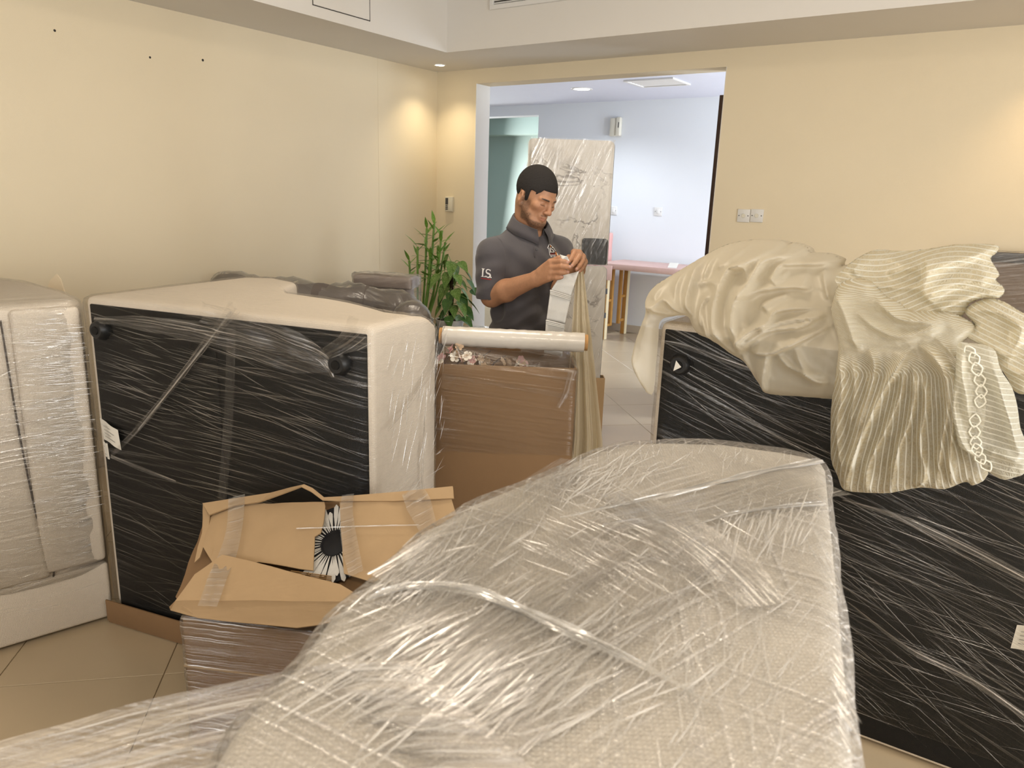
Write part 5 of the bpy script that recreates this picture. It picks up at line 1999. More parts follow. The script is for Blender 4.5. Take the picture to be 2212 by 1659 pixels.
strip([YF(955, 812), YF(1080, 830), YF(1235, 858)], [0.02, 0.015, 0.02], M['film_card'], 'film_strand', cb, [(0, -1, 0)], 0.15)
strip([YF(1236, 800), YF(1222, 850), YF(1205, 880)], [0.03, 0.02, 0.012], M['film_band'], 'film_strand', cb, [(0, -1, 0)], 0.3)

# blossom branches lying in the box mouth
M['twig'] = plain('brown_twig', (0.10, 0.055, 0.035), 0.8, 0.2, var=0.3, nscale=60)
M['petal_w'] = plain('white_petal', (0.75, 0.70, 0.62), 0.7, 0.3, var=0.06, nscale=60)
M['petal_p'] = plain('pink_petal', (0.62, 0.36, 0.34), 0.7, 0.3, var=0.15, nscale=60)
M['petal_c'] = plain('peach_petal', (0.55, 0.40, 0.27), 0.7, 0.3, var=0.15, nscale=60)
M['bud'] = plain('dark_bud', (0.09, 0.04, 0.03), 0.7, 0.3, var=0.2)


def blossom_mesh(name, mat):
    V, Fc = [], []
    for k in range(5):
        th = 2 * PI * k / 5
        e1 = np.array([math.cos(th), math.sin(th), 0])
        e2 = np.array([-math.sin(th), math.cos(th), 0])
        o = len(V)
        for (r, w_, z) in ((0.1, 0.12, 0.0), (0.45, 0.36, 0.16), (0.8, 0.42, 0.26), (1.0, 0.2, 0.24)):
            for s_ in (-1, 0, 1):
                V.append(e1 * r + e2 * s_ * w_ + np.array([0, 0, z + 0.08 * abs(s_)]))
        for i in range(3):
            for q in range(2):
                a = o + i * 3 + q
                Fc.append((a, a + 1, a + 4, a + 3))
    v_, f_ = tube([(0, 0, 0), (0, 0, .12), (0, 0, .2)], [0.14, 0.12, 0.03], 6)
    o = len(V)
    V += list(v_)
    Fc += [tuple(i + o for i in q) for q in f_]
    me = bpy.data.meshes.new(name)
    me.from_pydata([tuple(p) for p in V], [], Fc)
    me.polygons.foreach_set('use_smooth', [True] * len(me.polygons))
    me.materials.append(mat)
    return me


bls = [blossom_mesh('blossom', M[k]) for k in ('petal_w', 'petal_w', 'petal_p', 'petal_c')]
rb = random.Random(3)
descr = ['white blossom twig at the left end of the box mouth', 'twig of pink and white blossom beside the left end of the box', 'curved brown twig with white blossoms rising above the box rim',
         'twig with peach coloured blossoms lying under the film', 'short twig with a hooked tip among the blossoms', 'thin bare twig with one white blossom near the box middle',
         'twig of pale blossoms lying toward the right end of the box']
for bi, (x0, x1, y0, y1) in enumerate(((958, 985, 790, 752), (975, 1008, 792, 756), (1012, 1000, 796, 744), (1030, 1060, 792, 758), (1048, 1092, 795, 768), (1110, 1135, 798, 780), (1090, 1165, 800, 785))):
    yy = 2.545 + 0.012 * bi
    p0, p1 = onY(x0, y0, yy) - zz * 0.03, onY(x1, y1, yy + 0.05)
    fb = thing('blossom_branch', p0, descr[bi], 'artificial flower', 'blossom branches in the box')
    mid = (p0 + p1) / 2 + np.array([rb.uniform(-.02, .02), -0.01, rb.uniform(0, .015)])
    path = smooth_path([p0, mid, p1], 6)
    V, Fc = tube(path, [0.0035 - 0.0018 * i / len(path) for i in range(len(path))], 6)
    mo('twig', V, Fc, M['twig'], fb)
    for k in range(3):
        q = path[4 + k * 2]
        e = q + np.array([rb.uniform(-.035, .035), rb.uniform(-.015, .01), rb.uniform(.0, .03)])
        V, Fc = tube(smooth_path([q, (q + e) / 2 + np.array([0, 0, .006]), e], 4), 0.0016, 5)
        mo('side_twig', V, Fc, M['twig'], fb)
        for r_ in range(2 if bi not in (4, 5) else 1):
            bo = bpy.data.objects.new('blossom', bls[(bi + k + r_ * 2) % 4] if bi not in (4,) else bls[3])
            COL.objects.link(bo)
            bo.parent = fb
            c_ = e + np.array([rb.uniform(-.012, .012), -0.006, rb.uniform(-.012, .006)])
            bo.location = Vector(c_ - wloc(fb))
            s_ = rb.uniform(0.014, 0.021)
            bo.scale = (s_, s_, s_)
            bo.rotation_euler = (rb.uniform(.8, 1.6), rb.uniform(-.5, .5), rb.uniform(0, 6))

# roll of stretch film on the box
r0_, r1_ = onY(957, 725, 2.615), onY(1262, 740, 2.60)
ax = nrm(r1_ - r0_)
fr = thing('film_roll', (r0_ + r1_) / 2 - zz * 0.036, 'roll of clear stretch film on a cardboard core lying on the blossom box', 'film roll')
V, Fc = [], []
NL_ = 40
NS = 32
M['roll'] = plain('wound_stretch_film', (0.62, 0.58, 0.52), 0.22, 0.6, var=0.05, nscale=30, bump=0.15, bscale=60)
path = [r0_ + (r1_ - r0_) * i / NL_ for i in range(NL_ + 1)]
V, Fc = tube(path, [0.0345 + 0.0006 * math.sin(i * 1.7) + 0.0004 * math.sin(i * 4.1) for i in range(NL_ + 1)], NS)
mo('wound_film', V, Fc, M['roll'], fr, sharp=50)
V, Fc = [], []
for (t, r) in ((-0.012, 0.026), (-0.012, 0.0215), (-0.004, 0.0215)):
    pass
def ring_tube(a_, b_, ro, ri, name, mat, parent, seg=28):
    ax = nrm(b_ - a_)
    e1 = nrm(np.cross(ax, (0, 0, 1)))
    e2 = np.cross(ax, e1)
    V, Fc = [], []
    for (c, r) in ((a_, ro), (b_, ro), (b_, ri), (a_, ri)):
        for k in range(seg):
            th = 2 * PI * k / seg
            V.append(c + (e1 * math.cos(th) + e2 * math.sin(th)) * r)
    for i in range(4):
        for k in range(seg):
            Fc.append((i * seg + k, i * seg + (k + 1) % seg, ((i + 1) % 4) * seg + (k + 1) % seg, ((i + 1) % 4) * seg + k))
    return mo(name, V, Fc, mat, parent, sharp=30)


M['core'] = plain('cardboard_core', (0.50, 0.28, 0.11), 0.7, 0.2, var=0.1, nscale=30)
ring_tube(r0_ - ax * 0.012, r1_ + ax * 0.012, 0.0285, 0.023, 'core', M['core'], fr)

# ================================================================== CURTAIN IN HIS HANDS
M['tape_white'] = plain('white_header_tape', (0.74, 0.73, 0.70), 0.8, 0.2, var=0.03, nscale=30, bump=0.3, bscale=400)
M['sheer_b'] = sheer('beige_sheer', (0.88, 0.79, 0.60), 0.06, 0.35)
ct0 = onY(1240, 585, 2.70)
cur = thing('held_curtain', ct0, 'beige sheer curtain with white header tape hanging from the man\'s hands', 'curtain')
segs = [[(1210, 597), (1250, 586), (1232, 642), (1190, 628)], [(1189, 632), (1232, 646), (1220, 700), (1181, 692)], [(1180, 697), (1219, 706), (1214, 770), (1176, 762)]]
for q in segs:
    V, Fc = [], []
    for i in range(9):
        for j in range(9):
            s_, t_ = i / 8, j / 8
            px = (q[0][0] * (1 - s_) + q[1][0] * s_) * (1 - t_) + (q[3][0] * (1 - s_) + q[2][0] * s_) * t_
            py = (q[0][1] * (1 - s_) + q[1][1] * s_) * (1 - t_) + (q[3][1] * (1 - s_) + q[2][1] * s_) * t_
            y_ = 2.705 + 0.012 * math.sin(s_ * 3.0) - 0.006 * math.sin(t_ * 3.1) + 0.003 * math.sin(t_ * 19)
            V.append(onY(px, py, y_))
    for i in range(8):
        for j in range(8):
            a = i * 9 + j
            Fc.append((a, a + 1, a + 10, a + 9))
    o = mo('header_tape', V, Fc, M['tape_white'], cur)
    md = o.modifiers.new('thick', 'SOLIDIFY')
    md.thickness = 0.003
for (a_, b_, n_) in (((1188, 630), (1233, 644), 3), ((1179, 695), (1220, 705), 3)):
    for k in range(n_):
        p0, p1 = onY(a_[0], a_[1] + k * 3.4 - 3, 2.69), onY(b_[0], b_[1] + k * 3.4 - 3, 2.695)
        V, Fc = tube(smooth_path([p0, (p0 + p1) / 2 + np.array([0, -0.004, 0.001]), p1], 5), 0.0024, 8)
        mo('tape_fold', V, Fc, M['tape_white'], cur)
# crumpled end of the tape between the fingers
V, Fc = [], []
for i in range(7):
    for j in range(5):
        s_, t_ = i / 6, j / 4
        p = onY(1210 + 17 * s_ + 2 * t_, 550 + 12 * t_ + 5 * s_, 2.675 + 0.01 * math.sin(s_ * 7 + t_ * 4))
        V.append(p)
for i in range(6):
    for j in range(4):
        a = i * 5 + j
        Fc.append((a, a + 1, a + 6, a + 5))
o = mo('tape_end', V, Fc, M['tape_white'], cur)
o.modifiers.new('thick', 'SOLIDIFY').thickness = 0.003
# the sheer falling to the floor
V, Fc, UV = [], [], []
NU, NV = 54, 60
for j in range(NV + 1):
    t_ = j / NV
    tt = t_ ** 0.8
    z = 1.295 - 1.28 * t_
    cxm = 0.232 + 0.046 * min(1.0, 2.0 * t_)
    half = 0.012 + 0.058 * min(1, t_ * 1.9) ** 0.9 + 0.03 * max(0, t_ - 0.55)
    for i in range(NU + 1):
        s_ = i / NU * 2 - 1
        fold = (0.005 + 0.028 * min(1, t_ * 1.7)) * (0.6 * math.sin(s_ * 8.5 + 1.2 + t_ * 0.8) + 0.4 * math.sin(s_ * 17 + 2.0 * t_) + 0.3 * math.sin(s_ * 4 + 3 * t_))
        V.append(np.array([cxm + s_ * half + 0.25 * fold * math.cos(s_ * 9), 2.745 + fold - 0.02 * t_ + 0.0 * s_, z]))
        UV.append((s_ * half * 3, z))
for j in range(NV):
    for i in range(NU):
        a = j * (NU + 1) + i
        Fc.append((a, a + 1, a + NU + 2, a + NU + 1))
mo('sheer_panel', V, Fc, M['sheer_b'], cur, uv=UV)

# ================================================================== MARBLE SLAB
def marble(name):
    mt, nt, b, N, L = newmat(name)
    setc(b, (0.8, 0.78, 0.74), 0.22, 0.5)
    tc = N('ShaderNodeTexCoord')
    mp = N('ShaderNodeMapping')
    mp.inputs['Rotation'].default_value = (0, 0, 0.6)
    mp.inputs['Location'].default_value = (0.3, 0.55, 0)
    L(tc.outputs['UV'], mp.inputs['Vector'])
    n1 = N('ShaderNodeTexNoise')
    n1.inputs['Scale'].default_value = 2.6
    n1.inputs['Detail'].default_value = 6
    n1.inputs['Roughness'].default_value = 0.6
    n1.inputs['Distortion'].default_value = 0.9
    L(mp.outputs[0], n1.inputs['Vector'])
    v1 = math_node(nt, 'ABSOLUTE', math_node(nt, 'SUBTRACT', n1.outputs[0], 0.5))
    vein = math_node(nt, 'SUBTRACT', 1.0, ramp(nt, v1, 0.0, 0.022))
    n2 = N('ShaderNodeTexNoise')
    n2.inputs['Scale'].default_value = 1.9
    n2.inputs['Detail'].default_value = 3
    L(mp.outputs[0], n2.inputs['Vector'])
    vein = math_node(nt, 'MULTIPLY', vein, ramp(nt, n2.outputs[0], 0.42, 0.62))
    n3 = N('ShaderNodeTexNoise')
    n3.inputs['Scale'].default_value = 3.2
    n3.inputs['Detail'].default_value = 5
    L(tc.outputs['UV'], n3.inputs['Vector'])
    vein = math_node(nt, 'ADD', math_node(nt, 'MULTIPLY', vein, 0.9), math_node(nt, 'MULTIPLY', ramp(nt, n3.outputs[0], 0.55, 0.75), 0.35), True)
    mx = N('ShaderNodeMix')
    mx.data_type = 'RGBA'
    mx.inputs[6].default_value = (0.76, 0.72, 0.66, 1)
    mx.inputs[7].default_value = (0.25, 0.22, 0.20, 1)
    L(vein, mx.inputs[0])
    L(mx.outputs[2], b.inputs['Base Color'])
    return mt


M['marble'] = marble('white_marble')
M['slab_edge'] = plain('grey_slab_edge', (0.12, 0.12, 0.12), 0.4, 0.4, var=0.1)
YS = 4.65
sx0, sx1 = 0.049, 0.560


def rounded(x0, x1, z0, z1, r, rb_=0.0, seg=6):
    pts = []
    for (cx, cz, a0, rr) in ((x1 - r, z1 - r, 0, r), (x0 + r, z1 - r, 90, r), (x0 + rb_, z0 + rb_, 180, rb_), (x1 - rb_, z0 + rb_, 270, rb_)):
        if rr <= 0:
            pts.append((cx, cz))
            continue
        for k in range(seg + 1):
            th = math.radians(a0 + 90 * k / seg)
            pts.append((cx + rr * math.cos(th), cz + rr * math.sin(th)))
    return pts


def plate(name, pts, y0, y1, mat, parent, bev=0.0):
    n_ = len(pts)
    V = [np.array([x, y0, z]) for x, z in pts] + [np.array([x, y1, z]) for x, z in pts]
    Fc = [tuple(range(n_)), tuple(range(2 * n_ - 1, n_ - 1, -1))] + [(i, i + n_, (i + 1) % n_ + n_, (i + 1) % n_) for i in range(n_)]
    uv = [(x, z) for x, z in pts] * 2
    return mo(name, V, Fc, mat, parent, smooth=True, uv=uv, sharp=40)


ms = thing('marble_tabletop', ((sx0 + sx1) / 2, YS, 0), 'tall white marble tabletop with grey veins, film-wrapped, standing behind the man', 'tabletop')
plate('upper_leaf', rounded(sx0, sx1, 1.152, 1.882, 0.03), YS, YS + 0.012, M['marble'], ms)
plate('upper_backing', rounded(sx0 + 0.004, sx1 + 0.004, 1.150, 1.880, 0.03), YS + 0.012, YS + 0.04, M['slab_edge'], ms)
plate('lower_leaf', rounded(sx0, sx1, 0.40, 1.145, 0.03), YS, YS + 0.012, M['marble'], ms)
plate('lower_backing', rounded(sx0 + 0.004, sx1 + 0.004, 0.40, 1.143, 0.03), YS + 0.012, YS + 0.04, M['slab_edge'], ms)
plate('dark_plate', rounded(0.399, 0.556, 1.155, 1.312, 0.018, 0.012), YS - 0.010, YS - 0.001, plain('dark_grey_plate', (0.025, 0.028, 0.032), 0.35, 0.4, var=0.1), ms)
# film over the front
V, Fc, UV = [], [], []
NX, NZ = 26, 70
for i in range(NX + 1):
    for j in range(NZ + 1):
        x = sx0 - 0.006 + (sx1 - sx0 + 0.014) * i / NX
        z = 0.42 + 1.468 * j / NZ
        y = YS - 0.016 - 0.004 * abs(fbm((x, 0, z), 12, 3))
        if i in (0, NX):
            y = YS + 0.03
        V.append(np.array([x, y, z]))
        UV.append((x, z))
for i in range(NX):
    for j in range(NZ):
        a = i * (NZ + 1) + j
        Fc.append((a, a + NZ + 1, a + NZ + 2, a + 1))
mo('stretch_film', V, Fc, M['film_marble'], ms, uv=UV)
sb_ = thing('cardboard_sleeve', ((sx0 + sx1) / 2, YS, 0), 'brown cardboard sleeve around the foot of the marble tabletop', 'cardboard')
for (x0, x1, y0, y1) in ((sx0 - 0.02, sx1 + 0.03, YS - 0.03, YS - 0.024), (sx0 - 0.02, sx1 + 0.03, YS + 0.055, YS + 0.061)):
    box('side_panel', (x0, y0, 0.003), (x1 - x0, 0, 0), (0, y1 - y0, 0), (0, 0, 0.44), M['card'], sb_)
for x in (sx0 - 0.02, sx1 + 0.024):
    box('end_panel', (x, YS - 0.024, 0.003), (0.006, 0, 0), (0, 0.079, 0), (0, 0, 0.44), M['card'], sb_)
box('support_block', (sx0 - 0.01, YS - 0.02, 0.003), (sx1 - sx0 + 0.02, 0, 0), (0, 0.07, 0), (0, 0, 0.394), M['card'], sb_)

# ================================================================== OPENED CARTON AND THE WRAPPED BOX UNDER IT
FLc, FRc, NLc = onZ(437, 1085, 0.645), onZ(978, 1052, 0.765), onZ(365, 1315, 0.45)
cn = nrm(np.cross(FRc - FLc, NLc - FLc))
if cn[2] < 0:
    cn = -cn
CP = lambda px, py, o=0.0: onPl(px, py, FLc + cn * o, cn)


def sheet(name, poly, off, mat, parent, thick=0.004, bend=None, uv=None):
    """a piece of board through pixel points on the carton's sloping top"""
    P = [CP(x, y, off) if len(q) == 2 else CP(x, y, off + q[2]) for q in poly for x, y in [q[:2]]]
    n_ = len(P)
    V = P + [p - cn * thick for p in P]
    Fc = [tuple(range(n_)), tuple(range(2 * n_ - 1, n_ - 1, -1))] + [(i, i + n_, (i + 1) % n_ + n_, (i + 1) % n_) for i in range(n_)]
    bm = bmesh.new()
    vs = [bm.verts.new(v3(p)) for p in V]
    for f in Fc:
        bm.faces.new([vs[i] for i in f])
    bmesh.ops.triangulate(bm, faces=[f for f in bm.faces if len(f.verts) > 4])
    bmesh.ops.recalc_face_normals(bm, faces=bm.faces[:])
    if thick > 0.003:                       # handled board: dented and a little wavy
        densify(bm, 0.03)
        for v in bm.verts:
            q = v.co
            v.co = q + Vector(cn) * (0.007 * fbm(q, 7, 3) + 0.004 * fbm(q, 19, 2))
    return from_bm(name, bm, mat, parent, sharp=30)


ob = thing('opened_carton', onZ(600, 1300, 0.0), 'flattened brown carton with torn taped flaps lying on a wrapped box', 'carton')
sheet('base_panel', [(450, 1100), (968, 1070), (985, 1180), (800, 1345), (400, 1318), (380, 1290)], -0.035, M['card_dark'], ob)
# torn rear flap: a wavy strip with a raised peak
top = [(437, 1087, 0.0), (520, 1074, 0.004), (585, 1064, 0.012), (630, 1052, 0.03), (657, 1046, 0.045), (675, 1054, 0.035), (700, 1074, 0.012), (740, 1072, 0.004), (860, 1062, 0.002), (978, 1050, 0.0)]
bot = [(452, 1112, 0.0), (505, 1092, 0.004), (560, 1084, 0.012), (610, 1066, 0.03), (650, 1051, 0.045), (672, 1062, 0.035), (696, 1080, 0.012), (730, 1082, 0.004), (850, 1082, 0.002), (980, 1076, 0.0)]
V = [CP(x, y, o + 0.006) for x, y, o in top] + [CP(x, y, o + 0.006) for x, y, o in bot]
n_ = len(top)
V += [p - cn * 0.005 for p in V]
Fc = []
for i in range(n_ - 1):
    Fc += [(i, i + 1, n_ + i + 1, n_ + i), (2 * n_ + i, 3 * n_ + i, 3 * n_ + i + 1, 2 * n_ + i + 1), (i, 2 * n_ + i, 2 * n_ + i + 1, i + 1), (n_ + i, n_ + i + 1, 3 * n_ + i + 1, 3 * n_ + i)]
mo('rear_flap', V, Fc, M['card'], ob, smooth=False)
sheet('flap', [(452, 1118, -.012), (470, 1098, -.004), (520, 1088), (700, 1084), (702, 1092), (699, 1130), (693, 1152), (680, 1160), (678, 1200), (676, 1232), (560, 1215), (470, 1235), (438, 1180)], 0.0, M['card'], ob)
sheet('flap', [(733, 1084), (975, 1078), (985, 1110), (900, 1200), (820, 1262), (744, 1240), (738, 1160)], 0.0, M['card'], ob)
sheet('flap', [(478, 1196, 0.012), (600, 1228, 0.010), (735, 1262, 0.008), (800, 1300, 0.004), (720, 1345, -0.03), (640, 1356, -0.034), (520, 1345, -0.034), (430, 1336, -0.03), (368, 1318, -0.02), (364, 1310, -0.004), (376, 1296, 0.008), (420, 1240, 0.012)], 0.012, M['card'], ob)
# corrugated edge showing under the middle
V, Fc = [], []
for r_ in range(5):
    sheet('corrugated_edge', [(628, 1232 + r_ * 3.6), (716, 1244 + r_ * 3.6), (716, 1246 + r_ * 3.6), (628, 1234 + r_ * 3.6)], -0.004 - 0.001 * r_, M['card_edge'], ob, 0.002)
sheet('side_panel', [(437, 1087), (452, 1112), (448, 1160), (432, 1205), (420, 1215), (436, 1150)], -0.006, M['card'], ob)
for pts, wd_ in (([(512, 1072), (510, 1110), (505, 1150), (492, 1200), (470, 1250), (448, 1310)], [0.05, 0.05, 0.05, 0.055, 0.06, 0.055]),
                 ([(752, 1068), (748, 1110), (755, 1170), (770, 1240)], [0.035, 0.04, 0.045, 0.04]),
                 ([(890, 1058), (905, 1090), (925, 1140)], [0.06, 0.07, 0.05])):
    strip([CP(x, y, 0.012 + (0.014 if y > 1200 else 0)) for x, y in pts], wd_, M['film_tape'], 'clear_tape', ob, [cn], 0.06)
strip([CP(640, 1142, 0.014), CP(780, 1137, 0.012), CP(905, 1134, 0.012)], [0.004, 0.004, 0.004], M['film_rope'], 'film_strand', ob, [cn], 0.2)
# feather ornament showing through the gap
fc_ = CP(722, 1172, -0.012)
fe = thing('feather_ornament', fc_ - cn * 0.01, 'black and white feather ornament seen through the gap in the carton', 'ornament')
e1 = nrm(np.array([1, 0, 0]) - cn * cn[0])
e2 = np.cross(cn, e1)
M['feather_w'] = plain('white_feather', (0.62, 0.60, 0.56), 0.8, 0.2, var=0.1, nscale=100)
M['feather_k'] = plain('black_feather', (0.008, 0.008, 0.010), 0.6, 0.3, var=0.2, nscale=100)
V, Fc = tube([fc_ - cn * 0.009, fc_ - cn * 0.004], [0.115, 0.115], 30)
mo('backing', V, Fc, M['feather_k'], fe, sharp=40)
V, Fc = tube([fc_ - cn * 0.003, fc_ + cn * 0.001], [0.036, 0.030], 24)
mo('centre', V, Fc, M['feather_k'], fe, sharp=40)
for k in range(44):
    th = 2 * PI * k / 44 + 0.03 * math.sin(k * 5)
    d_ = e1 * math.cos(th) + e2 * math.sin(th)
    s_ = np.cross(cn, d_)
    L_ = 0.105 + 0.012 * math.sin(k * 2.3)
    h0 = -0.0035 + 0.0015 * (k % 3)
    V = []
    for (t, w_) in ((0.040, 0.0008), (0.058, 0.0026), (0.085, 0.0062), (L_, 0.0066), (L_ + 0.008, 0.001)):
        for q in (-1, 1):
            V.append(fc_ + d_ * t + s_ * w_ * q + cn * (h0 + 0.02 * (t - 0.03)))
    mo('feather', V, [(i * 2, i * 2 + 1, i * 2 + 3, i * 2 + 2) for i in range(4)], M['feather_w'], fe)
# wrapped box below
wb_ = thing('wrapped_box', (-0.55, 1.72, 0), 'low brown cardboard box wrapped in film under the opened carton', 'box')
e_a = nrm(np.array([1.0, -0.14, 0]))
e_b = nrm(np.array([0.14, 1.0, 0]))
c0 = np.array([-0.872, 1.80, 0.003])
bm = bmesh.new()
bm_box(bm, c0, e_a * 0.62, e_b * 0.20, Z1 * 0.41, 0.006, 2)
from_bm('carton', bm, M['card_dark'], wb_, boxuv=(e_a, e_b))
bm = bmesh.new()
bm_box(bm, c0 - e_a * .004 - e_b * .004, e_a * 0.628, e_b * 0.208, Z1 * 0.414, 0.012, 2)
wrap(bm, 'stretch_film', M['film_band'], wb_, (e_a, e_b), off=0.002, amp=0.008, sc=14, size=0.02)
box('lid_edge', c0 + e_a * -0.003 - e_b * 0.003 + Z1 * 0.26, e_a * 0.626, e_b * 0.206, Z1 * 0.006, M['card'], wb_)

# ================================================================== THINGS BEHIND
# grey tufted armchair wrapped in film
ga = thing('tufted_sofa', (-1.0, 4.35, 0), 'grey tufted sofa wrapped in film behind the standing sofa', 'sofa')
gp0 = smooth_path([(-1.75, 4.45, 0.955), (-1.40, 4.30, 0.955), (-1.10, 4.26, 0.935), (-0.82, 4.27, 0.925), (-0.60, 4.20, 0.885), (-0.555, 4.02, 0.855)], 8)
V, Fc = tube(gp0, [0.085 + 0.010 * math.sin(i * 0.9) for i in range(len(gp0))], 18)
mo('rolled_back', V, Fc, M['grey_velvet'], ga)
box('back', (-1.75, 4.24, 0.06), (1.16, -0.06, 0), (0.03, 0.24, 0), (0, 0, 0.86), M['grey_velvet'], ga, 0.04, 3)
box('arm', (-0.66, 3.80, 0.06), (0.15, 0, 0), (0, 0.45, 0), (0, 0, 0.72), M['grey_velvet'], ga, 0.04, 3)
V, Fc = tube([(-0.575, 3.78, 0.80), (-0.575, 4.05, 0.80), (-0.575, 4.22, 0.82)], [0.09, 0.092, 0.09], 20)
mo('rolled_arm', V, Fc, M['grey_velvet'], ga, sharp=50)
box('seat', (-1.70, 3.72, 0.06), (1.04, -0.02, 0), (0.02, 0.52, 0), (0, 0, 0.38), M['grey_velvet'], ga, 0.05, 3)
for k in range(7):
    q = gp0[6 + k * 5 if 6 + k * 5 < len(gp0) else -1]
    disc_obj('button', q + np.array([0, -0.078, -0.02]), (0, -1, 0.2), 0.012, 0.012, M['grey_velvet'], ga, 14, 0.004)
V, Fc = tube([p + np.array([0, -0.004, 0.002]) for p in gp0], [0.098 + 0.012 * math.sin(i * 0.7) + 0.006 * math.sin(i * 2.9) for i in range(len(gp0))], 18)
uvp = [(i // 18 * 0.05, (i % 18) * 0.03) for i in range(len(V))]
mo('stretch_film', V, Fc, M['film_grey'], ga, uv=uvp)
# taupe box wrapped in film behind it
c_ = onY(762, 600, 4.85)
d_ = onY(886, 602, 4.75)
tb = thing('wrapped_box', ((c_[0] + d_[0]) / 2, 4.95, 0), 'taupe box wrapped in clear film standing behind the tufted sofa', 'box')
M['taupe'] = plain('taupe_board', (0.40, 0.33, 0.30), 0.7, 0.2, var=0.1, nscale=10)
w_ = d_ - c_
w_[2] = 0
dp = nrm(np.cross(w_, (0, 0, -1))) * 0.17
box('carton', np.array([c_[0], c_[1], 0.003]) + nrm(w_) * 0.02 + dp * .05, w_ * 0.86, dp * 0.9, Z1 * 0.94, M['taupe'], tb, 0.01)
box('lid', np.array([c_[0], c_[1], 0.945]), w_, dp, Z1 * 0.075, M['taupe'], tb, 0.015, 3)
bm = bmesh.new()
bm_box(bm, np.array([c_[0], c_[1], 0.80]) - nrm(w_) * .004 - dp * .01, w_ * 1.02, dp * 1.02, Z1 * 0.225, 0.015, 2)
wrap(bm, 'stretch_film', M['film_grey'], tb, (nrm(w_), nrm(dp)), off=0.003, amp=0.012, sc=12, size=0.02)
# dark cabinet carrying the plants
cbk = thing('dark_cabinet', (-0.45, 5.22, 0), 'low dark cabinet wrapped in film, carrying the potted plants', 'cabinet')
c0 = np.array([-0.95, 5.10, 0.003])
box('body', c0, BD * 0.90 * 0 + np.array([0.86, -0.10, 0]), np.array([0.04, 0.36, 0]), Z1 * 0.60, M['grey_dark'], cbk, 0.01)
for k in range(2):
    box('door', c0 + np.array([0.02 + 0.42 * k, -0.012 - 0.049 * k, 0.03]), np.array([0.40, -0.0465, 0]), np.array([0.001, 0.012, 0]), Z1 * 0.54, M['grey_dark'], cbk, 0.003)
bm = bmesh.new()
bm_box(bm, c0 + np.array([-.006, -.022, 0.02]), np.array([0.872, -0.10, 0]), np.array([0.04, 0.385, 0]), Z1 * 0.592, 0.012, 2)
wrap(bm, 'stretch_film', M['film_grey'], cbk, (nrm((0.86, -0.1, 0)), nrm((.1, .86, 0))), off=0.003, amp=0.006, sc=12, size=0.04)


# ---- plants
def leafmat(name, c, c2=None):
    mt, nt, b, N, L = newmat(name)
    setc(b, c, 0.4, 0.45)
    tc = N('ShaderNodeTexCoord')
    n = N('ShaderNodeTexNoise')
    n.inputs['Scale'].default_value = 18
    n.inputs['Detail'].default_value = 3
    L(tc.outputs['Object'], n.inputs['Vector'])
    mx = N('ShaderNodeMix')
    mx.data_type = 'RGBA'
    mx.inputs[6].default_value = (*c, 1)
    mx.inputs[7].default_value = (*(c2 or [q * 1.5 for q in c]), 1)
    L(ramp(nt, n.outputs[0], 0.45, 0.62), mx.inputs[0])
    L(mx.outputs[2], b.inputs['Base Color'])
    b.inputs['Transmission Weight'].default_value = 0.0
    return mt


M['leaf1'] = leafmat('pothos_leaf', (0.10, 0.21, 0.035), (0.26, 0.38, 0.11))
M['leaf2'] = leafmat('dark_pothos_leaf', (0.05, 0.13, 0.03), (0.10, 0.21, 0.05))
M['leaf3'] = leafmat('bamboo_leaf', (0.12, 0.26, 0.035), (0.20, 0.36, 0.06))
M['stalk'] = plain('bamboo_stalk', (0.15, 0.28, 0.05), 0.4, 0.4, var=0.15, nscale=30)


def leaf_mesh(name, prof, mat, cup=0.12, droop=0.25):
    """leaf along +x, length 1"""
    V, Fc = [], []
    for (t, w_) in prof:
        for s_ in (-1, -0.5, 0, 0.5, 1):
            V.append((t, s_ * w_, -cup * (1 - abs(s_)) * w_ * 2 - droop * t * t))
    for i in range(len(prof) - 1):
        for k in range(4):
            a = i * 5 + k
            Fc.append((a, a + 1, a + 6, a + 5))
    me = bpy.data.meshes.new(name)
    me.from_pydata(V, [], Fc)
    me.polygons.foreach_set('use_smooth', [True] * len(me.polygons))
    me.materials.append(mat)
    return me


heart = [(-0.08, 0.10), (-0.06, 0.24), (0.05, 0.34), (0.22, 0.36), (0.45, 0.28), (0.7, 0.16), (0.9, 0.05), (1.0, 0.004)]
lance = [(0, 0.02), (0.15, 0.085), (0.35, 0.12), (0.6, 0.095), (0.85, 0.04), (1.0, 0.003)]
hl_ = [leaf_mesh('leaf', heart, M['leaf1']), leaf_mesh('leaf', heart, M['leaf2'])]
ll_ = leaf_mesh('leaf', lance, M['leaf3'], 0.1, 0.18)


def put_leaf(me, p, d, size, parent, roll=0.0):
    o = bpy.data.objects.new('leaf', me)
    COL.objects.link(o)
    o.parent = parent
    x = Vector(d).normalized()
    z = Vector((0, 0, 1)) - x * x.z
    if z.length < 1e-3:
        z = Vector((0, -1, 0))
    z.normalize()
    y = z.cross(x)
    mt = Matrix((x, y, z)).transposed() @ Matrix.Rotation(roll, 3, 'X')
    o.rotation_euler = mt.to_euler()
    o.location = Vector(np.array(p) - wloc(parent))
    o.scale = (size, size, size)


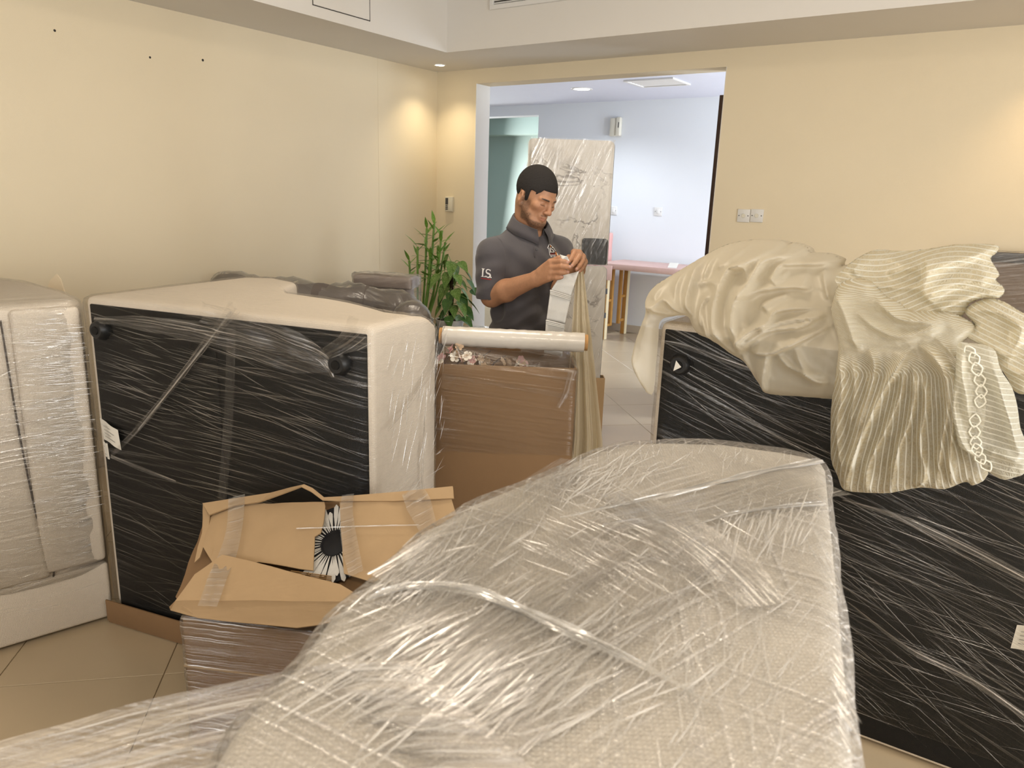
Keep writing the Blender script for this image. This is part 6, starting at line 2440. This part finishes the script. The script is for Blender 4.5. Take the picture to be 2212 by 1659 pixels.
def pot(parent, c, r, h_, mat):
    V, Fc = [], []
    prof = [(r * 0.72, 0), (r * 0.78, 0.006), (r * 0.98, h_ * 0.92), (r, h_), (r * 0.93, h_), (r * 0.9, h_ * 0.88)]
    n_ = 32
    for (rr, z) in prof:
        for k in range(n_):
            V.append(np.array(c) + np.array([rr * math.cos(2 * PI * k / n_), rr * math.sin(2 * PI * k / n_), z]))
    for i in range(len(prof) - 1):
        for k in range(n_):
            Fc.append((i * n_ + k, i * n_ + (k + 1) % n_, (i + 1) * n_ + (k + 1) % n_, (i + 1) * n_ + k))
    Fc.append(tuple(range(n_))[::-1])
    mo('pot', V, Fc, mat, parent, sharp=40)
    disc_obj('soil', np.array(c) + Z1 * h_ * 0.84, (0, 0, 1), r * 0.9, 0.006, M['soil'], parent, 28)


rl = random.Random(11)
pc = onY(972, 697, 5.22)
pc = np.array([pc[0], 5.22, 0.606])
pl = thing('pothos_plant', pc, 'leafy pothos with heart-shaped leaves in a white pot', 'potted plant', 'potted plants in the corner')
pot(pl, pc, 0.105, 0.085, M['pot'])
V, Fc = tube([pc + Z1 * 0.06, pc + Z1 * 0.25 + np.array([.012, 0, 0]), pc + Z1 * 0.46], [0.016, 0.015, 0.012], 10)
mo('moss_pole', V, Fc, M['soil'], pl)
spots = [(975, 575), (1000, 572), (1012, 590), (990, 600), (965, 598), (1018, 612), (1028, 630), (1005, 632), (985, 632), (958, 625), (1022, 655), (1012, 672), (998, 660), (980, 668), (965, 655), (950, 645), (955, 680), (970, 690), (992, 690), (945, 668), (1000, 610), (975, 610), (940, 600), (950, 570), (962, 560), (985, 580), (1000, 645), (972, 640), (1008, 690), (948, 690)]
for i, (x, y) in enumerate(spots):
    yy = 5.22 + rl.uniform(-0.12, 0.06)
    p = onY(x, y, yy)
    rt = pc + Z1 * max(0.08, min(0.44, p[2] - pc[2] + 0.02)) + np.array([rl.uniform(-.02, .02), rl.uniform(-.02, .02), 0])
    dv = p - rt
    dv = nrm(np.array([dv[0] * 1.0, dv[1] * 0.6 - 0.05, -0.06 - rl.uniform(0.0, 0.09)]))
    base = p - dv * 0.03
    V, Fc = tube(smooth_path([rt, (rt + base) / 2 + Z1 * 0.03, base], 4), 0.0022, 5)
    mo('stem', V, Fc, M['stalk'], pl)
    put_leaf(hl_[0 if rl.random() < 0.6 else 1], base, dv, rl.uniform(0.095, 0.13), pl, rl.uniform(-.5, .5))
bc_ = onY(918, 700, 5.30)
bc_ = np.array([bc_[0] - 0.02, 5.30, 0.606])
bb = thing('lucky_bamboo', bc_, 'tall lucky bamboo with narrow pointed leaves in a white pot', 'potted plant', 'potted plants in the corner')
pot(bb, bc_, 0.085, 0.07, M['pot'])
for (x, y, nl) in ((884, 545, 7), (902, 515, 9), (922, 475, 10), (938, 466, 10), (955, 480, 9), (962, 505, 7), (930, 520, 8), (948, 530, 7)):
    tp_ = onY(x, y + 18, 5.30 + rl.uniform(-.04, .05))
    bs = bc_ + np.array([(x - 925) * 0.0012, rl.uniform(-.03, .03), 0.06])
    md_ = np.array([bs[0] * 0.35 + tp_[0] * 0.65, (bs[1] + tp_[1]) / 2, (bs[2] + tp_[2]) / 2])
    path = smooth_path([bs, md_, tp_], 8)
    V, Fc = tube(path, [0.0075 + 0.0012 * (i % 4 == 0) for i in range(len(path))], 8)
    mo('stalk', V, Fc, M['stalk'], bb)
    nl = int(nl * 1.7)
    for k in range(nl):
        t_ = 1 - 0.62 * k / nl
        q = path[int(t_ * (len(path) - 1))]
        th = k * 2.4 + x
        up = 1.3 if k < 3 else rl.uniform(0.15, 0.7)
        put_leaf(ll_, q, (math.cos(th), math.sin(th) * 0.7, up), rl.uniform(0.085, 0.125) if k < 7 else rl.uniform(.055, .09), bb, rl.uniform(-.3, .3))

# ---- hall furniture: console in pink paper, pink wrapped panels
M['pink'] = plain('pink_wrapping_paper', (0.62, 0.42, 0.37), 0.6, 0.3, var=0.08, nscale=12, bump=0.5, bscale=25)
M['pink2'] = plain('pink_foam_wrap', (0.70, 0.40, 0.36), 0.6, 0.3, var=0.06, nscale=8)
M['gold_wood'] = plain('golden_wood', (0.46, 0.235, 0.055), 0.45, 0.4, var=0.18, nscale=14)
M['pale_edge'] = plain('pale_wood_edge', (0.78, 0.66, 0.42), 0.5, 0.3, var=0.08)
ct = thing('console_table', W(0.8, 2.9, 0), 'folding wooden console table with its top wrapped in pink paper', 'table')
rbox('tabletop', 0.14, 1.75, 2.58, 3.22, 0.80, 0.865, M['pink'], ct, 0.012)
box('paper_flap', W(0.16, 2.565, 0.68), BD * 0.17, LD * 0.008, Z1 * 0.16, M['pink'], ct, 0.003)
for a0 in (0.20, 1.58):
    for b0 in (2.63, 3.13):
        rbox('leg', a0, a0 + 0.05, b0, b0 + 0.055, 0.003, 0.80, M['gold_wood'], ct, 0.004)
        rbox('leg_edge', a0 + 0.05, a0 + 0.056, b0, b0 + 0.055, 0.003, 0.80, M['pale_edge'], ct)
    for b0 in (2.78, 2.99):
        rbox('inner_leg', a0 + 0.01, a0 + 0.045, b0, b0 + 0.04, 0.14, 0.80, M['gold_wood'], ct, 0.003)
    for z in (0.14, 0.42):
        rbox('rail', a0 + 0.012, a0 + 0.04, 2.685, 2.78, z, z + 0.03, M['gold_wood'], ct, 0.003)
        rbox('rail', a0 + 0.012, a0 + 0.04, 3.03, 3.13, z + .02, z + 0.05, M['gold_wood'], ct, 0.003)
    for z in (0.25, 0.52):
        rbox('hinge', a0 + 0.051, a0 + 0.060, 2.60, 2.63, z, z + 0.06, M['grey_dark'], ct)
box('label_tag', W(0.95, 2.62, 0.868), BD * 0.10, LD * 0.05 + Z1 * 0.05, Z1 * 0.001, M['paper'], ct)
pk1 = thing('pink_panel', W(0.05, 2.9, 0), 'tall panel in pink bubble film leaning behind the marble tabletop', 'panel', 'pink wrapped panels in the hall')
bm = bmesh.new()
bm_box(bm, W(-0.22, 2.95, 0.003), BD * 0.30, LD * 0.09, Z1 * 1.17, 0.015, 2)
densify(bm, 0.04)
for v in bm.verts:
    v.co += v.normal * 0.0
    v.co.x += 0.006 * fbm(v.co, 12, 2)
from_bm('panel', bm, M['pink2'], pk1)
rbox('film_cap', -0.225, 0.075, 2.945, 3.045, 0.98, 1.185, M['film_grey'], pk1, 0.015)
for k, (a0, zt) in enumerate(((-0.05, 0.84), (0.05, 0.80))):
    pp_ = thing('pink_panel', W(a0 + 0.04, 2.70, 0), ('lower pink wrapped board with red tape next to the marble tabletop', 'lower pink wrapped board with red tape next to the console leg')[k], 'panel', 'pink wrapped panels in the hall')
    rbox('board', a0, a0 + 0.085, 2.70, 2.76, 0.003, zt, M['pink2'], pp_, 0.01)
    rbox('tape', a0 - 0.001, a0 + 0.086, 2.699, 2.761, 0.36, 0.42, plain('red_tape', (0.60, 0.12, 0.10), 0.5, 0.3, var=0.1), pp_, 0.008)

# ---- framed panel wrapped in film against the back wall, right
fp_ = thing('wrapped_picture', W(4.2, -0.1, 0), 'large dark-framed grey panel in film against the back wall behind the lace', 'picture')
rbox('panel', 3.83, 5.35, -0.085, -0.045, 0.05, 1.30, plain('grey_brown_panel', (0.26, 0.19, 0.14), 0.4, 0.4, var=0.08), fp_)
for (a0, a1, z0, z1) in ((3.78, 5.40, 1.295, 1.345), (3.78, 5.40, 0.003, 0.055), (3.78, 3.83, 0.055, 1.295), (5.35, 5.40, 0.055, 1.295)):
    rbox('frame', a0, a1, -0.105, -0.03, z0, z1, M['grey_dark'], fp_, 0.004)
bm = bmesh.new()
bm_box(bm, W(3.775, -0.115, 0.06), BD * 1.63, LD * 0.09, Z1 * 1.288, 0.006, 2)
wrap(bm, 'stretch_film', M['film_grey'], fp_, (BD, LD), off=0.002, amp=0.008, sc=9, size=0.05)

# ================================================================== CURTAINS HEAPED ON THE RIGHT SOFA
def poly_dist(px, py, poly):
    """inside mask and distance to a closed polygon, vectorised"""
    P = np.array(poly, float)
    ins = np.zeros(px.shape, bool)
    dist = np.full(px.shape, 1e9)
    near = np.zeros(px.shape + (2,))
    k = len(P)
    for i in range(k):
        a, b = P[i], P[(i + 1) % k]
        c = ((a[1] > py) != (b[1] > py)) & (px < (b[0] - a[0]) * (py - a[1]) / (b[1] - a[1] + 1e-12) + a[0])
        ins ^= c
        d = b - a
        t = np.clip(((px - a[0]) * d[0] + (py - a[1]) * d[1]) / max(d.dot(d), 1e-9), 0, 1)
        qx, qy = a[0] + d[0] * t, a[1] + d[1] * t
        dd = np.hypot(px - qx, py - qy)
        m_ = dd < dist
        dist = np.where(m_, dd, dist)
        near[m_] = np.stack([qx, qy], -1)[m_]
    return ins, dist, near


def line_signed(px, py, pl_):
    """distance to an open polyline with a side sign, and position along it"""
    P = np.array(pl_, float)
    dist = np.full(px.shape, 1e9)
    sgn = np.zeros(px.shape)
    tt = np.zeros(px.shape)
    k = len(P) - 1
    for i in range(k):
        a, b = P[i], P[i + 1]
        d = b - a
        t = np.clip(((px - a[0]) * d[0] + (py - a[1]) * d[1]) / max(d.dot(d), 1e-9), 0, 1)
        dd = np.hypot(px - a[0] - d[0] * t, py - a[1] - d[1] * t)
        cr = d[0] * (py - a[1]) - d[1] * (px - a[0])
        m_ = dd < dist
        dist = np.where(m_, dd, dist)
        sgn = np.where(m_, np.sign(cr), sgn)
        tt = np.where(m_, (i + t) / k, tt)
    return dist, sgn, tt


def smooth2(pts, n=5, closed=False):
    q = [np.array([x, y, 0.0]) for x, y in pts]
    if closed:
        q = q[-2:] + q + q[:3]
        r = smooth_path(q, n)
        r = r[2 * n:-(2 * n)]
        return [(p[0], p[1]) for p in r[:-1]]
    return [(p[0], p[1]) for p in smooth_path(q, n)]


def heap(name, outline, nbase, T, ew, ridges, mat, parent, step=4.5, uvf=None, Tb=0.0, noise_amp=0.004, noise_sc=0.02, org=None, rk=1.25):
    org = P2 if org is None else org
    poly = outline
    xs = np.arange(min(p[0] for p in poly) - step, max(p[0] for p in poly) + step * 2, step)
    ys = np.arange(min(p[1] for p in poly) - step, max(p[1] for p in poly) + step * 2, step)
    gx, gy = np.meshgrid(xs, ys, indexing='ij')
    ins, dist, near = poly_dist(gx, gy, poly)
    # keep inside vertices; pull the outermost ones onto the outline
    keep = ins | (dist < step * 0.75)
    snap = (~ins) | (dist < step * 0.45)
    gx2 = np.where(snap & keep, near[..., 0], gx)
    gy2 = np.where(snap & keep, near[..., 1], gy)
    dd = np.where(snap, 0, dist)
    prof = np.sqrt(np.clip(1 - (1 - np.clip(dd / ew, 0, 1)) ** 2, 0, 1))
    disp = T * prof
    edge = np.clip(dd / (ew * 0.5), 0, 1)
    for (pl_, amp, w0, w1) in ridges:
        d_, s_, t_ = line_signed(gx2, gy2, smooth2(pl_, 5))
        w_ = np.where(s_ > 0, w0 * 0.8, w1 * 0.5)
        fade = np.clip(np.minimum(t_, 1 - t_) * 6, 0.15, 1)
        disp = disp + amp * fade * np.exp(-(d_ / w_) ** 1.15) * edge * rk
    nzv = np.array([[mnoise.fractal(Vector((x * noise_sc, y * noise_sc * 0.7, 1.3)), 1.0, 2.0, 3) for y in gy2[0]] for x in gx2[:, 0]])
    disp = disp + noise_amp * nzv * edge
    V, Vb, UV = [], [], []
    idx = -np.ones(gx.shape, int)
    c = 0
    base = {}
    for i in range(gx.shape[0]):
        for j in range(gx.shape[1]):
            if not keep[i, j]:
                continue
            nb_ = 0.0
            r = ray(gx2[i, j], gy2[i, j])
            for _ in range(6):
                t = ((org + n2 * nb_ - CAM).dot(n2)) / r.dot(n2)
                p = CAM + r * t
                nb_ = nbase(p[2])
            idx[i, j] = c
            c += 1
            V.append(p - n2 * max(0.0, disp[i, j]))
            Vb.append(p + n2 * Tb * prof[i, j] * np.clip((p[2] - 1.21) / 0.05, 0, 1))
            u_, v_ = uvf(gx2[i, j], gy2[i, j]) if uvf else (gx2[i, j], gy2[i, j])
            UV.append(((u_ + 70 * disp[i, j]) * 0.0015, (v_ + 50 * disp[i, j]) * 0.0015))
    Fc = []
    quads = []
    for i in range(gx.shape[0] - 1):
        for j in range(gx.shape[1] - 1):
            q = [idx[i, j], idx[i, j + 1], idx[i + 1, j + 1], idx[i + 1, j]]
            if all(k >= 0 for k in q):
                cx_, cy_ = gx2[i:i + 2, j:j + 2].mean(), gy2[i:i + 2, j:j + 2].mean()
                quads.append(q)
            elif sum(k >= 0 for k in q) == 3:
                quads.append([k for k in q if k >= 0])
    Fc = list(map(tuple, quads))
    if Tb > 0:
        o = len(V)
        ok = [v[2] > 1.205 for v in Vb]
        Fc += [tuple(k + o for k in q[::-1]) for q in quads if all(ok[k] for k in q)]
        V = V + Vb
        UV = UV + UV
    ob_ = mo(name, V, Fc, mat, parent, uv=UV)
    bm = bmesh.new()
    bm.from_mesh(ob_.data)
    bmesh.ops.remove_doubles(bm, verts=bm.verts[:], dist=0.0004)
    bmesh.ops.delete(bm, geom=[v for v in bm.verts if not v.link_faces], context='VERTS')
    bmesh.ops.smooth_vert(bm, verts=[v for v in bm.verts if not v.is_boundary], factor=0.4, use_axis_x=True, use_axis_y=True, use_axis_z=True)
    bm.to_mesh(ob_.data)
    bm.free()
    ob_.data.polygons.foreach_set('use_smooth', [True] * len(ob_.data.polygons))
    return ob_


SC_ = lambda pts: [(1360 + x / 4.367, 500 + y / 4.367) for x, y in pts]
M['organza'] = sheer('beige_organza', (0.76, 0.695, 0.56), 0.28, 0.45)
sh = thing('sheer_curtain', hp(0.15, 0.1, 1.187), 'plain beige sheer curtain heaped over the corner of the black-backed sofa', 'curtain')
nb1 = lambda z: -0.045 + max(0.0, z - 1.185) * 1.05
W_ = lambda k: k / 4.367
out1 = SC_([(210, 1545), (90, 1380), (30, 1230), (50, 1100), (110, 900), (160, 760), (158, 650), (220, 530), (350, 440), (600, 290), (820, 165), (1000, 98), (1250, 72), (1430, 78), (1500, 112), (1560, 100), (1680, 150), (1705, 195), (1850, 198), (2010, 262), (1995, 330), (2110, 330), (2150, 700), (2150, 1100), (2140, 1585), (1900, 1578), (1600, 1555), (1300, 1527), (1230, 1430), (1090, 1230), (960, 1150), (800, 1030), (660, 970), (600, 880), (560, 800), (420, 800), (292, 840), (272, 1000), (245, 1300)])
rid1 = [
    (SC_([(820, 165), (740, 300), (690, 450), (650, 620), (665, 790)]), 0.030, W_(110), W_(45)),
    (SC_([(1500, 115), (1200, 290), (1045, 350), (965, 560), (930, 700), (945, 900), (1060, 1150)]), 0.045, W_(150), W_(45)),
    (SC_([(1695, 190), (1400, 250), (1300, 360), (1235, 480), (1120, 640), (1095, 850), (1130, 1000)]), 0.050, W_(150), W_(45)),
    (SC_([(2005, 262), (1800, 290), (1520, 300), (1450, 400), (1420, 480)]), 0.030, W_(90), W_(40)),
    (SC_([(1770, 520), (1600, 500), (1290, 540), (1140, 640)]), 0.030, W_(100), W_(35)),
    (SC_([(1900, 690), (1490, 715), (1400, 820), (1250, 900), (1140, 990), (1095, 1120)]), 0.034, W_(80), W_(30)),
    (SC_([(1900, 740), (1700, 855), (1400, 900), (1210, 1000), (1110, 1100)]), 0.030, W_(70), W_(30)),
    (SC_([(1960, 850), (1560, 1050), (1380, 1115), (1180, 1090)]), 0.028, W_(90), W_(25)),
    (SC_([(1375, 1115), (1340, 1300), (1300, 1520)]), 0.022, W_(110), W_(22)),
    (SC_([(170, 640), (290, 690), (430, 615), (530, 700), (600, 860)]), 0.026, W_(60), W_(45)),
    (SC_([(1060, 330), (1180, 290), (1225, 420)]), 0.018, W_(50), W_(40)),
    (SC_([(770, 660), (840, 900), (855, 1060)]), 0.016, W_(45), W_(35)),
    (SC_([(1600, 1060), (1750, 1320), (1930, 1390)]), 0.016, W_(45), W_(30)),
    (SC_([(1440, 1110), (1600, 1250), (1930, 1340)]), 0.014, W_(45), W_(30)),
    (SC_([(290, 700), (420, 770), (560, 800)]), 0.020, W_(60), W_(40)),
    (SC_([(120, 920), (100, 1180), (200, 1480)]), 0.018, W_(60), W_(40)),
    (SC_([(700, 480), (850, 450), (980, 455)]), 0.014, W_(50), W_(25)),
    (SC_([(1300, 700), (1420, 620), (1600, 560)]), 0.022, W_(70), W_(40)),
    (SC_([(1000, 100), (900, 190), (820, 330), (770, 470)]), 0.012, W_(60), W_(30)),
    (SC_([(1250, 80), (1120, 190), (1000, 290), (900, 340)]), 0.012, W_(70), W_(30)),
    (SC_([(480, 370), (400, 480), (330, 560), (300, 660)]), 0.010, W_(70), W_(30)),
    (SC_([(650, 270), (560, 420), (530, 560), (560, 700)]), 0.014, W_(70), W_(30)),
    (SC_([(1880, 330), (1900, 480), (1930, 640)]), 0.020, W_(40), W_(60)),
    (SC_([(1560, 340), (1500, 430), (1440, 480)]), 0.014, W_(50), W_(25)),
    (SC_([(1180, 620), (1150, 760), (1180, 900)]), 0.016, W_(60), W_(25)),
    (SC_([(1900, 770), (1650, 800), (1420, 850), (1300, 920)]), 0.018, W_(40), W_(18)),
    (SC_([(880, 560), (800, 640), (770, 760), (800, 900)]), 0.014, W_(60), W_(25)),
    (SC_([(1120, 1130), (1180, 1250), (1250, 1420)]), 0.016, W_(40), W_(22)),
]
heap('draped_cloth', smooth2(out1, 3, True), nb1, 0.055, 42, rid1, M['organza'], sh, 3.2, None, 0.22, 0.006, 0.022, rk=1.75)

LC = lambda pts: [(1780 + x / 2.861, 500 + y / 2.861) for x, y in pts]
LW = lambda k: k / 2.861
lacecol = dict(col=(0.90, 0.88, 0.78), scale=21, dist=2.6, dscale=0.22)
lbase = (0.72, 0.63, 0.44)
M['lace_fall'] = sheer('cream_lace_fall', lbase, 0.30, 0.40, lines=dict(lacecol))
M['lace_roll'] = sheer('cream_lace_roll', (0.76, 0.68, 0.49), 0.20, 0.40, lines=dict(lacecol, scale=18))
M['lace_side'] = sheer('cream_lace_side', (0.78, 0.74, 0.60), 0.30, 0.45, lines=dict(lacecol, scale=18, dist=2.0))
lace = thing('lace_curtain', hp(0.6, 0.1, 1.187), 'cream lace curtain with wavy white threads heaped and hanging over the sofa', 'curtain')
nbA = lambda z: -0.02 + max(0.0, z - 1.185) * 0.95
outA = LC([(40, 300), (60, 250), (130, 215), (230, 150), (330, 112), (480, 120), (650, 105), (830, 78), (1062, 80), (1070, 130), (1030, 165), (1060, 220), (1085, 270), (1062, 300), (1118, 360), (1080, 415), (1000, 412), (900, 445), (860, 520), (690, 560), (540, 560), (300, 480), (100, 420)])
ridA = [
    (LC([(120, 240), (330, 130), (480, 180), (640, 230)]), 0.030, LW(60), LW(45)),
    (LC([(650, 120), (660, 230), (640, 330), (690, 430)]), 0.060, LW(30), LW(150)),
    (LC([(1062, 90), (900, 150), (760, 190), (660, 240)]), 0.035, LW(70), LW(50)),
    (LC([(1085, 270), (900, 290), (740, 330), (660, 380)]), 0.040, LW(70), LW(50)),
    (LC([(1110, 360), (950, 390), (800, 430), (690, 480)]), 0.035, LW(50), LW(40)),
    (LC([(220, 290), (420, 320), (560, 330), (640, 330)]), 0.030, LW(40), LW(30)),
    (LC([(240, 160), (220, 260)]), 0.02, LW(40), LW(30)),
    (LC([(400, 250), (560, 210), (650, 150)]), 0.022, LW(40), LW(30)),
]
heap('back_roll', smooth2(outA, 3, True), nbA, 0.07, 34, ridA, M['lace_roll'], lace, 3.6, lambda x, y: (y + 0.10 * (x - 2000) + 14 * math.sin(x / 45), x), 0.20, 0.006, 0.02)
nbB = lambda z: -0.075 + max(0.0, z - 1.20) * 0.75
outB = LC([(45, 480), (60, 410), (80, 345), (130, 305), (210, 288), (300, 312), (370, 392), (460, 437), (520, 482), (620, 492), (760, 492), (840, 525), (930, 580), (900, 645), (850, 700), (890, 800), (960, 900), (1000, 1100), (975, 1300), (1015, 1500), (920, 1563), (885, 1540), (840, 1552), (750, 1585), (600, 1575), (420, 1608), (290, 1608), (130, 1590), (85, 1500), (45, 1400), (42, 1200), (48, 1050), (75, 850), (92, 680), (65, 580)])
ridB = [
    (LC([(90, 360), (150, 450), (190, 560), (240, 720)]), 0.045, LW(40), LW(60)),
    (LC([(330, 350), (400, 450), (520, 520), (760, 530)]), 0.045, LW(35), LW(90)),
    (LC([(180, 420), (330, 560), (480, 620), (640, 590), (760, 540)]), 0.030, LW(50), LW(50)),
    (LC([(560, 690), (450, 850), (340, 1050), (230, 1300), (150, 1560)]), 0.045, LW(55), LW(35)),
    (LC([(300, 700), (340, 800), (300, 1000), (210, 1250)]), 0.028, LW(40), LW(30)),
    (LC([(520, 760), (500, 950), (420, 1150), (300, 1400), (280, 1590)]), 0.030, LW(40), LW(28)),
    (LC([(560, 760), (580, 950), (540, 1150), (480, 1300), (420, 1590)]), 0.034, LW(35), LW(28)),
    (LC([(600, 800), (650, 1000), (610, 1250), (640, 1450), (560, 1570)]), 0.034, LW(40), LW(28)),
    (LC([(620, 670), (740, 790), (780, 1000), (740, 1250), (700, 1560)]), 0.036, LW(40), LW(30)),
    (LC([(580, 680), (700, 720), (800, 850), (810, 1050), (790, 1350), (800, 1540)]), 0.038, LW(35), LW(30)),
    (LC([(110, 700), (140, 950), (110, 1200), (160, 1500)]), 0.024, LW(30), LW(25)),
    (LC([(200, 760), (220, 950), (180, 1200)]), 0.022, LW(28), LW(25)),
    (LC([(680, 620), (800, 720), (870, 900), (850, 1150), (880, 1400)]), 0.030, LW(35), LW(28)),
]
def uvB(x, y):
    gx_, gy_ = 1780 + 620 / 2.861, 500 + 420 / 2.861
    k = min(1, max(0, (y - gy_ + 60) / 220))
    k = k * k * (3 - 2 * k)
    a_ = math.atan2(x - gx_, max(60, y - gy_ + 180)) * 420
    b_ = (y + 0.30 * (x - gx_)) * 0.8
    return (a_ * k + b_ * (1 - k), y)
heap('front_fall', smooth2(outB, 3, True), nbB, 0.05, 26, ridB, M['lace_fall'], lace, 3.2, uvB, 0.10, 0.005, 0.03)
nbC = lambda z: -0.13 + max(0.0, z - 1.22) * 0.8
outC = LC([(830, 690), (900, 690), (990, 700), (1060, 740), (1090, 850), (1160, 960), (1195, 1080), (1215, 1220), (1260, 1330), (1250, 1480), (1180, 1515), (1105, 1530), (1010, 1480), (900, 1370), (830, 1320), (800, 1200), (770, 1050), (800, 880), (815, 780)])
ridC = [
    (LC([(860, 700), (860, 850), (890, 1000), (900, 1150)]), 0.026, LW(50), LW(28)),
    (LC([(1050, 750), (1090, 950), (1150, 1150), (1200, 1350)]), 0.022, LW(45), LW(45)),
    (LC([(830, 900), (810, 1050), (850, 1250), (960, 1400)]), 0.022, LW(35), LW(28)),
    (LC([(990, 1320), (1110, 1350), (1220, 1400)]), 0.016, LW(35), LW(28)),
]
side_f = heap('side_fall', smooth2(outC, 3, True), nbC, 0.035, 22, ridC, M['lace_side'], lace, 3.2, lambda x, y: (y - 0.28 * x, x), 0.0, 0.004, 0.03)
nbD = lambda z: -0.06 + max(0.0, z - 1.185) * 0.9
outD = LC([(870, 490), (920, 445), (1020, 415), (1120, 440), (1236, 510), (1330, 560), (1360, 700), (1340, 900), (1270, 1000), (1180, 990), (1140, 920), (1085, 830), (1050, 740), (930, 680), (790, 600), (770, 555), (800, 538), (900, 570), (935, 575), (885, 525)])
ridD = [
    (LC([(900, 480), (1050, 470), (1180, 540), (1210, 590), (1160, 715)]), 0.035, LW(30), LW(80)),
    (LC([(780, 560), (850, 620), (960, 680), (1150, 715)]), 0.030, LW(30), LW(60)),
    (LC([(1110, 440), (1236, 530), (1330, 580)]), 0.025, LW(40), LW(40)),
    (LC([(1000, 720), (1150, 730), (1330, 740)]), 0.024, LW(30), LW(40)),
    (LC([(1090, 790), (1200, 840), (1330, 850)]), 0.024, LW(30), LW(40)),
]
heap('loose_end', smooth2(outD, 3, True), nbD, 0.05, 24, ridD, M['lace_roll'], lace, 3.6, lambda x, y: (y - 0.5 * x, x), 0.12, 0.005, 0.03)
# chain of openwork loops along the border
ct_ = bvh_of(side_f)
M['lace_cord'] = plain('white_lace_cord', (0.80, 0.78, 0.68), 0.8, 0.2, var=0.05, nscale=200)
loops = LC([(900, 742), (928, 785), (945, 848), (962, 915), (972, 985), (965, 1045), (932, 1165), (930, 1235), (938, 1300), (945, 1345), (965, 1395), (1000, 1440)])
for i, (x, y) in enumerate(loops):
    p, nn_ = hit(x, y, ct_)
    if p is None:
        continue
    a_, b_ = loops[max(0, i - 1)], loops[min(len(loops) - 1, i + 1)]
    d2_ = (b_[0] - a_[0], b_[1] - a_[1])
    q = onPl(x + d2_[0] * .1, y + d2_[1] * .1, p, n2)
    e1_ = nrm(q - p)
    e2_ = nrm(np.cross(n2, e1_))
    ring = []
    for k in range(12):
        th = 2 * PI * k / 12
        rr = 1.0 / (abs(math.cos(th)) ** 1.3 + abs(math.sin(th)) ** 1.3) ** (1 / 1.3)
        ring.append(p - n2 * 0.006 + e1_ * 0.0165 * rr * math.cos(th) + e2_ * 0.0115 * rr * math.sin(th))
    V, Fc = tube(ring + ring[:2], 0.0022, 6, False)
    mo('lace_loop', V, Fc, M['lace_cord'], lace)
